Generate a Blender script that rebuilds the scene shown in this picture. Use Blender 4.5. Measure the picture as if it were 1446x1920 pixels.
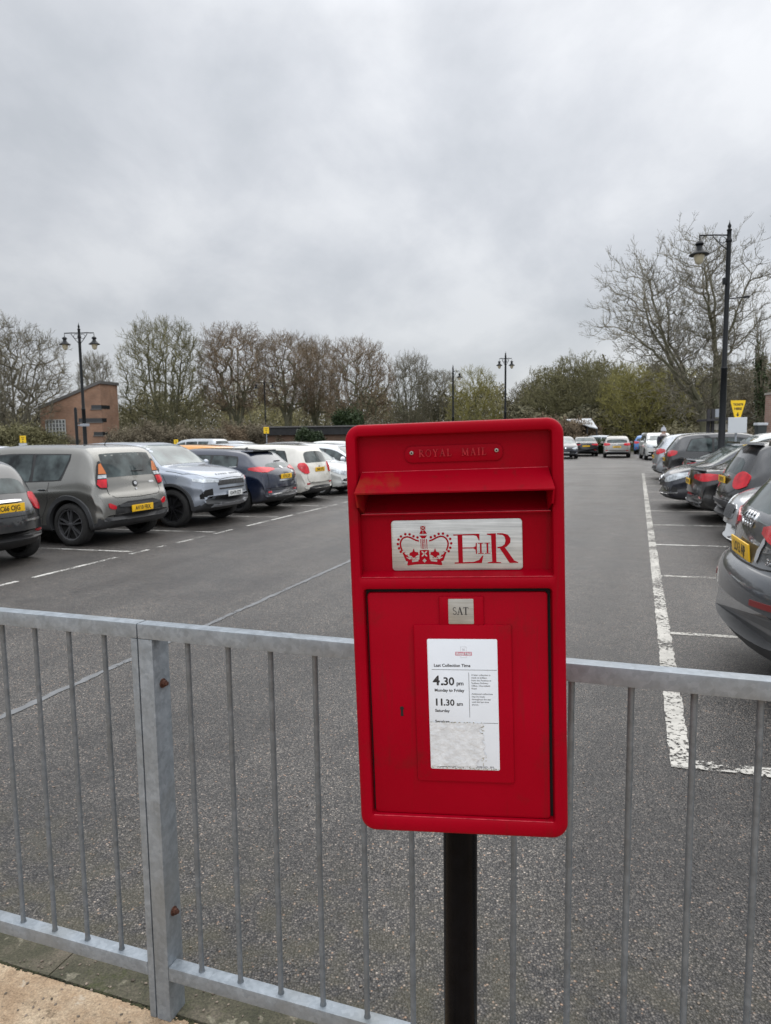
import bpy, bmesh, math, random
import numpy as np
from mathutils import Vector, Matrix
from mathutils.bvhtree import BVHTree
R = math.radians
S = bpy.context.scene
COL = S.collection
for o in list(bpy.data.objects): bpy.data.objects.remove(o)
random.seed(4)

# ------------------------------------------------------------------ camera
F = 1333.0; CAMH = 1.70; PITCH = math.atan(144/1333); ROLL = R(.75)
fw = Vector((0, math.cos(PITCH), -math.sin(PITCH))); u0 = Vector((0, math.sin(PITCH), math.cos(PITCH))); r0 = Vector((1, 0, 0))
cr = math.cos(ROLL)*r0 - math.sin(ROLL)*u0; cu = math.cos(ROLL)*u0 + math.sin(ROLL)*r0
cd = bpy.data.cameras.new('camera'); cam = bpy.data.objects.new('camera', cd); COL.objects.link(cam); S.camera = cam
cam.matrix_world = Matrix(((cr.x, cu.x, -fw.x, 0), (cr.y, cu.y, -fw.y, 0), (cr.z, cu.z, -fw.z, CAMH), (0, 0, 0, 1)))
cd.sensor_fit = 'VERTICAL'; cd.sensor_height = 36; cd.sensor_width = 27; cd.lens = F/1920*36
cd.clip_start = .05; cd.clip_end = 3000
cd.dof.use_dof = True; cd.dof.focus_distance = 1.35; cd.dof.aperture_fstop = 16

# ------------------------------------------------------------------ world / sun / exposure
SUN_E, SUN_AZ = R(48), R(30)     # azimuth clockwise from +Y (aisle side, upper right)
W = bpy.data.worlds.new('World'); S.world = W; W.use_nodes = True
nt = W.node_tree; nt.nodes.clear()
def N(t, ty, **k):
    n = t.nodes.new(ty)
    for a, b in k.items(): setattr(n, a, b)
    return n
def build_world():
    L = nt.links.new
    sky = N(nt, 'ShaderNodeTexSky', sky_type='NISHITA', sun_disc=False); sky.sun_elevation = SUN_E; sky.sun_rotation = SUN_AZ
    sk = N(nt, 'ShaderNodeMixRGB', blend_type='MULTIPLY'); sk.inputs[0].default_value = 1; sk.inputs[2].default_value = (.10, .10, .10, 1)
    L(sky.outputs[0], sk.inputs[1])
    tc = N(nt, 'ShaderNodeTexCoord'); sep = N(nt, 'ShaderNodeSeparateXYZ'); L(tc.outputs['Generated'], sep.inputs[0])
    ad = N(nt, 'ShaderNodeMath', operation='ADD'); ad.inputs[1].default_value = .42; L(sep.outputs[2], ad.inputs[0])
    mx = N(nt, 'ShaderNodeMath', operation='MAXIMUM'); mx.inputs[1].default_value = .05; L(ad.outputs[0], mx.inputs[0])
    dx = N(nt, 'ShaderNodeMath', operation='DIVIDE'); dy = N(nt, 'ShaderNodeMath', operation='DIVIDE')
    L(sep.outputs[0], dx.inputs[0]); L(mx.outputs[0], dx.inputs[1]); L(sep.outputs[1], dy.inputs[0]); L(mx.outputs[0], dy.inputs[1])
    cb = N(nt, 'ShaderNodeCombineXYZ'); L(dx.outputs[0], cb.inputs[0]); L(dy.outputs[0], cb.inputs[1])
    mp = N(nt, 'ShaderNodeMapping'); mp.inputs['Scale'].default_value = (1.25, 1.0, 1); mp.inputs['Rotation'].default_value = (0, 0, R(-38)); mp.inputs['Location'].default_value = (3.1, 1.2, 0)
    L(cb.outputs[0], mp.inputs[0])
    n1 = N(nt, 'ShaderNodeTexNoise'); n1.inputs['Scale'].default_value = 2.7; n1.inputs['Detail'].default_value = 8; n1.inputs['Roughness'].default_value = .56; n1.inputs['Distortion'].default_value = .15
    n2 = N(nt, 'ShaderNodeTexNoise'); n2.inputs['Scale'].default_value = .85; n2.inputs['Detail'].default_value = 2
    L(mp.outputs[0], n1.inputs[0]); L(mp.outputs[0], n2.inputs[0])
    am = N(nt, 'ShaderNodeMath', operation='MULTIPLY_ADD'); am.inputs[1].default_value = .55; L(n1.outputs[0], am.inputs[0])
    a2 = N(nt, 'ShaderNodeMath', operation='MULTIPLY'); a2.inputs[1].default_value = .45; L(n2.outputs[0], a2.inputs[0]); L(a2.outputs[0], am.inputs[2])
    cr_ = N(nt, 'ShaderNodeValToRGB'); e = cr_.color_ramp.elements
    e[0].position = .39; e[0].color = (.56, .585, .62, 1)
    e[1].position = .60; e[1].color = (.80, .815, .84, 1)
    m = cr_.color_ramp.elements.new(.49); m.color = (.66, .68, .715, 1)
    L(am.outputs[0], cr_.inputs[0])
    # cloud layer is thinner (brighter) towards the hidden sun, up and to the right
    nrm = N(nt, 'ShaderNodeVectorMath', operation='DOT_PRODUCT'); nrm.inputs[1].default_value = (.30, .62, .72)
    L(tc.outputs['Generated'], nrm.inputs[0])
    mr = N(nt, 'ShaderNodeMapRange'); mr.inputs[1].default_value = .55; mr.inputs[2].default_value = 1.0; mr.inputs[3].default_value = .97; mr.inputs[4].default_value = 1.17
    L(nrm.outputs['Value'], mr.inputs[0])
    ml = N(nt, 'ShaderNodeVectorMath', operation='SCALE'); L(cr_.outputs[0], ml.inputs[0]); L(mr.outputs[0], ml.inputs['Scale'])
    zn = N(nt, 'ShaderNodeMapRange'); zn.inputs[1].default_value = .48; zn.inputs[2].default_value = .85; zn.inputs[3].default_value = 1.0; zn.inputs[4].default_value = 2.6
    L(sep.outputs[2], zn.inputs[0]); ml2 = N(nt, 'ShaderNodeVectorMath', operation='SCALE'); L(ml.outputs[0], ml2.inputs[0]); L(zn.outputs[0], ml2.inputs['Scale']); ml = ml2
    dk = N(nt, 'ShaderNodeMapRange'); dk.inputs[1].default_value = .12; dk.inputs[2].default_value = .42; dk.inputs[3].default_value = .88; dk.inputs[4].default_value = 1.06
    L(sep.outputs[2], dk.inputs[0]); ml4 = N(nt, 'ShaderNodeVectorMath', operation='SCALE'); L(ml.outputs[0], ml4.inputs[0]); L(dk.outputs[0], ml4.inputs['Scale']); ml = ml4
    # sky brightened behind the camera, added to light the faces turned towards it
    bh = N(nt, 'ShaderNodeMapRange'); bh.inputs[1].default_value = .15; bh.inputs[2].default_value = -.7; bh.inputs[3].default_value = 1.0; bh.inputs[4].default_value = 2.0
    L(sep.outputs[1], bh.inputs[0]); ml3 = N(nt, 'ShaderNodeVectorMath', operation='SCALE'); L(ml.outputs[0], ml3.inputs[0]); L(bh.outputs[0], ml3.inputs['Scale']); ml = ml3
    # thin clear strip at the horizon
    hz = N(nt, 'ShaderNodeMapRange'); hz.inputs[1].default_value = .0; hz.inputs[2].default_value = .17; hz.inputs[3].default_value = .25; hz.inputs[4].default_value = 0
    L(sep.outputs[2], hz.inputs[0])
    mh = N(nt, 'ShaderNodeMixRGB'); mh.inputs[2].default_value = (.72, .76, .80, 1); L(hz.outputs[0], mh.inputs[0]); L(ml.outputs[0], mh.inputs[1])
    mix = N(nt, 'ShaderNodeMixRGB'); mix.inputs[0].default_value = .9; L(sk.outputs[0], mix.inputs[1]); L(mh.outputs[0], mix.inputs[2])
    bg = N(nt, 'ShaderNodeBackground'); bg.inputs[1].default_value = 1.0; L(mix.outputs[0], bg.inputs[0])
    out = N(nt, 'ShaderNodeOutputWorld'); L(bg.outputs[0], out.inputs[0])
build_world()
sl = bpy.data.lights.new('sun', 'SUN'); sl.energy = 1.35; sl.angle = R(75); sl.color = (1, .96, .9)
so = bpy.data.objects.new('sun', sl); COL.objects.link(so)
sd = Vector((math.sin(SUN_AZ)*math.cos(SUN_E), math.cos(SUN_AZ)*math.cos(SUN_E), math.sin(SUN_E)))
so.rotation_euler = sd.to_track_quat('Z', 'Y').to_euler(); so.location = sd*50
S.view_settings.view_transform = 'Standard'; S.view_settings.look = 'None'; S.view_settings.exposure = 0; S.view_settings.gamma = 1
S.render.engine = 'CYCLES'; S.cycles.max_bounces = 6; S.cycles.transparent_max_bounces = 6; S.cycles.use_denoising = True

# ------------------------------------------------------------------ frames of reference
A = R(19.5)
def PK(px, py, z=0):              # car-park frame: px across the aisle, py along it
    return Vector((px*math.cos(A)+py*math.sin(A), -px*math.sin(A)+py*math.cos(A), z))
def far(x, D):                    # a bearing (photo column at the horizon) and a distance
    return Vector(((x-723)/F*D, D, 0))
def hgt(x, y, D):                 # height of something seen at row y, D metres off
    return CAMH + (816-.013*(x-723)-y)/F*D*1.006

# ------------------------------------------------------------------ materials
MATS = {}
def mat(name, col=(.5, .5, .5), rough=.6, metal=0, coat=0, spec=.5, ior=None, var=0, vscale=8, bump=0, bscale=60, emit=None, col2=None, detail=4, alpha=None, bdist=.01):
    if name in MATS: return MATS[name]
    m = bpy.data.materials.new(name); m.use_nodes = True; t = m.node_tree; p = t.nodes['Principled BSDF']
    p.inputs['Base Color'].default_value = (*col, 1); p.inputs['Roughness'].default_value = rough; p.inputs['Metallic'].default_value = metal
    p.inputs['Coat Weight'].default_value = coat; p.inputs['Coat Roughness'].default_value = .06; p.inputs['Specular IOR Level'].default_value = spec
    if ior: p.inputs['IOR'].default_value = ior
    if var or bump:
        tc = N(t, 'ShaderNodeTexCoord')
    if var:
        n = N(t, 'ShaderNodeTexNoise'); n.inputs['Scale'].default_value = vscale; n.inputs['Detail'].default_value = detail; t.links.new(tc.outputs['Object'], n.inputs[0])
        r = N(t, 'ShaderNodeValToRGB'); r.color_ramp.elements[0].position = .3; r.color_ramp.elements[1].position = .7
        c2 = col2 or tuple(c*(1+var) for c in col); c1 = col if col2 else tuple(c*(1-var) for c in col)
        r.color_ramp.elements[0].color = (*c1, 1); r.color_ramp.elements[1].color = (*c2, 1)
        t.links.new(n.outputs[0], r.inputs[0]); t.links.new(r.outputs[0], p.inputs['Base Color'])
    if bump:
        n = N(t, 'ShaderNodeTexNoise'); n.inputs['Scale'].default_value = bscale; n.inputs['Detail'].default_value = 3; t.links.new(tc.outputs['Object'], n.inputs[0])
        b = N(t, 'ShaderNodeBump'); b.inputs['Strength'].default_value = bump; b.inputs['Distance'].default_value = bdist; t.links.new(n.outputs[0], b.inputs['Height']); t.links.new(b.outputs[0], p.inputs['Normal'])
    if emit:
        p.inputs['Emission Color'].default_value = (*emit[0], 1); p.inputs['Emission Strength'].default_value = emit[1]
    MATS[name] = m; return m
def ramp(t, fac, stops):
    r = N(t, 'ShaderNodeValToRGB'); e = r.color_ramp.elements
    while len(e) < len(stops): e.new(.5)
    for i, (p, c) in enumerate(stops):
        e[i].position = p; e[i].color = (*c, 1) if len(c) == 3 else c
    t.links.new(fac, r.inputs[0]); return r.outputs[0]
def tex(t, kind, vec, scale, **k):
    n = N(t, {'noise': 'ShaderNodeTexNoise', 'vor': 'ShaderNodeTexVoronoi', 'wave': 'ShaderNodeTexWave', 'brick': 'ShaderNodeTexBrick'}[kind])
    n.inputs['Scale'].default_value = scale
    for a, b in k.items():
        if a in n.inputs: n.inputs[a].default_value = b
        else: setattr(n, a, b)
    t.links.new(vec, n.inputs[0] if kind != 'vor' else n.inputs['Vector']); return n
def mixc(t, fac, a, b, mode='MIX'):
    n = N(t, 'ShaderNodeMixRGB', blend_type=mode)
    for i, v in ((0, fac), (1, a), (2, b)):
        if isinstance(v, (int, float)): n.inputs[i].default_value = v
        elif isinstance(v, tuple): n.inputs[i].default_value = (*v, 1)
        else: t.links.new(v, n.inputs[i])
    return n.outputs[0]
def newmat(name):
    m = bpy.data.materials.new(name); m.use_nodes = True; MATS[name] = m
    t = m.node_tree; return m, t, t.nodes['Principled BSDF'], N(t, 'ShaderNodeTexCoord')
def bumpn(t, p, h, s, d):
    b = N(t, 'ShaderNodeBump'); b.inputs['Strength'].default_value = s; b.inputs['Distance'].default_value = d
    t.links.new(h, b.inputs['Height']); t.links.new(b.outputs[0], p.inputs['Normal'])

def asphalt_mat():
    m, t, p, tc = newmat('asphalt'); v = tc.outputs['Object']; L = t.links.new
    st = tex(t, 'vor', v, 128, Randomness=1.0)                     # the stones themselves
    sc = N(t, 'ShaderNodeSeparateColor'); L(st.outputs['Color'], sc.inputs[0])
    stone = ramp(t, sc.outputs[0], [(0, (.028, .028, .029)), (.45, (.062, .060, .058)), (.8, (.112, .107, .100)), (.97, (.185, .170, .152)), (.985, (.30, .20, .14)), (1, (.34, .31, .28))])
    edge = ramp(t, st.outputs['Distance'], [(.22, (1.1, 1.1, 1.1)), (.70, (.22, .22, .22))])
    c = mixc(t, 1.0, stone, edge, 'MULTIPLY')
    big = tex(t, 'noise', v, .55, Detail=5, Roughness=.6)
    c = mixc(t, 1.0, c, ramp(t, big.outputs[0], [(.3, (.62, .62, .63)), (.7, (1.32, 1.31, 1.29))]), 'MULTIPLY')
    med = tex(t, 'noise', v, 4.5, Detail=6, Roughness=.65)
    c = mixc(t, 1.0, c, ramp(t, med.outputs[0], [(.3, (.84, .84, .84)), (.7, (1.16, 1.15, 1.14))]), 'MULTIPLY')
    # tyre-worn streaks along the aisle
    mp = N(t, 'ShaderNodeMapping'); mp.inputs['Rotation'].default_value = (0, 0, A); L(v, mp.inputs[0])
    m2 = N(t, 'ShaderNodeMapping'); m2.inputs['Scale'].default_value = (1.3, .1, 1); L(mp.outputs[0], m2.inputs[0])
    sk = tex(t, 'noise', m2.outputs[0], 1.0, Detail=4)
    c = mixc(t, 1.0, c, ramp(t, sk.outputs[0], [(.38, (.80, .80, .81)), (.62, (1.2, 1.2, 1.2))]), 'MULTIPLY')
    oi = tex(t, 'noise', v, 1.15, Detail=3, Roughness=.4, Distortion=.4)
    c = mixc(t, ramp(t, oi.outputs[0], [(.64, (0,)*3), (.74, (.45,)*3)]), c, (.018, .018, .018))
    cw = tex(t, 'vor', v, .33, feature='DISTANCE_TO_EDGE'); cn = tex(t, 'noise', v, 1.0, Detail=6)
    cm = N(t, 'ShaderNodeMath', operation='MULTIPLY_ADD'); cm.inputs[1].default_value = .03; L(cn.outputs[0], cm.inputs[0]); L(cw.outputs['Distance'], cm.inputs[2])
    c = mixc(t, ramp(t, cm.outputs[0], [(.0175, (.0,)*3), (.0185, (.55,)*3), (.0195, (0,)*3)]), c, (.012, .012, .012))
    # moss and silt gathered against the kerb
    sp = N(t, 'ShaderNodeSeparateXYZ'); L(mp.outputs[0], sp.inputs[0])
    mr = N(t, 'ShaderNodeMapRange'); mr.inputs[1].default_value = 1.55; mr.inputs[2].default_value = 2.6; mr.inputs[3].default_value = .85; mr.inputs[4].default_value = 0; L(sp.outputs[1], mr.inputs[0])
    mo = tex(t, 'noise', v, 7, Detail=5)
    mm = N(t, 'ShaderNodeMath', operation='MULTIPLY'); L(mr.outputs[0], mm.inputs[0]); L(ramp(t, mo.outputs[0], [(.42, (0, 0, 0)), (.62, (1, 1, 1))]), mm.inputs[1])
    c = mixc(t, mm.outputs[0], c, (.050, .046, .024))
    c = mixc(t, 1.0, c, (1.18, 1.14, 1.10), 'MULTIPLY')
    L(c, p.inputs['Base Color'])
    L(ramp(t, big.outputs[0], [(.35, (.34,)*3), (.65, (.56,)*3)]), p.inputs['Roughness'])
    bumpn(t, p, st.outputs['Distance'], 1.0, -.006)
    return m
def paint_line_mat(name, wear, col=(.50, .48, .435)):
    m, t, p, tc = newmat(name); v = tc.outputs['Object']; L = t.links.new
    n = tex(t, 'noise', v, 34, Detail=7, Roughness=.72)
    n2 = tex(t, 'noise', v, 2.4, Detail=3)
    ad = N(t, 'ShaderNodeMath', operation='MULTIPLY_ADD'); ad.inputs[1].default_value = .5; L(n2.outputs[0], ad.inputs[0]); L(n.outputs[0], ad.inputs[2])
    f = ramp(t, ad.outputs[0], [(wear, (0,)*3), (wear+.035, (1,)*3)])
    L(ramp(t, tex(t, 'noise', v, 9, Detail=5).outputs[0], [(.3, tuple(c*.7 for c in col)), (.7, col)]), p.inputs['Base Color']); p.inputs['Roughness'].default_value = .7
    tr = N(t, 'ShaderNodeBsdfTransparent'); mx = N(t, 'ShaderNodeMixShader'); L(f, mx.inputs[0]); L(tr.outputs[0], mx.inputs[1]); L(p.outputs[0], mx.inputs[2])
    L(mx.outputs[0], t.nodes['Material Output'].inputs[0]); return m
def galv_mat(name='galvanised_steel', k=1.0):
    m, t, p, tc = newmat(name); v = tc.outputs['Object']; L = t.links.new
    vo = tex(t, 'vor', v, 95); sc = N(t, 'ShaderNodeSeparateColor'); L(vo.outputs['Color'], sc.inputs[0])
    n = tex(t, 'noise', v, 26, Detail=6, Roughness=.7); n3 = tex(t, 'noise', v, 5, Detail=4)
    c = ramp(t, n.outputs[0], [(.25, (.17, .188, .203)), (.5, (.235, .257, .277)), (.75, (.33, .355, .38))])
    c = mixc(t, .22, c, ramp(t, sc.outputs[0], [(0, (.165, .185, .20)), (1, (.40, .425, .45))]))
    c = mixc(t, ramp(t, n3.outputs[0], [(.5, (0,)*3), (.75, (.35,)*3)]), c, (.20, .19, .16))
    sp = tex(t, 'noise', v, 11, Detail=8, Roughness=.8)
    c = mixc(t, ramp(t, sp.outputs[0], [(.70, (0,)*3), (.73, (.8,)*3)]), c, (.19, .075, .03))
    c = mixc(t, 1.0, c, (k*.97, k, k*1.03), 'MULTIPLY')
    L(c, p.inputs['Base Color']); p.inputs['Metallic'].default_value = .45
    L(ramp(t, n.outputs[0], [(.3, (.38,)*3), (.7, (.62,)*3)]), p.inputs['Roughness'])
    bumpn(t, p, n.outputs[0], .12 if k == 1.0 else .02, .002); return m
def postbox_red(name, rust=0.0, dark=1.0):
    m, t, p, tc = newmat(name); v = tc.outputs['Object']; L = t.links.new
    n = tex(t, 'noise', v, 5, Detail=4)
    c = ramp(t, n.outputs[0], [(.3, (.235*dark, .0004, .0065)), (.7, (.29*dark, .0007, .010))])
    ch = tex(t, 'noise', v, 60, Detail=6, Roughness=.8)
    c = mixc(t, ramp(t, ch.outputs[0], [(.735, (0,)*3), (.745, (.75,)*3)]), c, (.45, .20, .16))
    sm = tex(t, 'noise', v, 9, Detail=7, Roughness=.7)
    c = mixc(t, ramp(t, sm.outputs[0], [(.58, (0,)*3), (.75, (.5,)*3)]), c, (.12, .010, .010))
    mpd = N(t, 'ShaderNodeMapping'); mpd.inputs['Scale'].default_value = (70, 70, 5); L(v, mpd.inputs[0]); dr = tex(t, 'noise', mpd.outputs[0], 1, Detail=4)
    c = mixc(t, ramp(t, dr.outputs[0], [(.60, (0,)*3), (.78, (.45,)*3)]), c, (.12, .010, .010))
    if rust:
        r1 = tex(t, 'noise', v, 22, Detail=8, Roughness=.75); 
        mp = N(t, 'ShaderNodeSeparateXYZ'); L(v, mp.inputs[0])
        mr = N(t, 'ShaderNodeMapRange'); mr.inputs[1].default_value = -.17; mr.inputs[2].default_value = .10; mr.inputs[3].default_value = .15; mr.inputs[4].default_value = -.14; L(mp.outputs[0], mr.inputs[0])
        ad = N(t, 'ShaderNodeMath', operation='ADD'); L(mr.outputs[0], ad.inputs[0]); L(r1.outputs[0], ad.inputs[1])
        c = mixc(t, ramp(t, ad.outputs[0], [(.60, (0,)*3), (.74, (.34*rust,)*3)]), c, (.17, .045, .012))
    L(c, p.inputs['Base Color']); p.inputs['Roughness'].default_value = .36; p.inputs['Specular IOR Level'].default_value = .05
    L(ramp(t, sm.outputs[0], [(.3, (.30,)*3), (.7, (.46,)*3)]), p.inputs['Roughness'])
    ob = tex(t, 'noise', v, 130, Detail=3); bumpn(t, p, ob.outputs[0], .10, .0015); return m
def kerb_mat():
    m, t, p, tc = newmat('kerb_stone'); v = tc.outputs['Object']; L = t.links.new
    n = tex(t, 'noise', v, 9, Detail=7, Roughness=.7); li = tex(t, 'noise', v, 17, Detail=3); g = tex(t, 'noise', v, 160, Detail=3)
    c = ramp(t, n.outputs[0], [(.3, (.030, .032, .016)), (.5, (.062, .058, .036)), (.7, (.125, .105, .078))])
    c = mixc(t, ramp(t, li.outputs[0], [(.62, (0,)*3), (.66, (.8,)*3)]), c, (.18, .165, .12))
    ms = tex(t, 'noise', v, 6, Detail=8, Roughness=.75)
    c = mixc(t, ramp(t, ms.outputs[0], [(.54, (0,)*3), (.62, (.8,)*3)]), c, (.035, .042, .010))
    c = mixc(t, 1.0, c, ramp(t, g.outputs[0], [(.3, (.6,)*3), (.7, (1.4,)*3)]), 'MULTIPLY')
    L(c, p.inputs['Base Color']); p.inputs['Roughness'].default_value = .85; bumpn(t, p, n.outputs[0], .8, .012); return m
def footway_mat():
    m, t, p, tc = newmat('worn_concrete'); v = tc.outputs['Object']; L = t.links.new
    n = tex(t, 'noise', v, 4.5, Detail=9, Roughness=.72); g = tex(t, 'noise', v, 150, Detail=4, Roughness=.8); d = tex(t, 'noise', v, 3.1, Detail=6, Distortion=.6)
    c = ramp(t, n.outputs[0], [(.3, (.21, .135, .075)), (.5, (.38, .27, .17)), (.7, (.54, .43, .30))])
    c = mixc(t, ramp(t, d.outputs[0], [(.55, (0,)*3), (.68, (.85,)*3)]), c, (.10, .085, .055))
    c = mixc(t, 1.0, c, ramp(t, g.outputs[0], [(.3, (.5,)*3), (.65, (1.25,)*3)]), 'MULTIPLY')
    d2 = tex(t, 'noise', v, 13, Detail=8, Roughness=.8)
    c = mixc(t, ramp(t, d2.outputs[0], [(.56, (0,)*3), (.64, (.8,)*3)]), c, (.085, .062, .036))
    c = mixc(t, ramp(t, d2.outputs[0], [(.36, (.7,)*3), (.42, (0,)*3)]), c, (.50, .43, .34))
    L(c, p.inputs['Base Color']); p.inputs['Roughness'].default_value = .9; bumpn(t, p, d2.outputs[0], .9, .012); return m
def brick_mat(name, c1, c2, mortar, sc=1.0):
    m, t, p, tc = newmat(name); L = t.links.new
    mp = N(t, 'ShaderNodeMapping'); mp.inputs['Rotation'].default_value = (R(90), 0, 0); L(tc.outputs['Object'], mp.inputs[0])
    geo = N(t, 'ShaderNodeSeparateXYZ'); L(tc.outputs['Object'], geo.inputs[0])
    ad = N(t, 'ShaderNodeMath', operation='ADD'); L(geo.outputs[0], ad.inputs[0]); L(geo.outputs[1], ad.inputs[1])
    cb = N(t, 'ShaderNodeCombineXYZ'); L(ad.outputs[0], cb.inputs[0]); L(geo.outputs[2], cb.inputs[1])
    b = tex(t, 'brick', cb.outputs[0], sc); b.inputs['Color1'].default_value = (*c1, 1); b.inputs['Color2'].default_value = (*c2, 1); b.inputs['Mortar'].default_value = (*mortar, 1)
    b.inputs['Brick Width'].default_value = .225; b.inputs['Row Height'].default_value = .075; b.inputs['Mortar Size'].default_value = .008
    n = tex(t, 'noise', tc.outputs['Object'], .8, Detail=6)
    L(mixc(t, 1.0, b.outputs[0], ramp(t, n.outputs[0], [(.3, (.75,)*3), (.7, (1.25,)*3)]), 'MULTIPLY'), p.inputs['Base Color']); p.inputs['Roughness'].default_value = .9; return m
def foliage_mat(name, c1, c2, sc=.5, rough=.8):
    m, t, p, tc = newmat(name); v = tc.outputs['Object']; L = t.links.new
    n = tex(t, 'noise', v, sc, Detail=5); n2 = tex(t, 'noise', v, sc*14, Detail=2)
    c = ramp(t, n.outputs[0], [(.32, c1), (.68, c2)])
    c = mixc(t, 1.0, c, ramp(t, n2.outputs[0], [(.35, (.6,)*3), (.65, (1.5,)*3)]), 'MULTIPLY')
    L(c, p.inputs['Base Color']); p.inputs['Roughness'].default_value = rough; p.inputs['Specular IOR Level'].default_value = .2; return m

# ------------------------------------------------------------------ object helpers
def tag(o, label=None, cat=None, group=None, kind=None):
    if label: o['label'] = label
    if cat: o['category'] = cat
    if group: o['group'] = group
    if kind: o['kind'] = kind
    return o
def empty(name, loc, rz=0):
    o = bpy.data.objects.new(name, None); COL.objects.link(o); o.location = loc; o.rotation_euler = (0, 0, rz); o.empty_display_size = .2; return o
def link(name, me, parent=None, m=None):
    o = bpy.data.objects.new(name, me); COL.objects.link(o)
    if parent is not None: o.parent = parent
    if m is not None: 
        if not me.materials: me.materials.append(m)
    return o
def bm_mesh(bm, smooth=None, name='m'):
    me = bpy.data.meshes.new(name); bmesh.ops.recalc_face_normals(bm, faces=bm.faces[:]); bm.to_mesh(me); bm.free()
    if smooth is not None:
        me.shade_smooth(); me.set_sharp_from_angle(angle=R(smooth))
    return me
def obj(name, bm, m, parent=None, smooth=30):
    return link(name, bm_mesh(bm, smooth, name), parent, m)
def box(bm, x0, x1, y0, y1, z0, z1, bev=0, M=None):
    mt = Matrix.Translation(((x0+x1)/2, (y0+y1)/2, (z0+z1)/2)) @ Matrix.Diagonal((x1-x0, y1-y0, z1-z0, 1))
    if M is not None: mt = M @ mt
    r = bmesh.ops.create_cube(bm, size=1, matrix=mt)
    if bev:
        vs = r['verts']; es = list({e for v in vs for e in v.link_edges})
        bmesh.ops.bevel(bm, geom=es, offset=bev, segments=2, affect='EDGES', profile=.7)
def ring_pts(c, axu, axv, r, n):
    return [c + axu*(r*math.cos(2*math.pi*i/n)) + axv*(r*math.sin(2*math.pi*i/n)) for i in range(n)]
def tube(bm, pts, rad, n=10, cap=True):
    pts = [Vector(p) for p in pts]
    if not isinstance(rad, (list, tuple)): rad = [rad]*len(pts)
    prev = None; up = Vector((0, 0, 1))
    for i, p in enumerate(pts):
        d = (pts[min(i+1, len(pts)-1)]-pts[max(i-1, 0)]).normalized()
        a = d.cross(up if abs(d.z) < .95 else Vector((1, 0, 0))).normalized(); b = d.cross(a)
        vs = [bm.verts.new(q) for q in ring_pts(p, a, b, rad[i], n)]
        if prev:
            for k in range(n): bm.faces.new((prev[k], prev[(k+1) % n], vs[(k+1) % n], vs[k]))
        elif cap: bm.faces.new(vs)
        prev = vs
    if cap: bm.faces.new(prev[::-1])
def lathe(bm, prof, n=24, c=(0, 0, 0), axis='Z'):
    prev = None; c = Vector(c)
    for r, h in prof:
        vs = []
        for k in range(n):
            a = 2*math.pi*k/n
            q = Vector((r*math.cos(a), r*math.sin(a), h))
            if axis == 'Y': q = Vector((q.x, q.z, q.y))
            vs.append(bm.verts.new(c+q))
        if prev:
            for k in range(n): bm.faces.new((prev[k], prev[(k+1) % n], vs[(k+1) % n], vs[k]))
        prev = vs
def prism(bm, pts, y0, y1):          # polygon in x,z extruded along y
    a = [bm.verts.new((x, y0, z)) for x, z in pts]; b = [bm.verts.new((x, y1, z)) for x, z in pts]
    n = len(pts)
    try: bm.faces.new(a); bm.faces.new(b[::-1])
    except Exception: pass
    for i in range(n): bm.faces.new((a[i], b[i], b[(i+1) % n], a[(i+1) % n]))
def xform(bm, M): bmesh.ops.transform(bm, matrix=M, verts=bm.verts[:])
def rrect(x0, x1, z0, z1, r, k=5):
    out = []
    for cx, cz, a0 in ((x1-r, z1-r, 0), (x0+r, z1-r, 90), (x0+r, z0+r, 180), (x1-r, z0+r, 270)):
        for i in range(k+1):
            a = R(a0+90*i/k); out.append((cx+r*math.cos(a), cz+r*math.sin(a)))
    return out
def text_mesh(s, size, bold=0, extrude=.0002, align='LEFT', spacing=1.0, sx=1.0):
    c = bpy.data.curves.new('t', 'FONT'); c.body = s; c.size = size; c.offset = bold; c.extrude = extrude; c.align_x = align; c.space_character = spacing; c.resolution_u = 3
    o = bpy.data.objects.new('t', c); COL.objects.link(o); dg = bpy.context.evaluated_depsgraph_get(); dg.update()
    me = bpy.data.meshes.new_from_object(o.evaluated_get(dg)); bpy.data.objects.remove(o); bpy.data.curves.remove(c)
    bm = bmesh.new(); bm.from_mesh(me); bpy.data.meshes.remove(me)
    bmesh.ops.transform(bm, matrix=Matrix.Diagonal((sx, 1, 1, 1)), verts=bm.verts[:]); return bm
def append_bm(dst, src, M=None):
    if M is not None: xform(src, M)
    me = bpy.data.meshes.new('tmp'); src.to_mesh(me); src.free(); dst.from_mesh(me); bpy.data.meshes.remove(me)
XZ = Matrix(((1, 0, 0, 0), (0, 0, -1, 0), (0, 1, 0, 0), (0, 0, 0, 1)))    # text lying in XY -> standing, facing -Y

#==PART2==
# ------------------------------------------------------------------ ground
def sheet(name, pts, z, m, kind='structure', sub=None):
    bm = bmesh.new(); vs = [bm.verts.new((p[0], p[1], z)) for p in pts]; f = bm.faces.new(vs)
    if f.normal.z < 0: f.normal_flip()
    bm.normal_update()
    if bm.faces[:] and bm.faces[:][0].normal.z < 0: bmesh.ops.reverse_faces(bm, faces=bm.faces[:])
    me = bpy.data.meshes.new(name); bm.to_mesh(me); bm.free(); o = link(name, me, None, m)
    if kind: o['kind'] = kind
    return o
def pkpoly(x0, x1, y0, y1): return [PK(x0, y0), PK(x1, y0), PK(x1, y1), PK(x0, y1)]
ASPH = asphalt_mat()
sheet('ground', [(-900, -200), (900, -200), (900, 1500), (-900, 1500)], -.03, foliage_mat('rough_grass', (.045, .055, .02), (.085, .085, .04), .2))
sheet('car_park_surface', pkpoly(-75, 30, 1.63, 66), 0, ASPH)
sheet('footway', pkpoly(-40, 30, -30, 1.512), .098, footway_mat())
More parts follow.
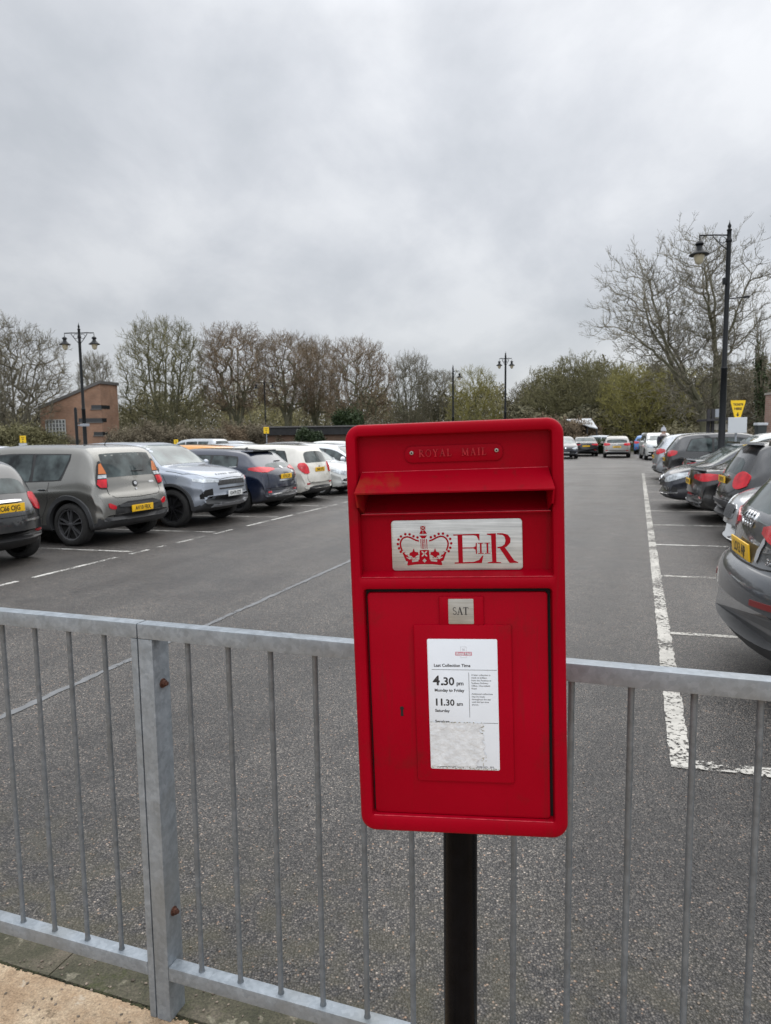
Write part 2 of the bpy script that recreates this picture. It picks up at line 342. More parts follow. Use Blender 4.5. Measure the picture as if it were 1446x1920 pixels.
def kerb():
    bm = bmesh.new(); x = -11.695; rnd = random.Random(2)
    while x < 6:
        box(bm, x+.002, x+.915-.002, 1.518, 1.658+rnd.uniform(-.002, .002), -.1, .102+rnd.uniform(-.002, .002), bev=.006)
        x += .915
    xform(bm, Matrix.Rotation(-A, 4, 'Z')); o = obj('kerb', bm, kerb_mat()); o['kind'] = 'structure'
    bm = bmesh.new()                                   # mossy joint between kerb and footway
    for i in range(900):
        px = rnd.uniform(-3.2, 1.5); w = rnd.uniform(.0015, .006)
        bmesh.ops.create_icosphere(bm, subdivisions=1, radius=w, matrix=Matrix.Translation(PK(px, 1.514+rnd.gauss(0, .003)+.003*math.sin(px*7), .098)) @ Matrix.Diagonal((1.6, 1, .45, 1)))
    o = obj('moss', bm, foliage_mat('moss', (.010, .011, .006), (.035, .036, .016), 9)); tag(o, 'dark green moss growing in the joint behind the kerb stones', 'moss', kind='stuff')
kerb()
def grit():
    rnd = random.Random(8); bm = bmesh.new()
    for i in range(900):
        px, py = rnd.uniform(-3.0, 1.6), 1.6+abs(rnd.gauss(0, .9)); z = .001
        if rnd.random() < .5: px, py, z = rnd.uniform(-2.3, -.2), rnd.uniform(1.2, 1.64), .102
        if py < 1.66 and z < .1: continue
        if py < 1.516: z = .098
        s = rnd.uniform(.0015, .0045)
        bmesh.ops.create_icosphere(bm, subdivisions=1, radius=s, matrix=Matrix.Translation(PK(px, py, z+s*.4)) @ Matrix.Rotation(rnd.random()*3, 4, 'Z') @ Matrix.Diagonal((1.4, 1, .6, 1)))
    o = obj('grit', bm, mat('loose_grit', (.05, .04, .03), .9, var=.6, vscale=20, col2=(.28, .23, .18))); tag(o, 'loose pale grit and small stones scattered near the kerb', 'grit', kind='stuff')
grit()

# painted markings: strips a little above the asphalt
MK = paint_line_mat('white_line_paint', .695); MKW = paint_line_mat('worn_line_paint', .72, (.55, .54, .50)); MKF = paint_line_mat('faded_line_paint', .60, (.155, .16, .165))
def stripe(name, p0, p1, w, m, z=.004, wob=.006, gaps=None, seed=1):
    rnd = random.Random(seed); bm = bmesh.new(); a, b = PK(*p0), PK(*p1); L = (b-a).length; d = (b-a)/L; n = Vector((-d.y, d.x, 0)); k = max(2, int(L/.06))
    prev = None
    for i in range(k+1):
        c = a+d*(L*i/k); h = w/2
        if gaps and gaps(L*i/k): prev = None; continue
        q = [bm.verts.new(c+n*(h+rnd.uniform(-wob, wob))+Vector((0, 0, z))), bm.verts.new(c-n*(h+rnd.uniform(-wob, wob))+Vector((0, 0, z)))]
        if prev: bm.faces.new((prev[0], prev[1], q[1], q[0]))
        prev = q
    me = bm_mesh(bm, None); o = link(name, me, None, m); 
    o['kind'] = 'structure'; return o
stripe('road_marking', (.25, 3.74), (.25, 31), .105, MK, seed=3)
stripe('road_marking', (.2, 3.79), (5.2, 4.05), .10, MK, seed=4, z=.0075)
for i, y in enumerate((6.34, 8.9, 11.39, 13.83, 16.28, 18.9, 21.4, 23.9, 26.4, 28.9)):
    stripe('road_marking', (.30, y), (5.0, y+.22), .075 if i < 2 else .085, MKW if i in (2, 3) else MK, seed=10+i)
stripe('road_marking', (-7.03, 1.8), (-7.03, 40), .075, MKW, gaps=lambda s: (s % 2.45) > 2.25 or (6 < s < 11 and (s*1.7) % 1.9 > 1.5), seed=30)
for i, y in enumerate((3.9, 6.3, 8.72, 10.95, 13.38, 15.8, 18.25, 20.7)):
    stripe('road_marking', (-7.15, y), (-12, y-.25), .075, MKW, seed=40+i)
stripe('road_marking', (-3.66, 1.7), (-3.66, 22), .055, MKF, seed=60, wob=.012)
stripe('road_marking', (-5.0, 40.5), (.5, 40.8), .28, MKF, seed=61)
stripe('road_marking', (-5.0, 45.5), (4, 45.8), .2, MKF, seed=62)

# ------------------------------------------------------------------ guard rail
GALV = galv_mat(); GALVB = galv_mat('shaded_galvanised_bar', .62); RUST = mat('rusty_bolt', (.075, .030, .018), .75, metal=.3, var=.4, vscale=120)  # bars use a darkened copy: shade on the uprights put into the colour
def at_park(px, py, z=0):
    return PK(px, py, z)
def rail_panel(x0, x1, bars, stile_x, stile_w, stile_d, label, bolts):
    base = PK((x0+x1)/2, 1.51, .14); rt = empty('guard_rail_panel', base, -A); tag(rt, label, 'railing', 'galvanised guard rail panels along the kerb')
    cx = (x0+x1)/2
    def B(name, a0, a1, y0, y1, z0, z1, bev=.0025, m=GALV):
        bm = bmesh.new(); box(bm, a0-cx, a1-cx, y0-1.51, y1-1.51, z0-.14, z1-.14, bev); return obj(name, bm, m, rt)
    B('top_rail', x0, x1, 1.49, 1.53, 1.18, 1.22, .004)
    s0, s1 = stile_x-stile_w/2, stile_x+stile_w/2
    if stile_x < cx: B('bottom_rail', s1+.0005, x1, 1.4905, 1.5295, .222, .262, .004)
    else: B('bottom_rail', x0, s0-.0005, 1.4905, 1.5295, .222, .262, .004)
    B('post', s0, s1, 1.4905, 1.4905+stile_d, .099, 1.1795, .003)
    for b in bars:
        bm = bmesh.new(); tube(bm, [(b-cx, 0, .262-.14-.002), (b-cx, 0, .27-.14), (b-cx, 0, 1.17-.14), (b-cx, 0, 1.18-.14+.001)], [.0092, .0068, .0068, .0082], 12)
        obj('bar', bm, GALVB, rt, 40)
    for z in bolts:
        bm = bmesh.new()
        tube(bm, [(s1-cx, 1.5255-1.51, z-.14), (s1-cx+.003, 1.5255-1.51, z-.14)], .0125, 16)
        tube(bm, [(s1-cx+.003, 1.5255-1.51, z-.14), (s1-cx+.011, 1.5255-1.51, z-.14)], .0088, 6)
        tube(bm, [(s1-cx+.011, 1.5255-1.51, z-.14), (s1-cx+.016, 1.5255-1.51, z-.14)], .0052, 10)
        obj('bolt', bm, RUST, rt, 30)
    return rt
rail_panel(-3.25, -1.2225, [-1.345-.12*k for k in range(16)], -1.2325, .020, .04, 'left hand galvanised guard rail panel running out of the frame', [])
rail_panel(-1.2195, 1.10, [-1.08+.12*k for k in range(18)], -1.197, .044, .068, 'galvanised guard rail panel passing behind the red postbox, rusty bolts in its post', [1.053, .405])

# ------------------------------------------------------------------ postbox
RED = postbox_red('postbox_red'); REDR = postbox_red('postbox_red_rusted', rust=1.0); DARK = mat('black_gap', (.006, .005, .005), .9)
STEEL = None
def brushed(name, c1, c2, rough=.38, scr=0):
    m, t, p, tc = newmat(name); v = tc.outputs['Object']; L = t.links.new
    mp = N(t, 'ShaderNodeMapping'); mp.inputs['Scale'].default_value = (14, 60, 500); L(v, mp.inputs[0])
    n = tex(t, 'noise', mp.outputs[0], 1, Detail=5); n2 = tex(t, 'noise', v, 25, Detail=4)
    c = ramp(t, n.outputs[0], [(.3, c1), (.7, c2)])
    c = mixc(t, 1.0, c, ramp(t, n2.outputs[0], [(.3, (.88,)*3), (.7, (1.1,)*3)]), 'MULTIPLY')
    if scr:
        s = tex(t, 'noise', v, 140, Detail=8, Roughness=.85)
        c = mixc(t, ramp(t, s.outputs[0], [(.62, (0,)*3), (.66, (.7,)*3)]), c, (.08, .07, .06))
    L(c, p.inputs['Base Color']); p.inputs['Metallic'].default_value = .55; p.inputs['Roughness'].default_value = rough; return m
PLATE = brushed('brushed_steel', (.34, .35, .345), (.52, .53, .52)); SATM = brushed('worn_enamel', (.30, .29, .26), (.40, .39, .36), .5, 1)
BLACKP = mat('gloss_black_post', (.0030, .0031, .0040), .22, spec=.07, var=.3, vscale=30, bump=.03, bscale=40); INK = mat('printed_ink', (.02, .02, .022), .6); INKP = mat('faded_pink_ink', (.50, .24, .29), .6); INKL = mat('faded_grey_ink', (.42, .42, .45), .6)
PAPER = mat('notice_card', (.62, .66, .71), .35, var=.03, vscale=15, coat=.2); FILM = mat('peeling_film', (.58, .61, .64), .25, var=.10, vscale=90, bump=.5, bscale=120, coat=.5, bdist=.004); GLUE = mat('dirty_glue', (.26, .23, .15), .6, var=.3, vscale=200)

PB = empty('postbox', (.1342, 1.2786, .098), -R(8.5))
tag(PB, 'red pedestal postbox with cipher plate and collection notice on a black pole', 'postbox')
BM = Matrix.Translation((-.001, -.13, 1.369-.098)) @ Matrix.Rotation(-R(1.4), 4, 'Y') @ Matrix.Translation((.002, 0, .0003))
def pobj(name, bm, m, parent=None, smooth=30):
    xform(bm, BM); return obj(name, bm, m, parent or PB, smooth)
def loop3(bm, pts, y): return [bm.verts.new((x, y, z)) for x, z in pts]
def bridge(bm, a, b):
    n = len(a)
    for i in range(n): bm.faces.new((a[i], a[(i+1) % n], b[(i+1) % n], b[i]))
def edges_of(bm, vs): return [bm.edges.get((vs[i], vs[(i+1) % len(vs)])) or bm.edges.new((vs[i], vs[(i+1) % len(vs)])) for i in range(len(vs))]
def flange():
    bm = bmesh.new(); X, Z = .1765, .3517
    def outer(ins): return rrect(-X+ins, X-ins, -Z+ins, Z-ins, .026-ins*.5, 8)
    rings = []
    for ins, y in ((.004, .26), (.004, .03), (.0, .026), (0, .009), (.0012, .0045), (.0035, .0015), (.007, 0)):
        rings.append(loop3(bm, outer(ins), y))
    bm.faces.new(rings[0])
    for a, b in zip(rings, rings[1:]): bridge(bm, a, b)
    es = edges_of(bm, rings[-1])
    H = [(-.158, .157, .096, .332, .005, [(0, .0235), (0, .007), (-.0015, .0025), (-.005, 0)]), (-.1545, .1545, -.3225, .0765, .006, [(0, .018), (0, .006), (-.0012, .002), (-.004, 0)])]
    for x0, x1, z0, z1, r, prof in H:
        hr = [loop3(bm, rrect(x0+i, x1-i, z0+i, z1-i, r-i*.5, 3), y) for i, y in prof]
        for a, b in zip(hr, hr[1:]): bridge(bm, a, b)
        es += edges_of(bm, hr[-1])
        if prof[0][1] > .02: 
            pass
        if prof[0][1] > .02:       # the back of the upper recess has the posting slot cut through it
            hole = loop3(bm, [(.1515, .2620), (-.1515, .2620), (-.1515, .2050), (.1515, .2050)], .0235)
            bmesh.ops.triangle_fill(bm, use_beauty=True, edges=edges_of(bm, hr[0])+edges_of(bm, hole))
            cav = [bm.verts.new((x, y, z)) for x, y, z in ((.1515, .095, .2620), (-.1515, .095, .2620), (-.1515, .095, .2420), (.1515, .095, .2420))]
            bridge(bm, hole, cav); bm.faces.new(cav)
        else: bm.faces.new(hr[0])
    bmesh.ops.triangle_fill(bm, use_beauty=True, edges=es)
    return pobj('casing', bm, RED, smooth=35)
casing = flange()
def hood():
    bm = bmesh.new()
    # sloping hood plate (thin), with returned cheeks
    t = .0025
    def quad(a, b, c, d):
        vs = [bm.verts.new(p) for p in (a, b, c, d)]; bm.faces.new(vs)
    y0, z0, y1, z1 = .0225, .273, -.016, .2405
    for w0, w1, dy in ((.153, .1605, 0), (.153, .1605, t)):
        quad((-w0, y0, z0-dy), (w0, y0, z0-dy), (w1, y1+dy*.3, z1-dy), (-w1, y1+dy*.3, z1-dy))
    quad((-.1605, y1, z1), (.1605, y1, z1), (.1605, y1+.001, z1-t), (-.1605, y1+.001, z1-t))
    for s in (-1, 1):
        for o in (0, .003):
            quad((s*(.153-o), y0, z0), (s*(.1605-o), y1+.0005, z1-.001), (s*(.1585-o), -.008, .216), (s*(.154-o), y0, .200))
        quad((s*.1605, y1, z1), (s*.1575, y1, z1), (s*.1555, -.008, .216), (s*.1585, -.008, .216))
    return pobj('hood', bm, REDR, smooth=20)
hd = hood()
bm = bmesh.new(); box(bm, -.1505, .1505, .088, .0945, .2425, .2615); pobj('posting_slot', bm, DARK, smooth=None)
bm = bmesh.new(); box(bm, -.156, .156, .0140, .0232, .2000, .2030, .0008); pobj('slot_edge', bm, RED)
EDGE_HL = mat('edge_highlight_red', (.50, .05, .075), .3, var=.4, vscale=90)  # painted highlights: pale strips standing in for light caught on the edges
for nm_, x0, x1, y, z in (('edge_highlight', -.155, .155, .0141, .2028), ('edge_highlight', -.1575, .157, .0036, .0970), ('edge_highlight', -.154, .154, .0030, -.3226), ('edge_highlight', -.1525, .1525, .0222, .2727)):
    bm = bmesh.new(); box(bm, x0, x1, y-.0003, y+.0012, z-.0003, z+.0004); pobj(nm_, bm, EDGE_HL, smooth=None)
bm = bmesh.new()   # lower ledge, a sloping sill
v = [(.0232, .1045), (.004, .0975), (.0035, .0945), (.0232, .0945)]
a = [bm.verts.new((-.1575, y, z)) for y, z in v]; b = [bm.verts.new((.1570, y, z)) for y, z in v]; bm.faces.new(a[::-1]); bm.faces.new(b); bridge(bm, a, b); pobj('ledge', bm, RED, smooth=None)
bm = bmesh.new()   # bottom sill in the door opening
v = [(.0178, -.3180), (.003, -.3225), (.003, -.3255), (.0178, -.3255)]
a = [bm.verts.new((-.1543, y, z)) for y, z in v]; b = [bm.verts.new((.1543, y, z)) for y, z in v]; bm.faces.new(a[::-1]); bm.faces.new(b); bridge(bm, a, b); pobj('sill', bm, RED, smooth=None)
def plateau(name, x0, x1, z0, z1, r, yb, yf, m, parent=None, bev=.0015):
    bm = bmesh.new()
    a = loop3(bm, rrect(x0, x1, z0, z1, r), yb); b = loop3(bm, rrect(x0, x1, z0, z1, r), yf+bev); c = loop3(bm, rrect(x0+bev*.3, x1-bev*.3, z0+bev*.3, z1-bev*.3, r), yf+bev*.3); d = loop3(bm, rrect(x0+bev, x1-bev, z0+bev, z1-bev, max(r-bev, .0005)), yf)
    bridge(bm, a, b); bridge(bm, b, c); bridge(bm, c, d); bm.faces.new(d); return pobj(name, bm, m, parent, 35)
bm = bmesh.new(); box(bm, -.1530, .1530, .0163, .0176, -.321, .0755); pobj('door_gap', bm, DARK, smooth=None)
door = plateau('door', -.1500, .1480, -.3195, .0700, .006, .0166, .0075, RED, None, .0022)
plateau('notice_frame', -.0738, .0895, -.2575, .0160, .004, .0085, .0030, RED, door, .0022)
plateau('tab_holder', -.0290, .0448, .0145, .0640, .003, .0085, .0034, RED, door, .0018)
nt_ = plateau('notice', -.0507, .0655, -.2345, -.0079, .0028, .0033, .00245, PAPER, door, .0003)
plateau('day_tablet', -.0136, .0282, .0176, .0600, .0015, .0036, .0026, SATM, door, .0004)
np_ = plateau('name_plate', -.0795, .0810, .2860, .3135, .011, .0232, .0205, RED, None, .0010)
for x in (-.0680, .0710):
    bm = bmesh.new(); lathe(bm, [(.0036, 0), (.0036, -.0012), (.0028, -.0022), (.0018, -.0024), (.0017, -.0008), (.0001, -.0006)], 16, (x, .0205, .3024), 'Y'); pobj('rivet', bm, mat('rivet_steel', (.42, .40, .36), .4, .8), np_, 40)
    bm = bmesh.new(); lathe(bm, [(.0014, -.0012), (.0001, -.0012)], 12, (x, .0205, .3024), 'Y'); pobj('rivet_hole', bm, DARK, np_)
# keyhole
bm = bmesh.new(); prism(bm, [(.0034*math.cos(R(a)), .0034*math.sin(R(a))) for a in range(0, 360, 24)], .0068, .0074); prism(bm, [(-.0017, 0), (.0017, 0), (.0023, -.0135), (-.0023, -.0135)], .0069, .0074)
bmesh.ops.translate(bm, vec=(-.0977, 0, -.131), verts=bm.verts[:]); pobj('keyhole', bm, DARK, door, None)

# serif lettering built from strokes
def stroke(bm, pts, w, y0, y1, n=1):
    for (a, b) in zip(pts, pts[1:]):
        a = Vector((a[0], a[1])); b = Vector((b[0], b[1])); d = (b-a); d.normalize(); q = Vector((-d.y, d.x))*(w/2); e = d*(w*.12)
        prism(bm, [tuple(a-e+q), tuple(a-e-q), tuple(b+e-q), tuple(b+e+q)], y0, y1)
def arc(cx, cz, rx, rz, a0, a1, k=10): return [(cx+rx*math.cos(R(a0+(a1-a0)*i/k)), cz+rz*math.sin(R(a0+(a1-a0)*i/k))) for i in range(k+1)]
T_, H_ = .165, .07
GL = {
 'R': (.72, [([(.17, 0), (.17, 1)], T_), (arc(.17, .74, .36, .23, 90, -90), .10), ([(.36, .5), (.66, .02)], T_), ([(.02, .02), (.32, .02)], H_), ([(.02, .98), (.25, .98)], H_), ([(.60, .02), (.78, .02)], H_)]),
 'O': (.84, [(arc(.42, .5, .34, .47, 0, 360, 20), .10)]),
 'Y': (.76, [([(.10, .98), (.38, .5)], T_), ([(.66, .98), (.38, .5)], .07), ([(.38, .5), (.38, 0)], T_), ([(.24, .02), (.52, .02)], H_), ([(0, .98), (.22, .98)], H_), ([(.55, .98), (.76, .98)], H_)]),
 'A': (.80, [([(.12, 0), (.38, 1)], .07), ([(.38, 1), (.66, 0)], T_), ([(.2, .36), (.58, .36)], H_), ([(0, .02), (.24, .02)], H_), ([(.52, .02), (.8, .02)], H_)]),
 'L': (.66, [([(.17, 0), (.17, 1)], T_), ([(.02, .98), (.32, .98)], H_), ([(.02, .02), (.58, .02)], H_), ([(.58, .02), (.60, .26)], .06)]),
 'M': (.98, [([(.14, 0), (.14, 1)], .07), ([(.14, 1), (.48, .1)], T_), ([(.48, .1), (.82, 1)], .07), ([(.82, 0), (.82, 1)], T_), ([(.02, .02), (.27, .02)], H_), ([(.68, .02), (.96, .02)], H_)]),
 'I': (.36, [([(.18, 0), (.18, 1)], T_), ([(.02, .02), (.34, .02)], H_), ([(.02, .98), (.34, .98)], H_)]),
 'S': (.58, [(arc(.29, .75, .20, .22, 30, 250, 12)+arc(.29, .26, .21, .24, 70, -160, 12), .085)]),
 'T': (.74, [([(.37, 0), (.37, 1)], T_), ([(.04, .97), (.70, .97)], H_), ([(.05, .97), (.03, .76)], .05), ([(.69, .97), (.71, .76)], .05), ([(.22, .02), (.52, .02)], H_)]),
 ' ': (.62, [])}
def serif(bm, s, x, z, h, y0, y1, sp=.12, sx=1.0):
    for ch in s:
        w, st = GL[ch]
        for k, (pts, wd) in enumerate(st): stroke(bm, [(x+a*h*sx, z+b*h) for a, b in pts], wd*h, y0-k*.00002, y1)
        x += (w+sp)*h*sx
    return x
bm = bmesh.new(); serif(bm, 'ROYAL', -.0560, .2955, .0118, .0186, .0207, .20, 1.0); serif(bm, 'MAIL', .0145, .2955, .0118, .0186, .0207, .20, 1.0); pobj('lettering', bm, mat('worn_red_letter', (.32, .006, .014), .35, spec=.3, var=.35, vscale=160), np_, None)
bm = bmesh.new(); serif(bm, 'SAT', -.0066, .0335, .0125, .00245, .0027, .02, .98); pobj('lettering', bm, INK, door, None)

# cipher plate: coordinates measured on the plate, then scaled
cp = plateau('cipher_plate', -.1068, .1100, .1050, .1900, .0055, .0232, .0208, PLATE, None, .0006)
def cx_(x, z): return ((x-710)*.1735e-3+.0016, .1475-(z-325)*.1735e-3*1.02)
CUT = mat('cipher_red', (.28, .002, .010), .5, spec=.1); 
def poly(bm, pts, y=.0204): prism(bm, [cx_(*p) for p in pts], y, .0209)
def cstroke(bm, pts, w, y=.0204):
    stroke(bm, [cx_(*p) for p in pts], w*.1735e-3, y, .0209)
def disc(bm, x, z, r, y=.0204): poly(bm, [(x+r*math.cos(R(a)), z+r*math.sin(R(a))) for a in range(0, 360, 24)], y)
bm = bmesh.new()
poly(bm, [(683, 226), (933, 222), (932, 285), (926, 285), (905, 243), (880, 236), (683, 236)])
poly(bm, [(724, 234), (770, 234), (770, 492), (728, 492)], .02036)
poly(bm, [(770, 350), (870, 350), (893, 340), (897, 308), (906, 308), (906, 412), (897, 412), (893, 372), (870, 360), (770, 360)])
poly(bm, [(690, 492), (875, 488), (925, 470), (955, 430), (965, 430), (950, 500), (690, 503)])
for dx in (0, 63):
    poly(bm, [(916+dx, 308), (967+dx, 308), (967+dx, 315), (916+dx, 315)]); poly(bm, [(934+dx, 314), (951+dx, 314), (951+dx, 405), (936+dx, 405)], .02036); poly(bm, [(918+dx, 404), (970+dx, 404), (970+dx, 411), (918+dx, 411)])
poly(bm, [(1003, 222), (1088, 220), (1088, 490), (1132, 495), (1132, 502), (1005, 502), (1005, 495), (1048, 488), (1042, 240), (1003, 232)])
poly(bm, [(1098, 220), (1150, 220), (1200, 235), (1224, 270), (1222, 310), (1190, 345), (1160, 360), (1100, 362), (1100, 350), (1140, 344), (1168, 325), (1177, 290), (1170, 255), (1150, 237), (1098, 232)])
poly(bm, [(1120, 360), (1168, 352), (1255, 478), (1292, 495), (1292, 502), (1212, 502)], .02036)
pobj('cipher_lettering', bm, CUT, cp, None)
bm = bmesh.new()
poly(bm, [(370, 140), (417, 140), (417, 178), (370, 178)]); poly(bm, [(374, 182), (413, 182), (432, 215), (358, 215)]); poly(bm, [(357, 230), (433, 230), (410, 258), (380, 258)])
for x0, x1 in ((365, 372), (379, 387), (405, 412), (421, 430)): poly(bm, [(x0, 264), (x1, 264), (x1+1, 360), (x0+5, 360)])
for k in range(5): disc(bm, 397, 274+k*19, 6)
for s in (-1, 1):
    m_ = lambda x: 401+s*(x-401)
    cstroke(bm, [(m_(x), z) for x, z in [(349, 282), (322, 274), (298, 262), (270, 248), (240, 240), (212, 245), (190, 259), (176, 280), (169, 305), (172, 335), (186, 376)]], 15)
    for x, z in [(334, 248), (296, 236), (258, 217), (216, 215), (173, 236), (148, 266), (140, 309), (150, 350), (166, 383)]: disc(bm, m_(x)+(5 if s > 0 else 0), z, 12.5)
    poly(bm, [(m_(x), z) for x, z in [(297, 352), (310, 385), (340, 390), (344, 415), (318, 425), (322, 448), (272, 448), (278, 425), (255, 420), (258, 395), (285, 385)]], .02033)
    poly(bm, [(m_(x), z) for x, z in [(187, 392), (216, 384), (252, 446), (290, 462), (350, 462), (357, 370), (401, 368), (401, 505), (320, 507), (236, 517)]], .0204)
cr_o = pobj('crown', bm, CUT, cp, None)
bm = bmesh.new()
for a in (45, 135, 225, 315):
    c = (401+20*math.cos(R(a)), 405+20*math.sin(R(a))); poly(bm, [(c[0]+17*math.cos(R(t))*math.cos(R(a))-7*math.sin(R(t))*math.sin(R(a)), c[1]+17*math.cos(R(t))*math.sin(R(a))+7*math.sin(R(t))*math.cos(R(a))) for t in range(0, 360, 30)], .0202)
poly(bm, [(401, 450), (421, 470), (401, 490), (381, 470)], .0202)
for s in (-1, 1):
    m_ = lambda x: 401+s*(x-401)
    poly(bm, [(m_(x), z) for x, z in [(278, 468), (340, 462), (341, 476), (280, 483)]], .0202); poly(bm, [(m_(x), z) for x, z in [(212, 472), (238, 478), (232, 502), (206, 498)]], .0202)
    cstroke(bm, [(m_(x), z) for x, z in [(262, 440), (276, 432), (290, 446), (304, 446), (318, 432), (332, 440)]], 6, .0202)
    cstroke(bm, [(m_(212), 392), (m_(228), 412)], 12, .0202); cstroke(bm, [(m_(228), 436), (m_(262), 455)], 9, .0202)
cstroke(bm, [(372, 142), (415, 176)], 5, .0202); cstroke(bm, [(415, 142), (372, 176)], 5, .0203); cstroke(bm, [(393, 182), (393, 214)], 4, .0202)
pobj('crown_detail', bm, PLATE, cp, None)

# the notice
def ptext(s, x, z, size, m, bold=0, align='LEFT', sp=1.0, sx=1.0, name='printed_text', par=None):
    t = text_mesh(s, size, bold, .0, align, sp, sx); xform(t, Matrix.Translation((x, .00233, z)) @ XZ); return pobj(name, t, m, par or nt_, None)
tb = bmesh.new()
def addt(s, x, z, size, bold=0, sp=1.0, sx=1.0, align='LEFT'):
    append_bm(tb, text_mesh(s, size, bold, .0, align, sp, sx), Matrix.Translation((x, .00233, z)) @ XZ)
addt('Last Collection Time', -.0405, -.0555, .0072, .0002, 1.0)
addt('4', -.0425, -.0870, .0225, .0007); addt('.', -.0300, -.0870, .0225, .0007); addt('30', -.0258, -.0870, .0190, .0005); addt('pm', -.0035, -.0870, .0098, .00025, .95)
addt('Monday to Friday', -.0405, -.0985, .0070, .0002, 1.0)
addt('11', -.0415, -.1225, .0165, .0006, 1.0); addt('.', -.0262, -.1225, .0165, .0005); addt('30', -.0225, -.1225, .0150, .0004); addt('am', -.0040, -.1225, .0092, .00022, .95)
addt('Saturday', -.0405, -.1340, .0070, .0002); addt('Services', -.0410, -.1530, .0070, .0002, 1.05)
pobj('printed_text', tb, INK, nt_, None); tb = bmesh.new()
for k, s in enumerate(['A later collection is', 'made at 6.00pm', 'from the Postbox at', 'Sudbury Delivery', 'Office, Churchfield', 'Road', '', 'Additional collections', 'may be made', 'throughout the day', 'until the last time', 'shown.']):
    if s: addt(s, .0215, -.0705-k*.00465, .0041, .00002, .98)
pobj('printed_text', tb, INK, nt_, None); tb = bmesh.new()
addt('Postbox Number CO10', -.038, -.2310, .0044, .0001); pobj('printed_text', tb, INK, nt_, None); tb = bmesh.new(); addt('09/09/2021  EP3', .0255, -.2310, .0046, .00004)
for p in ([(-.0440, -.0605), (.0640, -.0605)], [(.0175, -.0650), (.0175, -.1425)], [(.040, -.1520), (.0640, -.1520)]):
    rb = bmesh.new(); stroke(rb, p, .0006, .00225, .0024); pobj('ruled_line', rb, INK, nt_, None)
pobj('printed_text', tb, INK, nt_, None)
bm = bmesh.new(); box(bm, -.0040, .0235, .0023, .0024, -.0360, -.0295); pobj('mail_logo', bm, INKP, nt_, None)
bm = bmesh.new()
for p in ([(.005, -.0285), (.005, -.0210), (.0145, -.0210), (.0145, -.0285)], [(.005, -.0370), (.005, -.0395), (.0145, -.0395), (.0145, -.0370)]): stroke(bm, p, .0004, .0023, .0024)
serif(bm, 'M', .0078, -.0275, .004, .0023, .0024); pobj('mail_logo', bm, INKL, nt_, None)
t = text_mesh('Royal Mail', .0058, .00015, 0, 'CENTER'); xform(t, Matrix.Translation((.0097, .00222, -.0347)) @ XZ); pobj('mail_logo', t, PAPER, nt_, None)
def film():
    rnd = random.Random(5); bm = bmesh.new(); nx, nz = 40, 40; x0, x1, z0, z1 = -.0500, .0385, -.2290, -.1520
    from mathutils import noise
    g = {}
    for i in range(nx+1):
        for j in range(nz+1):
            x = x0+(x1-x0)*i/nx; z = z0+(z1-z0)*j/nz
            e = noise.noise(Vector((z*70, 3, 0)))*.011+noise.noise(Vector((z*300, 7, 0)))*.002
            if i == nx: x += e
            if i > nx*.6: x += e*(i/nx-.6)*2
            if j == nz: z += noise.noise(Vector((x*140, 1, 0)))*.0015
            if j < 3 and i > 18: z += .004*max(0, noise.noise(Vector((x*160, 9, 0))))
            n = noise.noise(Vector((x*260, z*260, 2)))*.0005+noise.noise(Vector((x*90, z*60, 5)))*.0007+abs(noise.noise(Vector((x*120+z*160, z*50-x*30, 8))))*.0007
            edge = min(i, nx-i, j, nz-j)/6
            y = .0019-.0004-abs(n)*min(1, 1.6-edge*.6 if edge < 1 else .7)
            g[i, j] = bm.verts.new((x, y, z))
    for i in range(nx):
        for j in range(nz):
            if i > nx*.86 and j < nz*.22 and (i-nx*.86)+(nz*.22-j) > 5: continue
            if i > nx*.9 and nz*.35 < j < nz*.75 and rnd.random() < .0: continue
            bm.faces.new((g[i, j], g[i+1, j], g[i+1, j+1], g[i, j+1]))
    pobj('peeling_film', bm, FILM, nt_, 80)
    bm = bmesh.new()
    for k in range(240):
        s = rnd.random()
        if s < .30: x, z = rnd.uniform(x0, x1), z1+rnd.gauss(-.0005, .0006)
        elif s < .55: x, z = x1+rnd.gauss(0, .0015), rnd.uniform(z0, z1)
        elif s < .8: x, z = rnd.uniform(x0, .064), z0+rnd.gauss(-.0035, .0006)
        else: x, z = .012+rnd.gauss(0, .004), -.2240+rnd.gauss(0, .0035)
        bmesh.ops.create_icosphere(bm, subdivisions=1, radius=rnd.uniform(.0003, .0008), matrix=Matrix.Translation((x, .0022, z)) @ Matrix.Diagonal((rnd.uniform(1, 2.5), .4, 1, 1)))
    pobj('glue_residue', bm, GLUE, nt_, 60)
film()
# pole
bm = bmesh.new(); prof = [(.034, 0), (.034, .02), (.0322, .022), (.0322, .931)]; lathe(bm, prof, 40); pobj_ = obj('pole', bm, BLACKP, PB, 40)
bm = bmesh.new(); lathe(bm, [(.0365, .84), (.0365, .882)], 32); 
bm.free()

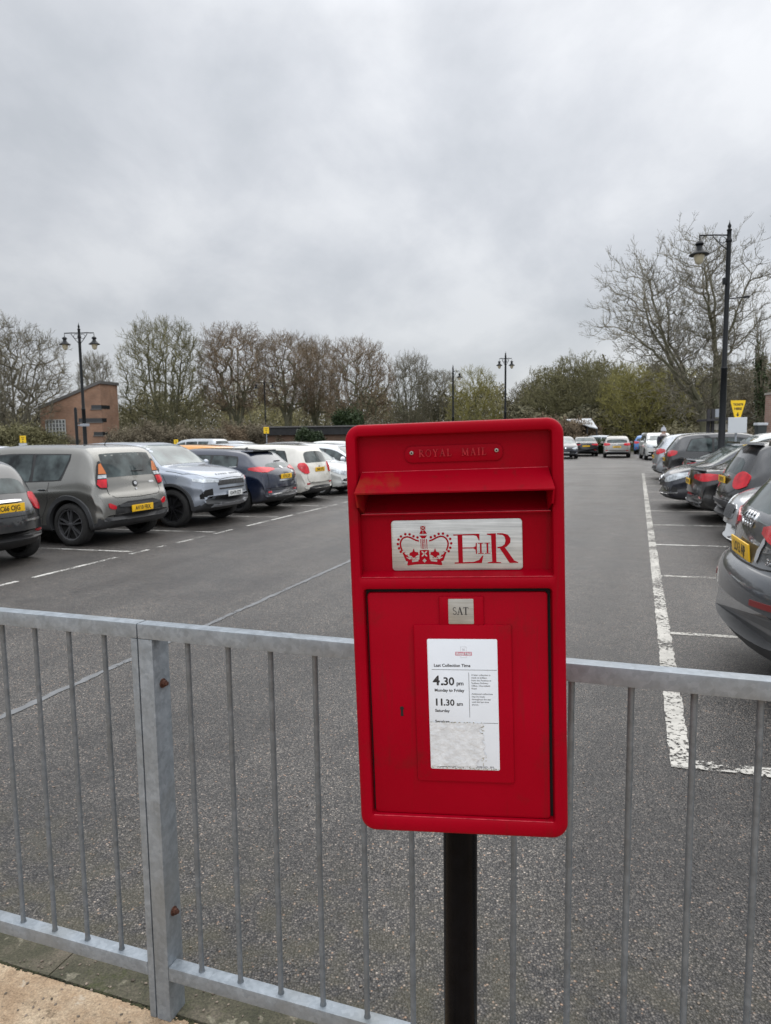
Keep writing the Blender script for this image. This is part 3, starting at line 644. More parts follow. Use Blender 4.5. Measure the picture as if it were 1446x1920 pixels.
#==PART3==
# ------------------------------------------------------------------ cars
def pchip(pts):
    X = [p[0] for p in pts]; Y = [p[1] for p in pts]; n = len(X)
    d = [(Y[i+1]-Y[i])/(X[i+1]-X[i]) for i in range(n-1)]; m = [0]*n; m[0] = d[0]; m[-1] = d[-1]
    for i in range(1, n-1):
        if d[i-1]*d[i] > 0:
            h0, h1 = X[i]-X[i-1], X[i+1]-X[i]; w1, w2 = 2*h1+h0, h1+2*h0; m[i] = (w1+w2)/(w1/d[i-1]+w2/d[i])
    def f(x):
        if x <= X[0]: return Y[0]
        if x >= X[-1]: return Y[-1]
        i = 0
        while x > X[i+1]: i += 1
        h = X[i+1]-X[i]; t = (x-X[i])/h
        return (2*t**3-3*t*t+1)*Y[i]+(t**3-2*t*t+t)*h*m[i]+(-2*t**3+3*t*t)*Y[i+1]+(t**3-t*t)*h*m[i+1]
    return f
def cr_spline(P, per):
    out = []; n = len(P)
    for i in range(n-1):
        p0, p1, p2, p3 = P[max(i-1, 0)], P[i], P[i+1], P[min(i+2, n-1)]
        for k in range(per):
            t = k/per
            out.append(tuple(.5*(2*b+(-a+c)*t+(2*a-5*b+4*c-d)*t*t+(-a+3*b-3*c+d)*t**3) for a, b, c, d in zip(p0, p1, p2, p3)))
    out.append(P[-1]); return out
# glass, lamps and trim shared by all cars
GLASS = mat('tinted_glass', (.004, .006, .007), .02, spec=.28, ior=1.5, var=.5, vscale=3.4, col2=(.10, .125, .125), detail=5); SCREEN = mat('windscreen_glass', (.022, .032, .032), .04, spec=.6, ior=1.7, var=.5, vscale=2.2, col2=(.15, .19, .185), detail=4)
LAMPR = mat('red_lamp_lens', (.52, .007, .018), .10, coat=.3, var=.30, vscale=9); LAMPC = mat('clear_lamp_lens', (.42, .45, .47), .10, metal=.3, coat=.8, var=.45, vscale=16); LAMPA = mat('amber_lamp_lens', (.55, .16, .04), .15, coat=.6)
PLAS = mat('black_plastic_trim', (.018, .018, .019), .55, var=.2, vscale=6); CLAD = mat('grey_plastic_cladding', (.040, .041, .043), .6, var=.2, vscale=5); CHROME = mat('chrome', (.62, .63, .64), .18, metal=1.0)
TYRE = mat('tyre_rubber', (.016, .0155, .015), .85, var=.3, vscale=12); RIMD = mat('black_alloy', (.018, .018, .02), .35, metal=.4); RIMS = mat('silver_alloy', (.33, .34, .35), .35, metal=.7); WELL = mat('wheel_well', (.006, .006, .006), .95)
PY = mat('yellow_plate', (.78, .46, .012), .4); PW = mat('white_plate', (.66, .67, .66), .4); PTXT = mat('plate_black', (.01, .01, .01), .5); SEAM = mat('panel_gap', (.008, .008, .008), .8)
def paint(name, c, metal=.45, rough=.24, dirt=.12):
    if name in MATS: return MATS[name]
    m, t, p, tc = newmat(name); v = tc.outputs['Object']; L = t.links.new
    n = tex(t, 'noise', v, 2.2, Detail=6, Roughness=.65)
    sp = N(t, 'ShaderNodeSeparateXYZ'); L(v, sp.inputs[0])
    mr = N(t, 'ShaderNodeMapRange'); mr.inputs[1].default_value = .2; mr.inputs[2].default_value = .75; mr.inputs[3].default_value = .22; mr.inputs[4].default_value = -.05; L(sp.outputs[2], mr.inputs[0])
    a = N(t, 'ShaderNodeMath', operation='ADD'); L(n.outputs[0], a.inputs[0]); L(mr.outputs[0], a.inputs[1])
    c_ = mixc(t, ramp(t, a.outputs[0], [(.45, (0,)*3), (1.0, (.40,)*3)]), c, (.095, .085, .07))
    L(c_, p.inputs['Base Color']); p.inputs['Metallic'].default_value = metal; p.inputs['Coat Weight'].default_value = 1.0; p.inputs['Coat Roughness'].default_value = .04; p.inputs['Coat IOR'].default_value = 1.5
    L(ramp(t, a.outputs[0], [(.3, (rough,)*3), (1.0, (rough+.25,)*3)]), p.inputs['Roughness']); return m

class Body:
    def __init__(s, sp, hi=True):
        s.sp = sp; L = sp['L']; hx = L/2; s.hx = hx
        s.top, s.belt, s.bot, s.hw = pchip(sp['top']), pchip(sp['belt']), pchip(sp['bot']), pchip(sp['hw'])
        s.tum = sp.get('tumble', .40); s.kf, s.kr = sp.get('kf', .22), sp.get('kr', .12)
        n = 84 if hi else 44; per = 3 if hi else 2
        bm = bmesh.new(); prev = None
        for i in range(n+1):
            x = hx*math.sin((i/n-.5)*math.pi*.9999)
            half = cr_spline(s.section(x), per)
            ring = [(y, z) for y, z in half]+[(-y, z) for y, z in half[-2:0:-1]]
            vs = [bm.verts.new((s.warp(x, y), y, z)) for y, z in ring]
            if prev:
                m = len(vs)
                for k in range(m): bm.faces.new((prev[k], prev[(k+1) % m], vs[(k+1) % m], vs[k]))
            else: bm.faces.new(vs)
            prev = vs
        bm.faces.new(prev[::-1]); bmesh.ops.recalc_face_normals(bm, faces=bm.faces[:])
        for f in bm.faces: f.smooth = True
        s.bvh = BVHTree.FromBMesh(bm)
        me = bpy.data.meshes.new('body'); bm.to_mesh(me); bm.free()
        # wheel openings, cut right into the body
        r = sp['wr']+.055; cb = bmesh.new()
        for wx in (sp['wf'], sp['wb']):
            for sd in (-1, 1):
                y1 = sd*(sp['W']/2+.2); y0 = sd*(sp['W']/2-.30)
                M = Matrix.Translation((wx, (y0+y1)/2, sp['wr']+.01)) @ Matrix.Rotation(R(90), 4, 'X')
                bmesh.ops.create_cone(cb, cap_ends=True, segments=36 if hi else 20, radius1=r, radius2=r, depth=abs(y1-y0), matrix=M)
        cm = bpy.data.meshes.new('c'); cb.to_mesh(cm); cb.free()
        a = bpy.data.objects.new('a', me); c = bpy.data.objects.new('c', cm); COL.objects.link(a); COL.objects.link(c)
        me.materials.append(PLAS); me.materials.append(WELL); cm.materials.append(WELL)
        md = a.modifiers.new('b', 'BOOLEAN'); md.object = c; md.operation = 'DIFFERENCE'; md.solver = 'EXACT'
        dg = bpy.context.evaluated_depsgraph_get(); dg.update(); s.me = bpy.data.meshes.new_from_object(a.evaluated_get(dg))
        bpy.data.objects.remove(a); bpy.data.objects.remove(c)
        # lower cladding: faces below the line use the trim slot
        clad = sp.get('clad', .0); mi = [0]*len(s.me.polygons)
        while len(s.me.materials) < 3: s.me.materials.append(None)
        s.me.materials[0] = None; s.me.materials[1] = WELL; s.me.materials[2] = sp.get('cladmat', PLAS)
        for p in s.me.polygons:
            c = p.center; near = any(math.hypot(c.x-wx, c.z-sp['wr']-.01) < r-.003 for wx in (sp['wf'], sp['wb'])) and abs(c.y) < sp['W']/2-.02
            onwall = any(abs(math.hypot(c.x-wx, c.z-sp['wr']-.01)-r) < .012 for wx in (sp['wf'], sp['wb'])) and abs(p.normal.y) < .3
            zc = s.bot(c.x)+clad
            mi[p.index] = 1 if (near or onwall) and c.z > .05 else (2 if c.z < zc or p.normal.z < -.6 and c.z < .5 else 0)
        s.me.polygons.foreach_set('material_index', mi)
        s.me.shade_smooth(); s.me.set_sharp_from_angle(angle=R(38)); s.parts = []
    def section(s, x):
        zt, zb, hw = s.top(x), s.bot(x), s.hw(x); zt = max(zt, zb+.06); zbe = min(s.belt(x), zt-.045); zbe = max(zbe, zb+.03); h = zbe-zb
        up = zt-zbe; hwr = hw*.955-s.tum*max(0, up-.05)-.01; rc = min(.085, up*.55); s_hwr = hwr
        return [(0, zb), (hw*.6, zb), (hw*.90, zb+.005), (hw*.965, zb+.05*min(1, h*3)), (hw*.992, zb+.28*h), (hw*.982, zb+.52*h), (hw, zb+.74*h), (hw*.986, zb+.83*h), (hw*.955, zbe),
                (hw*.955*.45+hwr*.55, zbe*.42+(zt-rc)*.58), (hwr, zt-rc), (hwr-.05-.04*min(1, up), zt-rc*.32), (hwr*.62, zt-rc*.04), (0, zt)]
    def hwr(s, x):
        return s.section(x)[10][0]
    def warp(s, x, y):
        u = abs(y)/(s.sp['W']/2); t = x/s.hx
        k = s.kf*max(0, (t-.35)/.65)**1.0 if t > 0 else -s.kr*max(0, (-t-.4)/.6)**1.0
        return x-k*u**2.4
    def dec(s, name, pts, d, m, off=.005, th=.012, parent=None, cell=.07, mirror=False, smooth=40):
        """lay a solid panel with the given outline onto the body, seen along -d"""
        for sgn in ((1, -1) if mirror else (1,)):
            D = Vector(d).normalized(); P = [Vector(p) for p in pts]
            if sgn < 0: D.y = -D.y; P = [Vector((p.x, -p.y, p.z)) for p in P]
            U = D.cross(Vector((0, 0, 1))).normalized(); V = U.cross(D)
            bm = bmesh.new(); vs = [bm.verts.new((p.dot(U), p.dot(V), 0)) for p in P]; bm.faces.new(vs)
            us = [v.co.x for v in vs]; vv = [v.co.y for v in vs]
            for ax, lo, hi in ((0, min(us), max(us)), (1, min(vv), max(vv))):
                k = int((hi-lo)/cell)
                for j in range(1, k+1):
                    c = lo+(hi-lo)*j/(k+1); co = Vector((c, 0, 0)) if ax == 0 else Vector((0, c, 0)); no = Vector((1, 0, 0)) if ax == 0 else Vector((0, 1, 0))
                    bmesh.ops.bisect_plane(bm, geom=bm.verts[:]+bm.edges[:]+bm.faces[:], plane_co=co, plane_no=no)
            bad = False
            for v in bm.verts:
                o = U*v.co.x+V*v.co.y+D*6; hit = s.bvh.ray_cast(o, -D)
                if hit[0] is None:
                    hit = s.bvh.find_nearest(U*v.co.x+V*v.co.y+D*(s.hx*.9 if abs(D.x) > .5 else .8)); 
                n = hit[1]; n = n if n.dot(D) > 0 else -n
                v.co = hit[0]+n*off*.7+D*off*.3
            r = bmesh.ops.extrude_face_region(bm, geom=bm.faces[:]); ev = [g for g in r['geom'] if isinstance(g, bmesh.types.BMVert)]
            bmesh.ops.translate(bm, vec=-D*th, verts=ev)
            me = bm_mesh(bm, smooth, name); s.parts.append((name, me, m, parent))
    def line(s, name, pts, d, w=.010, m=None, mirror=True, off=.0012):
        """a thin seam along a path"""
        D = Vector(d).normalized()
        for sgn in ((1, -1) if mirror else (1,)):
            P = [Vector((p[0], sgn*p[1], p[2])) for p in pts]; DD = Vector((D.x, sgn*D.y, D.z)); bm = bmesh.new(); prev = None
            Q = []
            for a, b in zip(P, P[1:]):
                k = max(1, int((b-a).length/.05)); Q += [a+(b-a)*i/k for i in range(k)]
            Q.append(P[-1])
            for i, q in enumerate(Q):
                t = (Q[min(i+1, len(Q)-1)]-Q[max(0, i-1)]).normalized(); sd = t.cross(DD).normalized()*w/2; row = []
                for e in (-1, 1):
                    h = s.bvh.ray_cast(q+sd*e-DD*q.dot(DD)+DD*6, -DD)
                    row.append(bm.verts.new((h[0]+DD*off) if h[0] else q))
                if prev: bm.faces.new((prev[0], prev[1], row[1], row[0]))
                prev = row
            s.parts.append((name, bm_mesh(bm, None, name), m or SEAM, None))
def wheel_mesh(r, w, style, hi):
    n = 40 if hi else 22; bm = bmesh.new(); rr = r*.72
    lathe(bm, [(rr, w*.40), (rr+.012, w*.5), (r*.86, w*.52), (r-.022, w*.46), (r-.004, w*.36), (r, w*.15), (r, -w*.15), (r-.004, -w*.36), (r-.02, -w*.46), (r*.8, -w*.5), (rr, -w*.4)], n, axis='Y')
    lathe(bm, [(r+.001, w*.2), (r+.001, w*.17)], n, axis='Y')
    ty = bm_mesh(bm, 40, 'wheel'); ty.materials.append(TYRE)
    bm = bmesh.new(); lathe(bm, [(rr+.004, w*.43), (rr-.002, w*.47), (rr-.016, w*.44), (rr-.02, w*.20), (.001, w*.16)], n, axis='Y')
    for f in bm.faces: f.material_index = 0
    k0 = len(bm.faces); lathe(bm, [(.001, w*.44), (.03, w*.44), (.045, w*.40), (.05, w*.2)], 16, axis='Y')
    N_ = {'five': 5, 'twin': 5, 'ten': 10, 'multi': 9}[style]
    for i in range(N_):
        a = 2*math.pi*i/N_+.3
        for dd in ((-.17, .17) if style == 'twin' else (0,)):
            wd = {'five': .05, 'twin': .020, 'ten': .020, 'multi': .022}[style]; tw = .16 if style == 'multi' else 0
            M = Matrix.Rotation(a+dd, 4, 'Y'); q = []
            for (x, z) in ((.035, -wd*.6), (rr-.012, -wd*.5+tw*rr), (rr-.012, wd*.5+tw*rr), (.035, wd*.6)): q.append((x, z))
            p0 = [bm.verts.new(M @ Vector((x, w*(.42 if x < .1 else .40), z))) for x, z in q]; p1 = [bm.verts.new(M @ Vector((x, w*.22, z*1.0))) for x, z in q]
            bm.faces.new(p0); bridge(bm, p0, p1)
    rim = bm_mesh(bm, 30, 'rim'); 
    mi = [0]*len(rim.polygons)
    for p in rim.polygons:
        c = p.center; mi[p.index] = 1 if c.y < w*.215 and math.hypot(c.x, c.z) < rr-.01 else 0
    rim.materials.append(None); rim.materials.append(WELL); rim.polygons.foreach_set('material_index', mi); return ty, rim

def rounded(pts, it=2):
    P = [Vector(p) for p in pts]
    for _ in range(it):
        Q = []
        for i in range(len(P)):
            a, b = P[i], P[(i+1) % len(P)]; Q += [a*.78+b*.22, a*.22+b*.78]
        P = Q
    return [tuple(p) for p in P]
def wheel_types(): return {}
TYPES = {}
def build_type(key, sp, hi):
    b = Body(sp, hi); hx, Wd = b.hx, sp['W']; wh = Wd/2
    # side glass, following roof and belt
    xr, xf, bp = sp['glass']
    def up(x): return b.top(x)-sp.get('gtop', .10)
    def lo(x): return b.belt(x)+.02
    xs = [xr+(xf-xr)*i/26 for i in range(27)]; xs = [x for x in xs if up(x)-lo(x) > .02]
    def pane(x0, x1, rake0=0, rake1=0):
        q = [x for x in xs if x0+.0 <= x <= x1]; q = sorted(set([max(x0, xs[0])]+q+[min(x1, xs[-1])]))
        bot_ = [(x, wh, lo(x)) for x in q]; top_ = [(x, wh, up(x)) for x in q]
        if rake0: top_ = [(x+rake0*max(0, 1-(x-q[0])/(abs(rake0)+.3)), wh, z) for x, _, z in top_]
        return bot_+top_[::-1]
    cuts = [xs[0]]+list(bp)+[xs[-1]]
    for i, (c0, c1) in enumerate(zip(cuts, cuts[1:])):
        if c1-c0 < .12: continue
        g0 = c0+(.03 if i else 0); g1 = c1-(.03 if i < len(cuts)-2 else 0)
        b.dec('side_window', rounded(pane(g0, g1, sp.get('rake', .18) if i == 0 else 0), 1), (0, 1, .28), GLASS, .0055, .01, mirror=True, cell=.10 if hi else .2)
    if hi:
        q = [x for x in xs]; rk = sp.get('rake', .18)
        tp = [(x+rk*max(0, 1-(x-q[0])/(abs(rk)+.3))-(.03 if i == 0 else 0), wh, up(x)+.022) for i, x in enumerate(q)]
        b.dec('window_surround', rounded([(q[0]-.035, wh, lo(q[0])-.018)]+[(x, wh, lo(x)-.018) for x in q]+[(q[-1]+.03, wh, lo(q[-1])-.018)]+tp[::-1], 1), (0, 1, .28), PLAS, .0015, .008, mirror=True, cell=.12)
    if hi and len(cuts) > 2:
        for c in bp: b.dec('door_pillar', [(c-.028, wh, lo(c)), (c+.028, wh, lo(c)), (c+.028, wh, up(c)), (c-.028, wh, up(c))], (0, 1, .28), PLAS, .003, .008, mirror=True, cell=.12)
    if sp.get('chrome_line'): b.line('window_trim', [(x, wh, lo(x)-.012) for x in xs], (0, 1, .1), .016, CHROME, off=.004)
    # windscreen and rear window
    def screen(name, x0, x1, d, ins, m):
        k = 6; X = [x0+(x1-x0)*i/k for i in range(k+1)]
        rt = [(b.warp(x, b.hwr(x)), b.hwr(x)-ins, b.top(x)) for x in X]; b.dec(name, rounded(rt+[(p[0], -p[1], p[2]) for p in rt[::-1]], 1), d, m, .004, .01, cell=.12 if hi else .25)
    screen('windscreen', sp['ws'][0], sp['ws'][1], (.55, 0, .83), .055, SCREEN)
    if 'rwp' in sp: 
        q = sp['rwp']; b.dec('rear_window', rounded([(-hx, y, z) for y, z in q]+[(-hx, -y, z) for y, z in q[::-1]], sp.get('rwr', 2)), (-1, 0, sp.get('rwt', .25)), GLASS, .004, .01, cell=.12)
    else: screen('rear_window', sp['rw'][0], sp['rw'][1], sp.get('rwd', (-.8, 0, .6)), .07, GLASS)
    for nm, pts, d, m, kw in sp['decals']: b.dec(nm, pts, d, m, **kw)
    if hi:
        for pts, d in sp.get('seams', []): b.line('panel_gap', pts, d)
    for (x, z) in (sp.get('handles', []) if hi else []):
        bm = bmesh.new(); box(bm, x-.085, x+.085, -.012, .012, z-.014, z+.014, .008); h = b.bvh.ray_cast(Vector((x, 3, z)), Vector((0, -1, 0)))
        y = h[0].y if h[0] else wh
        for s_ in (1, -1):
            bb = bm.copy(); bmesh.ops.translate(bb, vec=(0, s_*(y+.016), 0), verts=bb.verts[:]); b.parts.append(('door_handle', bm_mesh(bb, 40), sp.get('hmat'), None))
        bm.free()
    # mirrors
    mx = sp['mirror']
    for s_ in (1, -1):
        bm = bmesh.new(); bmesh.ops.create_uvsphere(bm, u_segments=16, v_segments=10, radius=1, matrix=Matrix.Translation((mx[0], s_*(wh+.085), mx[1])) @ Matrix.Rotation(s_*.25, 4, 'Z') @ Matrix.Diagonal((.065, .115, .078, 1)))
        for v in bm.verts:
            if v.co.x < mx[0]-.028: v.co.x = mx[0]-.028
        tube(bm, [(mx[0]+.01, s_*(wh-.10), mx[1]-.09), (mx[0], s_*(wh+.03), mx[1]-.05)], .022, 8)
        b.parts.append(('wing_mirror', bm_mesh(bm, 45), None, None))
    # plates
    for which, x, z, dirx in (('front', hx, sp['pf'], 1), ('rear', -hx, sp['pr'], -1)):
        h = b.bvh.ray_cast(Vector((dirx*6, 0, z)), Vector((-dirx, 0, 0))); xx = h[0].x if h[0] else x
        xx += dirx*sp.get('pout', .014)
        tl = sp.get('ptilt', .0)
        M = Matrix.Translation((xx, 0, z)) @ Matrix.Rotation(dirx*0-(tl if dirx < 0 else 0)*-1, 4, 'Y')
        bm = bmesh.new(); box(bm, -.006, .006, -.26, .26, -.0555, .0555, .004); xform(bm, M); sp[which+'_M'] = (M, dirx)
        b.parts.append(('number_plate_'+which, bm_mesh(bm, 30), PW if dirx > 0 else PY, None))
    for q in sp.get('extra', []): 
        for nm, bmf, m in q(b): b.parts.append((nm, bm_mesh(bmf, 40), m, None))
    TYPES[key] = (b, sp, hi, wheel_mesh(sp['wr'], .215, 'ten', hi))
    return b
WHEELS = {}
CARN = [0]
def car(key, px, py, head, pm, label, cat='car', group=None, rim='ten', rimm=None, front=None, rear=None, jit=0, z=0, both=True, scale=None):
    """head 'L': nose points to -px, 'R': nose to +px, or an angle in the park frame"""
    b, sp, hi, _ = TYPES[key]
    ang = {'L': math.pi-A, 'R': -A}.get(head, None) if isinstance(head, str) else head-A
    rt = empty('parked_car', PK(px, py, z), ang+R(jit)); tag(rt, label, cat, group)
    if scale: rt.scale = scale
    o = link('body', b.me, rt)
    o.material_slots[0].link = 'OBJECT'; o.material_slots[0].material = pm
    for nm, me, m, par in b.parts:
        if nm.startswith('number_plate'):
            which = nm.rsplit('_', 1)[1]; txt = front if which == 'front' else rear
            q = link('number_plate', me, rt, m)
            if txt:
                M, dx = sp[which+'_M']; t = text_mesh(txt, .094, .0022, .0006, 'CENTER', 1.0, .92)
                T = Matrix(((0, 0, dx, 0), (dx, 0, 0, 0), (0, 1, 0, 0), (0, 0, 0, 1)))
                xform(t, M @ Matrix.Translation((dx*.0068, 0, -.032)) @ T); obj('registration', t, PTXT, q, None)
            continue
        q = bpy.data.objects.new(nm, me); COL.objects.link(q); q.parent = rt
        if not me.materials: me.materials.append(None)
        q.material_slots[0].link = 'OBJECT'; q.material_slots[0].material = m or pm
    wk = (sp['wr'], rim, hi)
    if wk not in WHEELS: WHEELS[wk] = wheel_mesh(sp['wr'], .21, rim, hi)
    ty, rm = WHEELS[wk]
    for wx in (sp['wf'], sp['wb']):
        for s_ in (1, -1):
            w = link('wheel', ty, rt); w.location = (wx, s_*(sp['W']/2-.125), sp['wr']); w.rotation_euler = (0, 0.4*wx, 0 if s_ > 0 else math.pi)
            r_ = bpy.data.objects.new('rim', rm); COL.objects.link(r_); r_.parent = w; r_.material_slots[0].link = 'OBJECT'; r_.material_slots[0].material = rimm or RIMS
    CARN[0] += 1
    return rt
def quadr(x, pts): return [(x, y, z) for y, z in pts]

# --- a five-door hatchback
def hatch_spec(**k):
    sp = dict(L=4.2, W=1.79, wr=.315, wf=1.27, wb=-1.33,
        top=[(-2.10, .52), (-2.085, .66), (-2.05, .80), (-2.02, .92), (-1.97, 1.00), (-1.86, 1.14), (-1.66, 1.36), (-1.50, 1.415), (-.9, 1.46), (-.2, 1.475), (.3, 1.435), (.55, 1.36), (1.22, 1.00), (1.6, .93), (1.9, .83), (2.04, .70), (2.10, .50)],
        belt=[(-2.10, .84), (-1.7, .97), (-1.2, .95), (0, .92), (1.1, .885), (1.7, .80), (2.1, .62)],
        bot=[(-2.10, .36), (-2.0, .26), (-1.7, .20), (1.7, .19), (2.0, .22), (2.10, .32)],
        hw=[(-2.10, .80), (-2.0, .85), (-1.6, .885), (0, .895), (1.5, .885), (1.9, .84), (2.10, .76)],
        glass=(-1.50, 1.12, (-.72, .18)), rake=.16, ws=(.50, 1.20), rwp=[(.60, 1.30), (.66, 1.10), (.60, 1.03), (.0, 1.02)][::-1], pf=.40, pr=.72, mirror=(.88, .98),
        handles=[(-.62, .82), (.33, .81)], clad=.06,
        seams=[([(-.72, .9, .90), (-.78, .9, .6), (-.90, .9, .28)], (0, 1, 0)), ([(.16, .9, .92), (.17, .9, .25)], (0, 1, 0)), ([(1.00, .9, .88), (.98, .9, .45), (.90, .9, .26)], (0, 1, 0)), ([(-.9, .9, .27), (.9, .9, .26)], (0, 1, 0)),
               ([(-2.1, .66, .98), (-2.1, .68, .6), (-2.1, .60, .52), (-2.1, 0, .50), (-2.1, -.60, .52), (-2.1, -.68, .6), (-2.1, -.66, .98)], (-1, 0, 0))],
        decals=[])
    sp['decals'] = [('tail_light', rounded([(-2.1, .50, .82), (-2.1, .50, .95), (-2.0, .80, .99), (-1.85, .90, .97), (-1.86, .9, .86), (-2.05, .80, .80)], 1), (-.8, .6, 0), LAMPR, dict(mirror=True, off=.010, th=.02)),
        ('headlight', rounded([(2.1, .50, .62), (2.1, .48, .70), (1.85, .80, .80), (1.62, .90, .84), (1.66, .90, .76), (2.0, .78, .63)], 1), (.8, .6, .15), LAMPC, dict(mirror=True, off=.008, th=.02)),
        ('grille', [(2.1, .46, .60), (2.1, .44, .69), (2.1, -.44, .69), (2.1, -.46, .60)], (1, 0, .1), PLAS, dict(off=.008)),
        ('lower_grille', rounded([(2.1, .62, .26), (2.1, .60, .44), (2.1, -.60, .44), (2.1, -.62, .26)], 1), (1, 0, 0), PLAS, dict(off=.008)),
        ('rear_valance', rounded([(-2.1, .66, .30), (-2.1, .62, .42), (-2.1, -.62, .42), (-2.1, -.66, .30)], 1), (-1, 0, 0), PLAS, dict(off=.008)),
        ('badge', [(-2.1, .05*math.cos(a), .90+.05*math.sin(a)) for a in [i*math.pi/8 for i in range(16)]], (-1, 0, .3), CHROME, dict(off=.008)),
        ('badge', [(2.1, .05*math.cos(a), .72+.05*math.sin(a)) for a in [i*math.pi/8 for i in range(16)]], (1, 0, .3), CHROME, dict(off=.014)),
        ('reflector', [(-2.1, .62, .46), (-2.1, .62, .50), (-2.1, .76, .50), (-2.1, .76, .46)], (-.9, .4, 0), LAMPR, dict(mirror=True, off=.006))]
    sp.update(k); return sp
def scaled(sp, sx=1, sy=1, sz=1, **k):
    """same body style in other proportions"""
    sp = dict(sp); sp['L'] *= sx; sp['W'] *= sy
    for q, f in (('top', sz), ('belt', sz), ('bot', 1), ('hw', sy)): sp[q] = [(x*sx, v*f) for x, v in sp[q]]
    for q in ('wf', 'wb'): sp[q] *= sx
    g = sp['glass']; sp['glass'] = (g[0]*sx, g[1]*sx, tuple(c*sx for c in g[2])); sp['ws'] = tuple(v*sx for v in sp['ws'])
    if 'rw' in sp: sp['rw'] = tuple(v*sx for v in sp['rw'])
    if 'rwp' in sp: sp['rwp'] = [(y*sy, z*sz) for y, z in sp['rwp']]
    sp['decals'] = [(n, [(x*sx, y*sy, z*sz) for x, y, z in p], d, m, kw) for n, p, d, m, kw in sp['decals']]
    sp['seams'] = [([(x*sx, y*sy, z*sz) for x, y, z in p], d) for p, d in sp.get('seams', [])]
    sp['handles'] = [(x*sx, z*sz) for x, z in sp.get('handles', [])]; sp['mirror'] = (sp['mirror'][0]*sx, sp['mirror'][1]*sz); sp['pf'] *= sz; sp['pr'] *= sz
    sp.update(k); return sp
def circ(x, cy, cz, ry, rz, n=18): return [(x, cy+ry*math.cos(i*2*math.pi/n), cz+rz*math.sin(i*2*math.pi/n)) for i in range(n)]
def swap(sp, names, new):
    sp = dict(sp); sp['decals'] = [d for d in sp['decals'] if d[0] not in names]+new; return sp
def aerial(x, rod=True):
    def f(b):
        bm = bmesh.new(); z = b.top(x)
        if rod: tube(bm, [(x, 0, z-.01), (x-.02, 0, z+.02), (x-.17, 0, z+.17)], [.012, .006, .003], 6)
        else:
            vs = [bm.verts.new(p) for p in ((x+.08, 0, z-.005), (x-.06, .02, z-.005), (x-.06, -.02, z-.005), (x-.055, 0, z+.055))]
            for t in ((0, 1, 3), (0, 3, 2), (1, 2, 3), (0, 2, 1)): bm.faces.new([vs[i] for i in t])
        return [('aerial', bm, PLAS)]
    return f
def wiper(x0, z0, ln, d=-1):
    def f(b):
        bm = bmesh.new(); P = []
        for i in range(6):
            y = .0-ln*i/5; h = b.bvh.ray_cast(Vector((-6, y, z0)), Vector((1, 0, 0))); P.append((h[0].x-.018 if h[0] else x0, y, z0))
        tube(bm, P, .009, 6); return [('rear_wiper', bm, PLAS)]
    return f
def spoiler(x0, x1, hw_, dz=.0, th=.02):
    def f(b):
        bm = bmesh.new(); z0, z1 = b.top(x0)+.004, b.top(x0)+dz
        a = [bm.verts.new((x, y, z)) for x, y, z in ((x0, hw_, z0-.03), (x1, hw_*.92, z1-.03), (x1, -hw_*.92, z1-.03), (x0, -hw_, z0-.03))]
        c = [bm.verts.new((x, y, z)) for x, y, z in ((x0, hw_*.97, z0), (x1, hw_*.88, z1), (x1, -hw_*.88, z1), (x0, -hw_*.97, z0))]
        bm.faces.new(a[::-1]); bm.faces.new(c); bridge(bm, a, c); return [('spoiler', bm, None)]
    return f
def arch_trim(w, m, off=.016):
    """plastic wheel-arch mouldings"""
    def f(b):
        out = []
        for wx in (b.sp['wf'], b.sp['wb']):
            for s_ in (1, -1):
                bm = bmesh.new(); prev = None; r = b.sp['wr']+.054; cz = b.sp['wr']+.01
                for i in range(29):
                    a = R(-22+224*i/28); row = []
                    for rr, o in ((r-.006, -.05), (r-.004, off), (r+w*.8, off), (r+w, -.01)):
                        x, z = wx+rr*math.cos(a), cz+rr*math.sin(a); z = max(z, b.bot(x)+.02)
                        h = b.bvh.ray_cast(Vector((x, s_*3, z)), Vector((0, -s_, 0))); y = h[0].y if h[0] else s_*b.sp['W']/2
                        row.append(bm.verts.new((x, y+s_*o, z)))
                    if prev:
                        for k in range(3): bm.faces.new((prev[k], prev[k+1], row[k+1], row[k]))
                    prev = row
                out.append(('wheel_arch_trim', bm, m))
        return out
    return f

HI = hatch_spec()
build_type('hatch', HI, True)
build_type('hatch_far', dict(hatch_spec()), False)
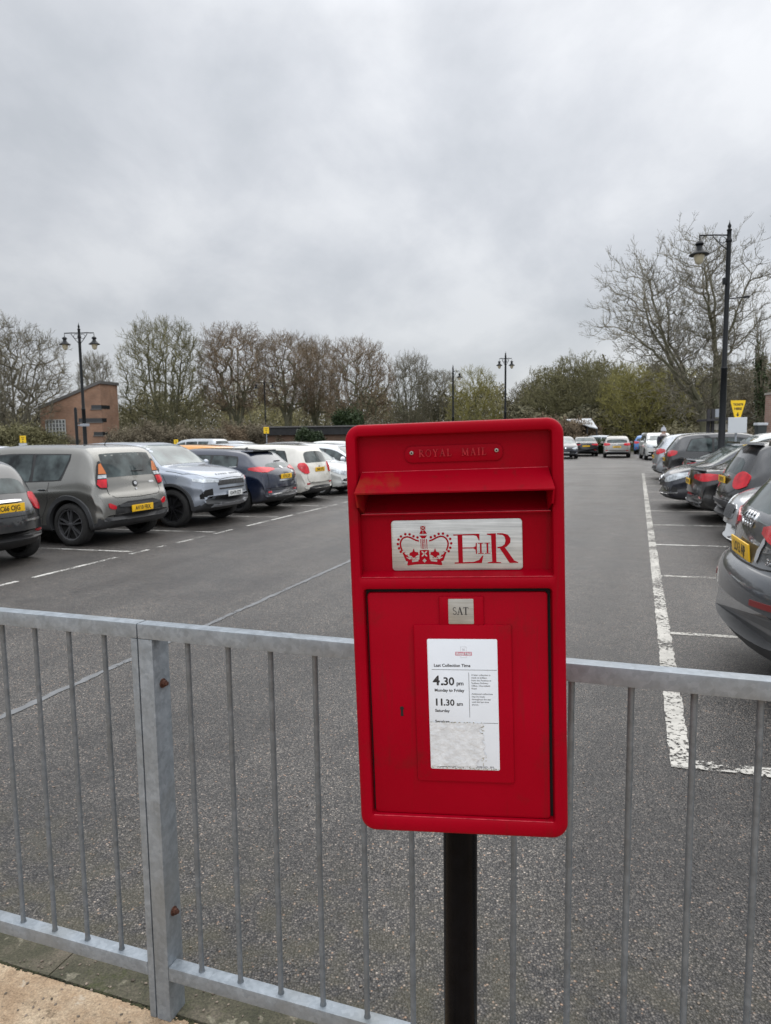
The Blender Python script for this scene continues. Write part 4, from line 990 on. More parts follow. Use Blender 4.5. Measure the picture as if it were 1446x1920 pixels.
# upright boxy crossover (grey-beige, left)
BX = dict(L=4.12, W=1.80, wr=.345, wf=1.22, wb=-1.37,
    top=[(-2.06, .50), (-2.05, .66), (-2.02, .78), (-1.97, .86), (-1.93, 1.02), (-1.90, 1.10), (-1.82, 1.36), (-1.74, 1.50), (-1.60, 1.575), (-1.2, 1.605), (-.2, 1.615), (.35, 1.58), (.72, 1.50), (1.28, 1.12), (1.70, 1.04), (1.92, .92), (2.03, .74), (2.06, .5)],
    belt=[(-2.06, .92), (-1.6, 1.07), (-1.0, 1.04), (0, 1.0), (1.2, .95), (1.8, .86), (2.06, .66)],
    bot=[(-2.06, .40), (-1.95, .30), (-1.7, .24), (1.7, .22), (1.95, .25), (2.06, .34)],
    hw=[(-2.06, .80), (-1.95, .87), (-1.6, .90), (0, .90), (1.5, .89), (1.9, .85), (2.06, .76)], tumble=.27, kr=.10,
    glass=(-1.20, 1.14, (-.60, .24)), rake=-.16, gtop=.115, ws=(.66, 1.26), rwp=[(0, 1.12), (.60, 1.12), (.615, 1.14), (.585, 1.50), (.56, 1.525), (0, 1.53)], rwt=.2, rwr=1, pf=.46, pr=.565, pout=.03, mirror=(.98, 1.06),
    handles=[(-.86, .90), (.16, .88)], clad=.12, cladmat=CLAD, hmat=CHROME,
    seams=[([(-.98, .9, 1.02), (-.95, .9, .72), (-.84, .9, .48), (-.80, .9, .3)], (0, 1, 0)), ([(.22, .9, 1.0), (.23, .9, .28)], (0, 1, 0)), ([(1.02, .9, .95), (1.0, .9, .5), (.90, .9, .28)], (0, 1, 0)), ([(-.82, .9, .46), (.95, .9, .44)], (0, 1, 0)),
           ([(-2.1, .62, 1.12), (-2.1, .62, .82), (-2.1, .52, .76), (-2.1, 0, .745), (-2.1, -.52, .76), (-2.1, -.62, .82), (-2.1, -.62, 1.12)], (-1, 0, 0))],
    extra=[aerial(-1.35), wiper(-1.9, 1.17, .30), arch_trim(.075, CLAD)])
def trap(x, y0, y1, z0, z1, k=0): return [(x, y0, z0), (x, y1, z0), (x, y1-k, z1), (x, y0+k, z1)]
BX['decals'] = [('tail_light', rounded([(-2.0, .655, .90), (-1.97, .80, .91), (-1.9, .845, .98), (-1.82, .70, 1.33), (-1.83, .635, 1.36), (-1.95, .63, 1.10)], 1), (-.8, .6, 0), PLAS, dict(mirror=True, off=.006, th=.02)),
    ('tail_light', [(-2.0, .69, .925), (-1.97, .80, .935), (-1.9, .815, .99), (-1.9, .79, 1.06), (-2.0, .672, 1.06)], (-.8, .6, 0), LAMPR, dict(mirror=True, off=.014, th=.02)),
    ('tail_light', [(-2.0, .672, 1.075), (-1.9, .785, 1.075), (-1.9, .768, 1.13), (-2.0, .668, 1.13)], (-.8, .6, 0), LAMPC, dict(mirror=True, off=.014, th=.02)),
    ('tail_light', [(-2.0, .668, 1.145), (-1.9, .762, 1.145), (-1.84, .69, 1.30), (-1.86, .655, 1.31)], (-.8, .6, 0), LAMPA, dict(mirror=True, off=.014, th=.02)),
    ('lower_bumper', rounded([(-2.06, .60, .40), (-2.06, .54, .69), (-2.06, -.54, .69), (-2.06, -.60, .40)], 1), (-1, 0, 0), PLAS, dict(off=.010)),
    ('bumper_strip', rounded([(-2.06, .50, .60), (-2.06, .50, .655), (-2.06, -.50, .655), (-2.06, -.50, .60)], 1), (-1, 0, 0), CLAD, dict(off=.030, th=.04)),
    ('rear_valance', [(-2.06, .84, .30), (-2.06, .84, .46), (-2.06, -.84, .46), (-2.06, -.84, .30)], (-1, 0, 0), CLAD, dict(off=.007)),
    ('fog_light', rounded([(-2.06, .55, .63), (-2.06, .72, .70), (-2.06, .70, .60), (-2.06, .58, .575)][::-1], 1), (-.95, .3, 0), LAMPR, dict(mirror=True, off=.012, th=.02)),
    ('badge', circ(-2.1, 0, .99, .055, .055), (-1, 0, .2), PLAS, dict(off=.010)), ('badge', circ(-2.1, 0, .995, .036, .03), (-1, 0, .2), CHROME, dict(off=.016)), ('badge', circ(-2.1, 0, .90, .022, .018), (-1, 0, .2), CHROME, dict(off=.010)),
    ('badge', rounded(trap(-2.1, -.50, -.36, .985, 1.02), 1), (-1, 0, .2), CHROME, dict(off=.008)),
    ('headlight', rounded([(2.1, .50, .72), (2.1, .50, .86), (1.8, .84, .92), (1.85, .86, .74)], 1), (.8, .6, .1), LAMPC, dict(mirror=True, off=.008)),
    ('grille', trap(2.1, -.45, .45, .72, .80), (1, 0, 0), PLAS, dict(off=.008)), ('lower_grille', rounded(trap(2.1, -.6, .6, .30, .5, .05), 1), (1, 0, 0), PLAS, dict(off=.008))]
build_type('boxy', BX, True)
# low-roofed luxury off-roader (left, nose out)
EV = dict(L=4.37, W=1.90, wr=.365, wf=1.34, wb=-1.34,
    top=[(-2.18, .60), (-2.165, .80), (-2.12, .98), (-2.05, 1.10), (-1.85, 1.38), (-1.62, 1.52), (-1.2, 1.575), (-.4, 1.63), (.2, 1.62), (.55, 1.555), (1.18, 1.17), (1.5, 1.125), (1.85, 1.06), (2.05, .98), (2.14, .86), (2.18, .6)],
    belt=[(-2.18, .98), (-1.6, 1.17), (0, 1.09), (1.1, 1.03), (1.7, .98), (2.18, .82)],
    bot=[(-2.18, .42), (-2.05, .33), (-1.8, .27), (1.75, .26), (2.05, .34), (2.18, .44)],
    hw=[(-2.18, .84), (-2.0, .91), (-1.5, .945), (0, .93), (1.45, .945), (1.95, .90), (2.18, .80)], kf=.26, tumble=.42,
    glass=(-1.68, 1.05, (-.72, .16)), ws=(.50, 1.16), rw=(-2.0, -1.7), rwd=(-.9, 0, .5), pf=.615, pr=.86, mirror=(.88, 1.16), handles=[(-.65, .95), (.28, .95)], clad=.14, cladmat=CLAD,
    seams=[([(1.16, .9, 1.0), (1.30, .9, .80)], (0, 1, 0)), ([(.95, .9, 1.0), (.93, .9, .42)], (0, 1, 0)), ([(2.12, .0, .935), (2.12, .4, .945), (2.0, .70, .985), (1.6, .88, 1.06), (1.2, .86, 1.06)], (.45, .3, .84))],
    extra=[arch_trim(.06, CLAD, .02)])
EV['decals'] = [('headlight', [(2.15, .50, .845), (2.15, .49, .885), (1.98, .84, .935), (1.86, .93, .94), (1.87, .93, .89), (2.02, .85, .86)], (.8, .6, .1), LAMPC, dict(mirror=True, off=.012, th=.03)),
    ('grille', [(2.16, .48, .79), (2.16, .47, .885), (2.16, -.47, .885), (2.16, -.48, .79)], (1, 0, .1), PLAS, dict(off=.010)),
    ('bumper_slot', [(2.16, .46, .705), (2.16, .46, .735), (2.16, -.46, .735), (2.16, -.46, .705)], (1, 0, 0), PLAS, dict(off=.006)),
    ('air_intake', [(2.1, .64, .545), (2.1, .64, .735), (2.0, .78, .71), (1.96, .86, .62), (1.97, .86, .545)], (.85, .5, 0), WELL, dict(mirror=True, off=.006)),
    ('lower_grille', rounded([(2.18, .52, .46), (2.18, .44, .58), (2.18, -.44, .58), (2.18, -.52, .46)], 1), (1, 0, 0), PLAS, dict(off=.010)),
    ('skid_plate', [(2.18, .62, .38), (2.18, .60, .47), (2.18, .46, .47), (2.18, .40, .44), (2.18, -.40, .44), (2.18, -.46, .47), (2.18, -.60, .47), (2.18, -.62, .38)], (1, 0, 0), mat('silver_skid_plate', (.36, .37, .39), .4, metal=.5), dict(off=.020, th=.03)),
    ('tail_light', rounded([(-2.15, .45, .96), (-2.15, .45, 1.02), (-1.95, .90, 1.04), (-1.9, .92, .98)], 1), (-.8, .6, 0), LAMPR, dict(mirror=True, off=.008))]
for k in range(9): EV['decals'].append(('grille_bar', [(2.16, -.42+k*.105-.03, .80), (2.16, -.42+k*.105-.014, .80), (2.16, -.42+k*.105+.03, .875), (2.16, -.42+k*.105+.014, .875)], (1, 0, .1), CLAD, dict(off=.016)))
def bonnet_word(b):
    bm = bmesh.new()
    for i, ch in enumerate('RANGE ROVER'):
        if ch == ' ': continue
        y = -.38+i*.076; t = text_mesh(ch, .058, .001, .001, 'CENTER'); x = b.warp(2.05, y)-.005; h = b.bvh.ray_cast(Vector((x, y, 4)), Vector((0, 0, -1)))
        if not h[0]: t.free(); continue
        n = h[1] if h[1].z > 0 else -h[1]; U = Vector((0, 1, 0)); V = n.cross(U).normalized()
        M = Matrix(((U.x, -V.x if False else V.x, n.x, h[0].x), (U.y, V.y, n.y, h[0].y), (U.z, V.z, n.z, h[0].z+.003), (0, 0, 0, 1)))
        append_bm(bm, t, M)
    return [('bonnet_lettering', bm, CLAD)]
EV['extra'].append(bonnet_word)
build_type('offroader', EV, True)
# swept hatchback (dark blue)
MZ = scaled(HI, 1.06, 1.005, .985, top=[(-2.23, .52), (-2.215, .68), (-2.17, .86), (-2.10, .97), (-2.02, 1.03), (-1.85, 1.16), (-1.60, 1.335), (-1.40, 1.385), (-.8, 1.435), (-.1, 1.445), (.3, 1.40), (.55, 1.32), (1.32, .98), (1.7, .91), (2.0, .81), (2.16, .68), (2.23, .5)],
    belt=[(-2.23, .86), (-1.85, 1.02), (-1.35, 1.04), (-.7, .95), (0, .92), (1.2, .88), (1.8, .80), (2.23, .6)], glass=(-1.40, 1.15, (-.70, .2)), rake=.02, rwp=[(0, 1.11), (.56, 1.12), (.55, 1.18), (.50, 1.30), (0, 1.325)], rwt=.7, ws=(.5, 1.28), pr=.80, chrome_line=True, kr=.20)
MZ = swap(MZ, ('tail_light', 'badge', 'rear_valance'), [('tail_light', rounded([(-2.1, .36, .96), (-2.1, .36, 1.00), (-2.0, .74, 1.04), (-1.78, .92, 1.03), (-1.80, .92, .96), (-2.08, .74, .90)], 1), (-.8, .6, .1), LAMPR, dict(mirror=True, off=.012, th=.025)),
    ('rear_valance', rounded([(-2.23, .72, .28), (-2.23, .70, .40), (-2.23, -.70, .40), (-2.23, -.72, .28)], 1), (-1, 0, 0), PLAS, dict(off=.010)),
    ('bumper_strip', [(-2.23, .72, .41), (-2.23, .72, .43), (-2.23, -.72, .43), (-2.23, -.72, .41)], (-1, 0, 0), CHROME, dict(off=.012)),
    ('bumper_strip', [(-2.23, .32, .70), (-2.23, .32, .735), (-2.23, -.32, .735), (-2.23, -.32, .70)], (-1, 0, 0), CHROME, dict(off=.008)),
    ('badge', circ(-2.1, 0, 1.02, .055, .045), (-1, 0, .4), CHROME, dict(off=.010)), ('badge', [(-2.2, -.50, .885), (-2.2, -.36, .885), (-2.2, -.36, .93), (-2.2, -.50, .93)], (-1, 0, .2), CHROME, dict(off=.006))])
MZ['extra'] = [aerial(-1.15, False), wiper(-1.8, 1.145, .30), spoiler(-1.38, -1.66, .60, .012)]
build_type('swept', MZ, True)
# small upright hatch (white / cream) with tall lamps
FB = scaled(HI, .955, .955, 1.02, top=[(-2.00, .52), (-1.99, .66), (-1.96, .78), (-1.93, .90), (-1.90, .98), (-1.80, 1.20), (-1.68, 1.40), (-1.55, 1.455), (-.9, 1.49), (-.2, 1.50), (.3, 1.46), (.55, 1.38), (1.16, 1.02), (1.5, .95), (1.8, .84), (1.95, .70), (2.0, .5)],
    rwp=[(0, 1.06), (.56, 1.06), (.58, 1.12), (.52, 1.38), (0, 1.39)], rwt=.3, pr=.84)
FB = swap(FB, ('tail_light',), [('tail_light', rounded([(-1.95, .56, .74), (-1.95, .58, .90), (-1.88, .62, 1.02), (-1.80, .80, 1.03), (-1.78, .86, .92), (-1.90, .80, .76)], 1), (-.8, .6, 0), LAMPR, dict(mirror=True, off=.014, th=.03))])
FB['extra'] = [aerial(-1.3)]
build_type('cream', FB, True)
# sporty small hatch, nose out, with framed single grille
A1 = scaled(HI, .955, .975, .97, chrome_line=False)
A1 = swap(A1, ('grille', 'lower_grille', 'headlight'), [('grille_surround', rounded([(2.0, .31, .30), (2.0, .34, .52), (2.0, .27, .67), (2.0, -.27, .67), (2.0, -.34, .52), (2.0, -.31, .30)], 1), (1, 0, 0), CHROME, dict(off=.010)),
    ('grille', rounded([(2.0, .29, .32), (2.0, .32, .52), (2.0, .26, .65), (2.0, -.26, .65), (2.0, -.32, .52), (2.0, -.29, .32)], 1), (1, 0, 0), PLAS, dict(off=.018, th=.03)),
    ('headlight', rounded([(2.0, .42, .58), (2.0, .40, .66), (1.75, .76, .74), (1.6, .87, .76), (1.62, .87, .69), (1.9, .76, .59)], 1), (.8, .6, .15), LAMPC, dict(mirror=True, off=.008)),
    ('fog_light', rounded([(2.0, .46, .33), (2.0, .46, .43), (1.9, .76, .46), (1.9, .76, .33)], 1), (.9, .4, 0), PLAS, dict(mirror=True, off=.008))])
build_type('premium_mini', A1, True)
# retro city car
CT = dict(L=3.57, W=1.63, wr=.295, wf=1.12, wb=-1.18,
    top=[(-1.785, .48), (-1.77, .66), (-1.73, .80), (-1.66, .92), (-1.58, 1.05), (-1.48, 1.20), (-1.30, 1.37), (-1.10, 1.43), (-.5, 1.48), (0, 1.475), (.35, 1.41), (.55, 1.33), (1.02, 1.02), (1.35, .95), (1.62, .82), (1.75, .64), (1.785, .48)],
    belt=[(-1.785, .78), (-1.3, .95), (0, .93), (1.0, .91), (1.5, .78), (1.785, .58)], bot=[(-1.785, .36), (-1.65, .25), (-1.4, .2), (1.4, .19), (1.7, .24), (1.785, .32)],
    hw=[(-1.785, .68), (-1.65, .755), (-1.3, .805), (0, .815), (1.2, .805), (1.6, .75), (1.785, .64)], kr=.30, kf=.34, tumble=.42,
    glass=(-1.18, .92, (-.42,)), ws=(.52, 1.0), rwp=[(0, 1.07), (.46, 1.07), (.52, 1.14), (.44, 1.33), (0, 1.34)], rwt=.5, pf=.42, pr=.80, mirror=(.70, 1.0), handles=[(-.28, .84)], clad=.05, hmat=CHROME,
    seams=[([(-.42, .9, .93), (-.48, .9, .5), (-.60, .9, .26)], (0, 1, 0)), ([(.78, .9, .92), (.76, .9, .3)], (0, 1, 0)), ([(-1.7, .50, 1.02), (-1.7, .53, .72), (-1.7, .46, .68), (-1.7, -.46, .68), (-1.7, -.53, .72), (-1.7, -.50, 1.02)], (-1, 0, 0))], extra=[])
CT['decals'] = [('tail_light', rounded([(-1.7, .555, .74), (-1.6, .70, .73), (-1.5, .755, .82), (-1.5, .70, .95), (-1.6, .57, 1.0), (-1.7, .545, .88)], 2), (-.8, .6, .1), LAMPR, dict(mirror=True, off=.02, th=.035)),
    ('badge', rounded([(-1.7, .26, .865), (-1.7, .26, .905), (-1.7, -.26, .905), (-1.7, -.26, .865)], 1), (-1, 0, .2), CHROME, dict(off=.028, th=.04)),
    ('bumper_strip', [(-1.78, .62, .60), (-1.78, .62, .625), (-1.78, .28, .625), (-1.78, .28, .60)], (-1, .3, 0), CHROME, dict(mirror=True, off=.012)),
    ('rear_valance', rounded([(-1.78, .5, .30), (-1.78, .46, .40), (-1.78, -.46, .40), (-1.78, -.5, .30)], 1), (-1, 0, 0), PLAS, dict(off=.008)),
    ('reflector', rounded([(-1.7, .55, .43), (-1.7, .55, .47), (-1.7, .67, .47), (-1.7, .67, .43)], 1), (-.9, .4, 0), LAMPR, dict(mirror=True, off=.01)),
    ('headlight', circ(1.7, .52, .72, .12, .12), (.9, .3, .3), LAMPC, dict(mirror=True, off=.012)), ('lower_grille', rounded(trap(1.7, -.4, .4, .30, .42), 1), (1, 0, 0), PLAS, dict(off=.008))]
build_type('city', CT, True)
# big sport utility (near right)
QS = dict(L=4.48, W=1.86, wr=.36, wf=1.36, wb=-1.32,
    top=[(-2.24, .56), (-2.23, .66), (-2.19, .74), (-2.13, .80), (-2.11, .92), (-2.09, 1.04), (-2.02, 1.12), (-1.90, 1.26), (-1.66, 1.48), (-1.45, 1.56), (-.9, 1.60), (-.1, 1.615), (.35, 1.57), (.65, 1.49), (1.25, 1.13), (1.65, 1.06), (2.0, .96), (2.17, .82), (2.24, .56)],
    belt=[(-2.24, .90), (-1.8, 1.05), (-1.2, 1.04), (0, 1.01), (1.2, .97), (1.8, .90), (2.24, .70)], bot=[(-2.24, .36), (-2.15, .27), (-1.9, .22), (1.8, .24), (2.1, .30), (2.24, .40)],
    hw=[(-2.24, .84), (-2.1, .895), (-1.6, .925), (0, .92), (1.5, .92), (2.0, .87), (2.24, .78)], kr=.20, kf=.25, tumble=.40,
    glass=(-1.58, 1.12, (-.72, .16)), ws=(.60, 1.22), rwp=[(0, 1.14), (.62, 1.14), (.64, 1.2), (.54, 1.45), (0, 1.46)], rwt=.6, pf=.46, pr=.845, mirror=(.95, 1.08), handles=[(-.64, .92), (.28, .91)], clad=.17, cladmat=CLAD, ptilt=-.10,
    seams=[([(-2.2, -.86, .545), (-2.2, 0, .54), (-2.2, .86, .545)], (-1, 0, 0)), ([(-2.2, .0, .775), (-2.2, .50, .778), (-2.2, .66, .79), (-2.15, .76, .82), (-2.1, .80, .88)], (-.85, .5, 0)), ([(-.72, .9, 1.0), (-.80, .9, .55), (-.92, .9, .35)], (0, 1, 0)), ([(.16, .9, 1.0), (.17, .9, .32)], (0, 1, 0))], extra=[arch_trim(.05, CLAD, .012)])
QS['decals'] = [('tail_light', rounded([(-2.1, .36, .965), (-2.1, .38, 1.04), (-2.0, .80, 1.06), (-1.72, .93, 1.03), (-1.75, .93, .93), (-2.0, .80, .88)], 1), (-.8, .6, 0), LAMPR, dict(mirror=True, off=.012, th=.03)),
    ('reflector', [(-2.24, .56, .575), (-2.24, .56, .61), (-2.15, .84, .625), (-2.15, .84, .59)], (-.9, .4, 0), mat('dull_red_reflector', (.16, .02, .02), .3), dict(mirror=True, off=.008)),
    ('headlight', rounded([(2.2, .50, .76), (2.2, .50, .86), (1.9, .84, .92), (1.95, .86, .78)], 1), (.8, .6, .1), LAMPC, dict(mirror=True, off=.008)), ('grille', rounded(trap(2.2, -.42, .42, .42, .86, .04), 1), (1, 0, 0), PLAS, dict(off=.01))]
def rings(b):
    bm = bmesh.new(); prevs = None
    for k in range(4):
        cy = -.105+.07*k; prev = None; P = []
        for i in range(25):
            a = 2*math.pi*i/24; P.append((cy+.044*math.cos(a), 1.035+.044*math.sin(a)))
        for i in range(25):
            a = 2*math.pi*i/24; row = []
            for rr in (.036, .048):
                y, z = cy+rr*math.cos(a), 1.040+rr*math.sin(a); h = b.bvh.ray_cast(Vector((-6, y, z)), Vector((1, 0, 0))); row.append(bm.verts.new((h[0].x-.012-.001*k, y, z)))
            if prev: bm.faces.new((prev[0], prev[1], row[1], row[0]))
            prev = row
    r = bmesh.ops.extrude_face_region(bm, geom=bm.faces[:]); bmesh.ops.translate(bm, vec=(.012, 0, 0), verts=[g for g in r['geom'] if isinstance(g, bmesh.types.BMVert)])
    return [('ring_badge', bm, CHROME)]
def word_rear(txt, y, z, size, m=None, lean=0):
    def f(b):
        t = text_mesh(txt, size, .001, .002, 'LEFT', 1.05); out = bmesh.new()
        for v in t.verts:
            yy, zz = y-v.co.x, z+v.co.y; h = b.bvh.ray_cast(Vector((-6, yy, zz)), Vector((1, 0, 0))); x = h[0].x if h[0] else -2.1
            v.co = Vector((x-.007-v.co.z, yy, zz))
        out.free(); return [('model_lettering', t, m or CHROME)]
    return f
def paw_sticker(b):
    bm = bmesh.new(); pts = [(-.0, 0), (.02, .03), (.03, .09), (.06, .13), (.05, .17), (.02, .15), (.0, .11), (-.03, .08), (-.03, .02)]
    prev = []
    for y, z in pts:
        h = b.bvh.ray_cast(Vector((-6, -.36-y*1.0, .80+z)), Vector((1, 0, 0))); prev.append(bm.verts.new((h[0].x-.008, -.36-y, .80+z)))
    c = bm.verts.new(sum((v.co for v in prev), Vector())/len(prev)+Vector((-.001, 0, 0)))
    for i in range(len(prev)): bm.faces.new((prev[i], prev[(i+1) % len(prev)], c))
    return [('sticker', bm, mat('silver_sticker', (.45, .46, .48), .4, metal=.3))]
QS['extra'] += [rings, word_rear('35 TDI', -.50, .815, .055), paw_sticker, spoiler(-1.50, -1.86, .60, -.02)]
build_type('sport_utility', QS, True)
# saloon
SA = scaled(HI, 1.06, 1.0, .965, top=[(-2.23, .50), (-2.215, .66), (-2.18, .86), (-2.15, .955), (-2.05, .985), (-1.75, 1.00), (-1.60, 1.04), (-1.05, 1.33), (-.75, 1.385), (-.2, 1.41), (.25, 1.385), (.55, 1.30), (1.30, .95), (1.7, .89), (2.0, .79), (2.17, .66), (2.23, .48)],
    belt=[(-2.23, .80), (-1.9, .92), (-1.2, .92), (0, .90), (1.2, .86), (1.8, .78), (2.23, .58)], glass=(-1.35, 1.18, (-.70, .2)), rake=.24, ws=(.55, 1.26), rw=(-1.58, -1.08), rwd=(-.4, 0, .9), pr=.74, kr=.20)
SA.pop('rwp'); SA = swap(SA, ('tail_light', 'badge'), [('tail_light', rounded([(-2.1, .34, .815), (-2.1, .36, .895), (-2.0, .80, .92), (-1.80, .92, .90), (-1.82, .92, .83), (-2.05, .80, .76)], 1), (-.8, .6, 0), LAMPR, dict(mirror=True, off=.012, th=.025)), ('exhaust_trim', rounded([(-2.23, .48, .30), (-2.23, .50, .37), (-2.23, .74, .37), (-2.23, .76, .30)], 1), (-.95, .3, 0), RIMS, dict(mirror=True, off=.014))])
SA['extra'] = [spoiler(-2.0, -2.20, .74, .03)]
build_type('saloon', SA, True)
build_type('saloon_far', dict(SA, extra=[]), False)
# premium compact, nose out, with star grille
ME = swap(scaled(HI, 1.03, 1.0, .985), ('grille', 'headlight', 'lower_grille'), [
    ('grille', rounded([(2.16, .40, .55), (2.16, .44, .70), (2.16, -.44, .70), (2.16, -.40, .55)], 1), (1, 0, .1), PLAS, dict(off=.010)),
    ('grille_bar', [(2.16, .40, .615), (2.16, .40, .640), (2.16, -.40, .640), (2.16, -.40, .615)], (1, 0, .1), CHROME, dict(off=.020)),
    ('badge', circ(2.16, 0, .63, .085, .075), (1, 0, .1), CHROME, dict(off=.030, th=.03)), ('badge', circ(2.16, 0, .63, .070, .062), (1, 0, .1), PLAS, dict(off=.034, th=.02)),
    ('badge', [(2.16, .008, .63), (2.16, 0, .69), (2.16, -.008, .63), (2.16, -.055, .60), (2.16, 0, .618), (2.16, .055, .60)], (1, 0, .1), CHROME, dict(off=.040, th=.02)),
    ('headlight', rounded([(2.16, .48, .58), (2.16, .50, .70), (1.95, .78, .80), (1.66, .90, .83), (1.72, .90, .74), (2.05, .76, .60)], 1), (.8, .6, .15), LAMPC, dict(mirror=True, off=.010)),
    ('lower_grille', rounded([(2.16, .60, .27), (2.16, .54, .44), (2.16, -.54, .44), (2.16, -.60, .27)], 1), (1, 0, 0), PLAS, dict(off=.008)),
    ('air_intake', rounded([(2.1, .62, .34), (2.1, .64, .44), (1.95, .84, .50), (1.95, .84, .36)], 1), (.9, .45, 0), PLAS, dict(mirror=True, off=.008)),
    ('bumper_strip', [(2.1, .62, .335), (2.1, .62, .35), (1.95, .86, .37), (1.95, .86, .355)], (.9, .45, 0), CHROME, dict(mirror=True, off=.014))])
build_type('star_front', ME, True)
# older silver hatch, nose out, upright slatted grille
OS_Z = 1.03
OS = swap(scaled(HI, .95, .96, 1.03, pf=.46), ('grille', 'headlight', 'lower_grille'), [
    ('grille_surround', rounded([(2.0, .24, .55), (2.0, .30, .76), (2.0, -.30, .76), (2.0, -.24, .55)], 1), (1, 0, .2), CHROME, dict(off=.010)),
    ('grille', rounded([(2.0, .21, .565), (2.0, .27, .745), (2.0, -.27, .745), (2.0, -.21, .565)], 1), (1, 0, .2), PLAS, dict(off=.018, th=.03)),
    ('headlight', rounded([(2.0, .38, .62), (2.0, .38, .76), (1.80, .70, .84), (1.68, .84, .82), (1.80, .82, .66)], 2), (.8, .6, .2), LAMPC, dict(mirror=True, off=.012)),
    ('lower_grille', rounded(trap(2.0, -.5, .5, .26, .38, .03), 1), (1, 0, 0), PLAS, dict(off=.008)), ('bumper_strip', trap(2.0, -.52, .52, .385, .40), (1, 0, 0), CHROME, dict(off=.012))]
    + [('grille_bar', [(2.0, -.22+k*.05, .575), (2.0, -.214+k*.05, .575), (2.0, -.214+k*.05, .735), (2.0, -.22+k*.05, .735)], (1, 0, .2), RIMS, dict(off=.024, th=.02)) for k in range(10)])
OS['decals'] = [(n, ([(x, y, z*OS_Z) for x, y, z in p] if n in ('grille_surround', 'grille', 'headlight', 'lower_grille', 'bumper_strip', 'grille_bar') else p), d, m, kw) for n, p, d, m, kw in OS['decals']]
build_type('silver_slat', OS, True)
# round-tailed small crossover (dark grey, right)
XT = scaled(BX, .97, .97, .97, tumble=.36, cladmat=CLAD, kr=.26, top=[(-2.0, .50), (-1.99, .66), (-1.95, .80), (-1.90, .92), (-1.85, 1.05), (-1.75, 1.22), (-1.58, 1.44), (-1.40, 1.51), (-1.0, 1.55), (-.2, 1.565), (.35, 1.53), (.7, 1.44), (1.24, 1.08), (1.65, 1.0), (1.86, .88), (1.97, .7), (2.0, .5)], rwp=[(0, 1.12), (.52, 1.12), (.56, 1.2), (.48, 1.42), (0, 1.43)], rwt=.5, pr=.93, hmat=None)
XT = swap(XT, ('tail_light', 'fog_light', 'badge', 'bumper_strip', 'lower_bumper'), [('tail_light', rounded([(-1.9, .54, .86), (-1.9, .70, .80), (-1.75, .84, .86), (-1.70, .84, 1.02), (-1.8, .70, 1.10), (-1.9, .56, 1.02)], 2), (-.75, .65, .05), LAMPR, dict(mirror=True, off=.018, th=.05)),
    ('bumper_strip', rounded(trap(-2.0, -.7, .7, .48, .62), 1), (-1, 0, 0), CLAD, dict(off=.02, th=.03)), ('badge', rounded(trap(-2.0, -.28, .28, 1.0, 1.04), 1), (-1, 0, .2), CHROME, dict(off=.03, th=.03))])
XT['extra'] = [spoiler(-1.45, -1.78, .58, .03)]
build_type('round_tail', XT, True)
# people carrier / crossover generic
MP = scaled(BX, 1.0, 1.0, 1.02, tumble=.34, cladmat=PLAS, clad=.05, extra=[])
build_type('carrier_far', MP, False)
MH = scaled(HI, 1.0, 1.0, 1.12)
build_type('tall_hatch', MH, True)

P_BEIGE = paint('beige_grey_metallic', (.20, .196, .18), .75); P_BLUEGREY = paint('pale_blue_grey_metallic', (.27, .30, .35), .5); P_NAVY = paint('navy_metallic', (.007, .013, .034), .3); P_CREAM = paint('cream_white', (.62, .60, .54), 0); P_WHITE = paint('white_paint', (.66, .69, .72), 0)
P_CHAR = paint('charcoal_metallic', (.020, .021, .023), .3); P_GREY = paint('mid_grey_metallic', (.072, .077, .085)); P_SILVER = paint('silver_metallic', (.38, .40, .42), .5); P_BLACK = paint('black_metallic', (.007, .008, .010), .2); P_DNAVY = paint('midnight_blue', (.005, .008, .018), .2); P_ORANGE = paint('orange_paint', (.62, .26, .03), 0); P_RED = paint('red_paint', (.30, .015, .015), 0); P_BLUE = paint('bright_blue', (.03, .15, .40), .1); P_DSILV = paint('warm_silver', (.30, .29, .27), .4); P_PEARL = paint('pearl_white', (.56, .57, .55), .1)

TL = -7.55
GL_ = 'cars parked in the row on the left of the aisle'; GR_ = 'cars parked in the row on the right of the aisle'
car('city', TL-.25-1.785, 7.18, 'L', P_CHAR, 'small round-tailed dark grey hatchback cut off by the left edge of the photo', group=GL_, rim='five', rear='LC66 OJG')
car('boxy', TL-.22-2.06, 9.80, 'L', P_BEIGE, 'boxy grey-beige crossover with tall triangular tail lights, tailgate towards the aisle', group=GL_, rim='twin', rimm=mat('graphite_alloy', (.10, .10, .105), .4, metal=.5), rear='AV10 FBX', jit=-1)
car('offroader', TL+.05-2.18, 12.22, 'R', P_BLUEGREY, 'pale blue-grey luxury off-roader with black wheels, parked nose out', group=GL_, rim='multi', rimm=RIMD, front='KW70 EZT', jit=1)
car('swept', TL-.05-2.23, 14.72, 'L', P_NAVY, 'navy blue hatchback with thin red tail lights beside the blue-grey off-roader', group=GL_, rim='five', rimm=RIMD, rear='EY16 JUF')
car('cream', TL-.25-2.0, 17.12, 'L', P_CREAM, 'cream white hatchback with a large red tail light, next to the navy hatchback', group=GL_, rim='ten', rear='SN60 CFD', jit=-2)
car('premium_mini', TL-.25-2.0, 19.5, 'R', P_PEARL, 'small white hatchback parked nose out between the cream hatchback and a pale blue-white car', group=GL_, rim='ten', front='AK62 RVY')
car('star_front', TL-.05-2.16, 21.95, 'R', P_WHITE, 'pale blue-white car parked nose out, the last one seen before the postbox', group=GL_, rim='ten', front='BD14 KHM')
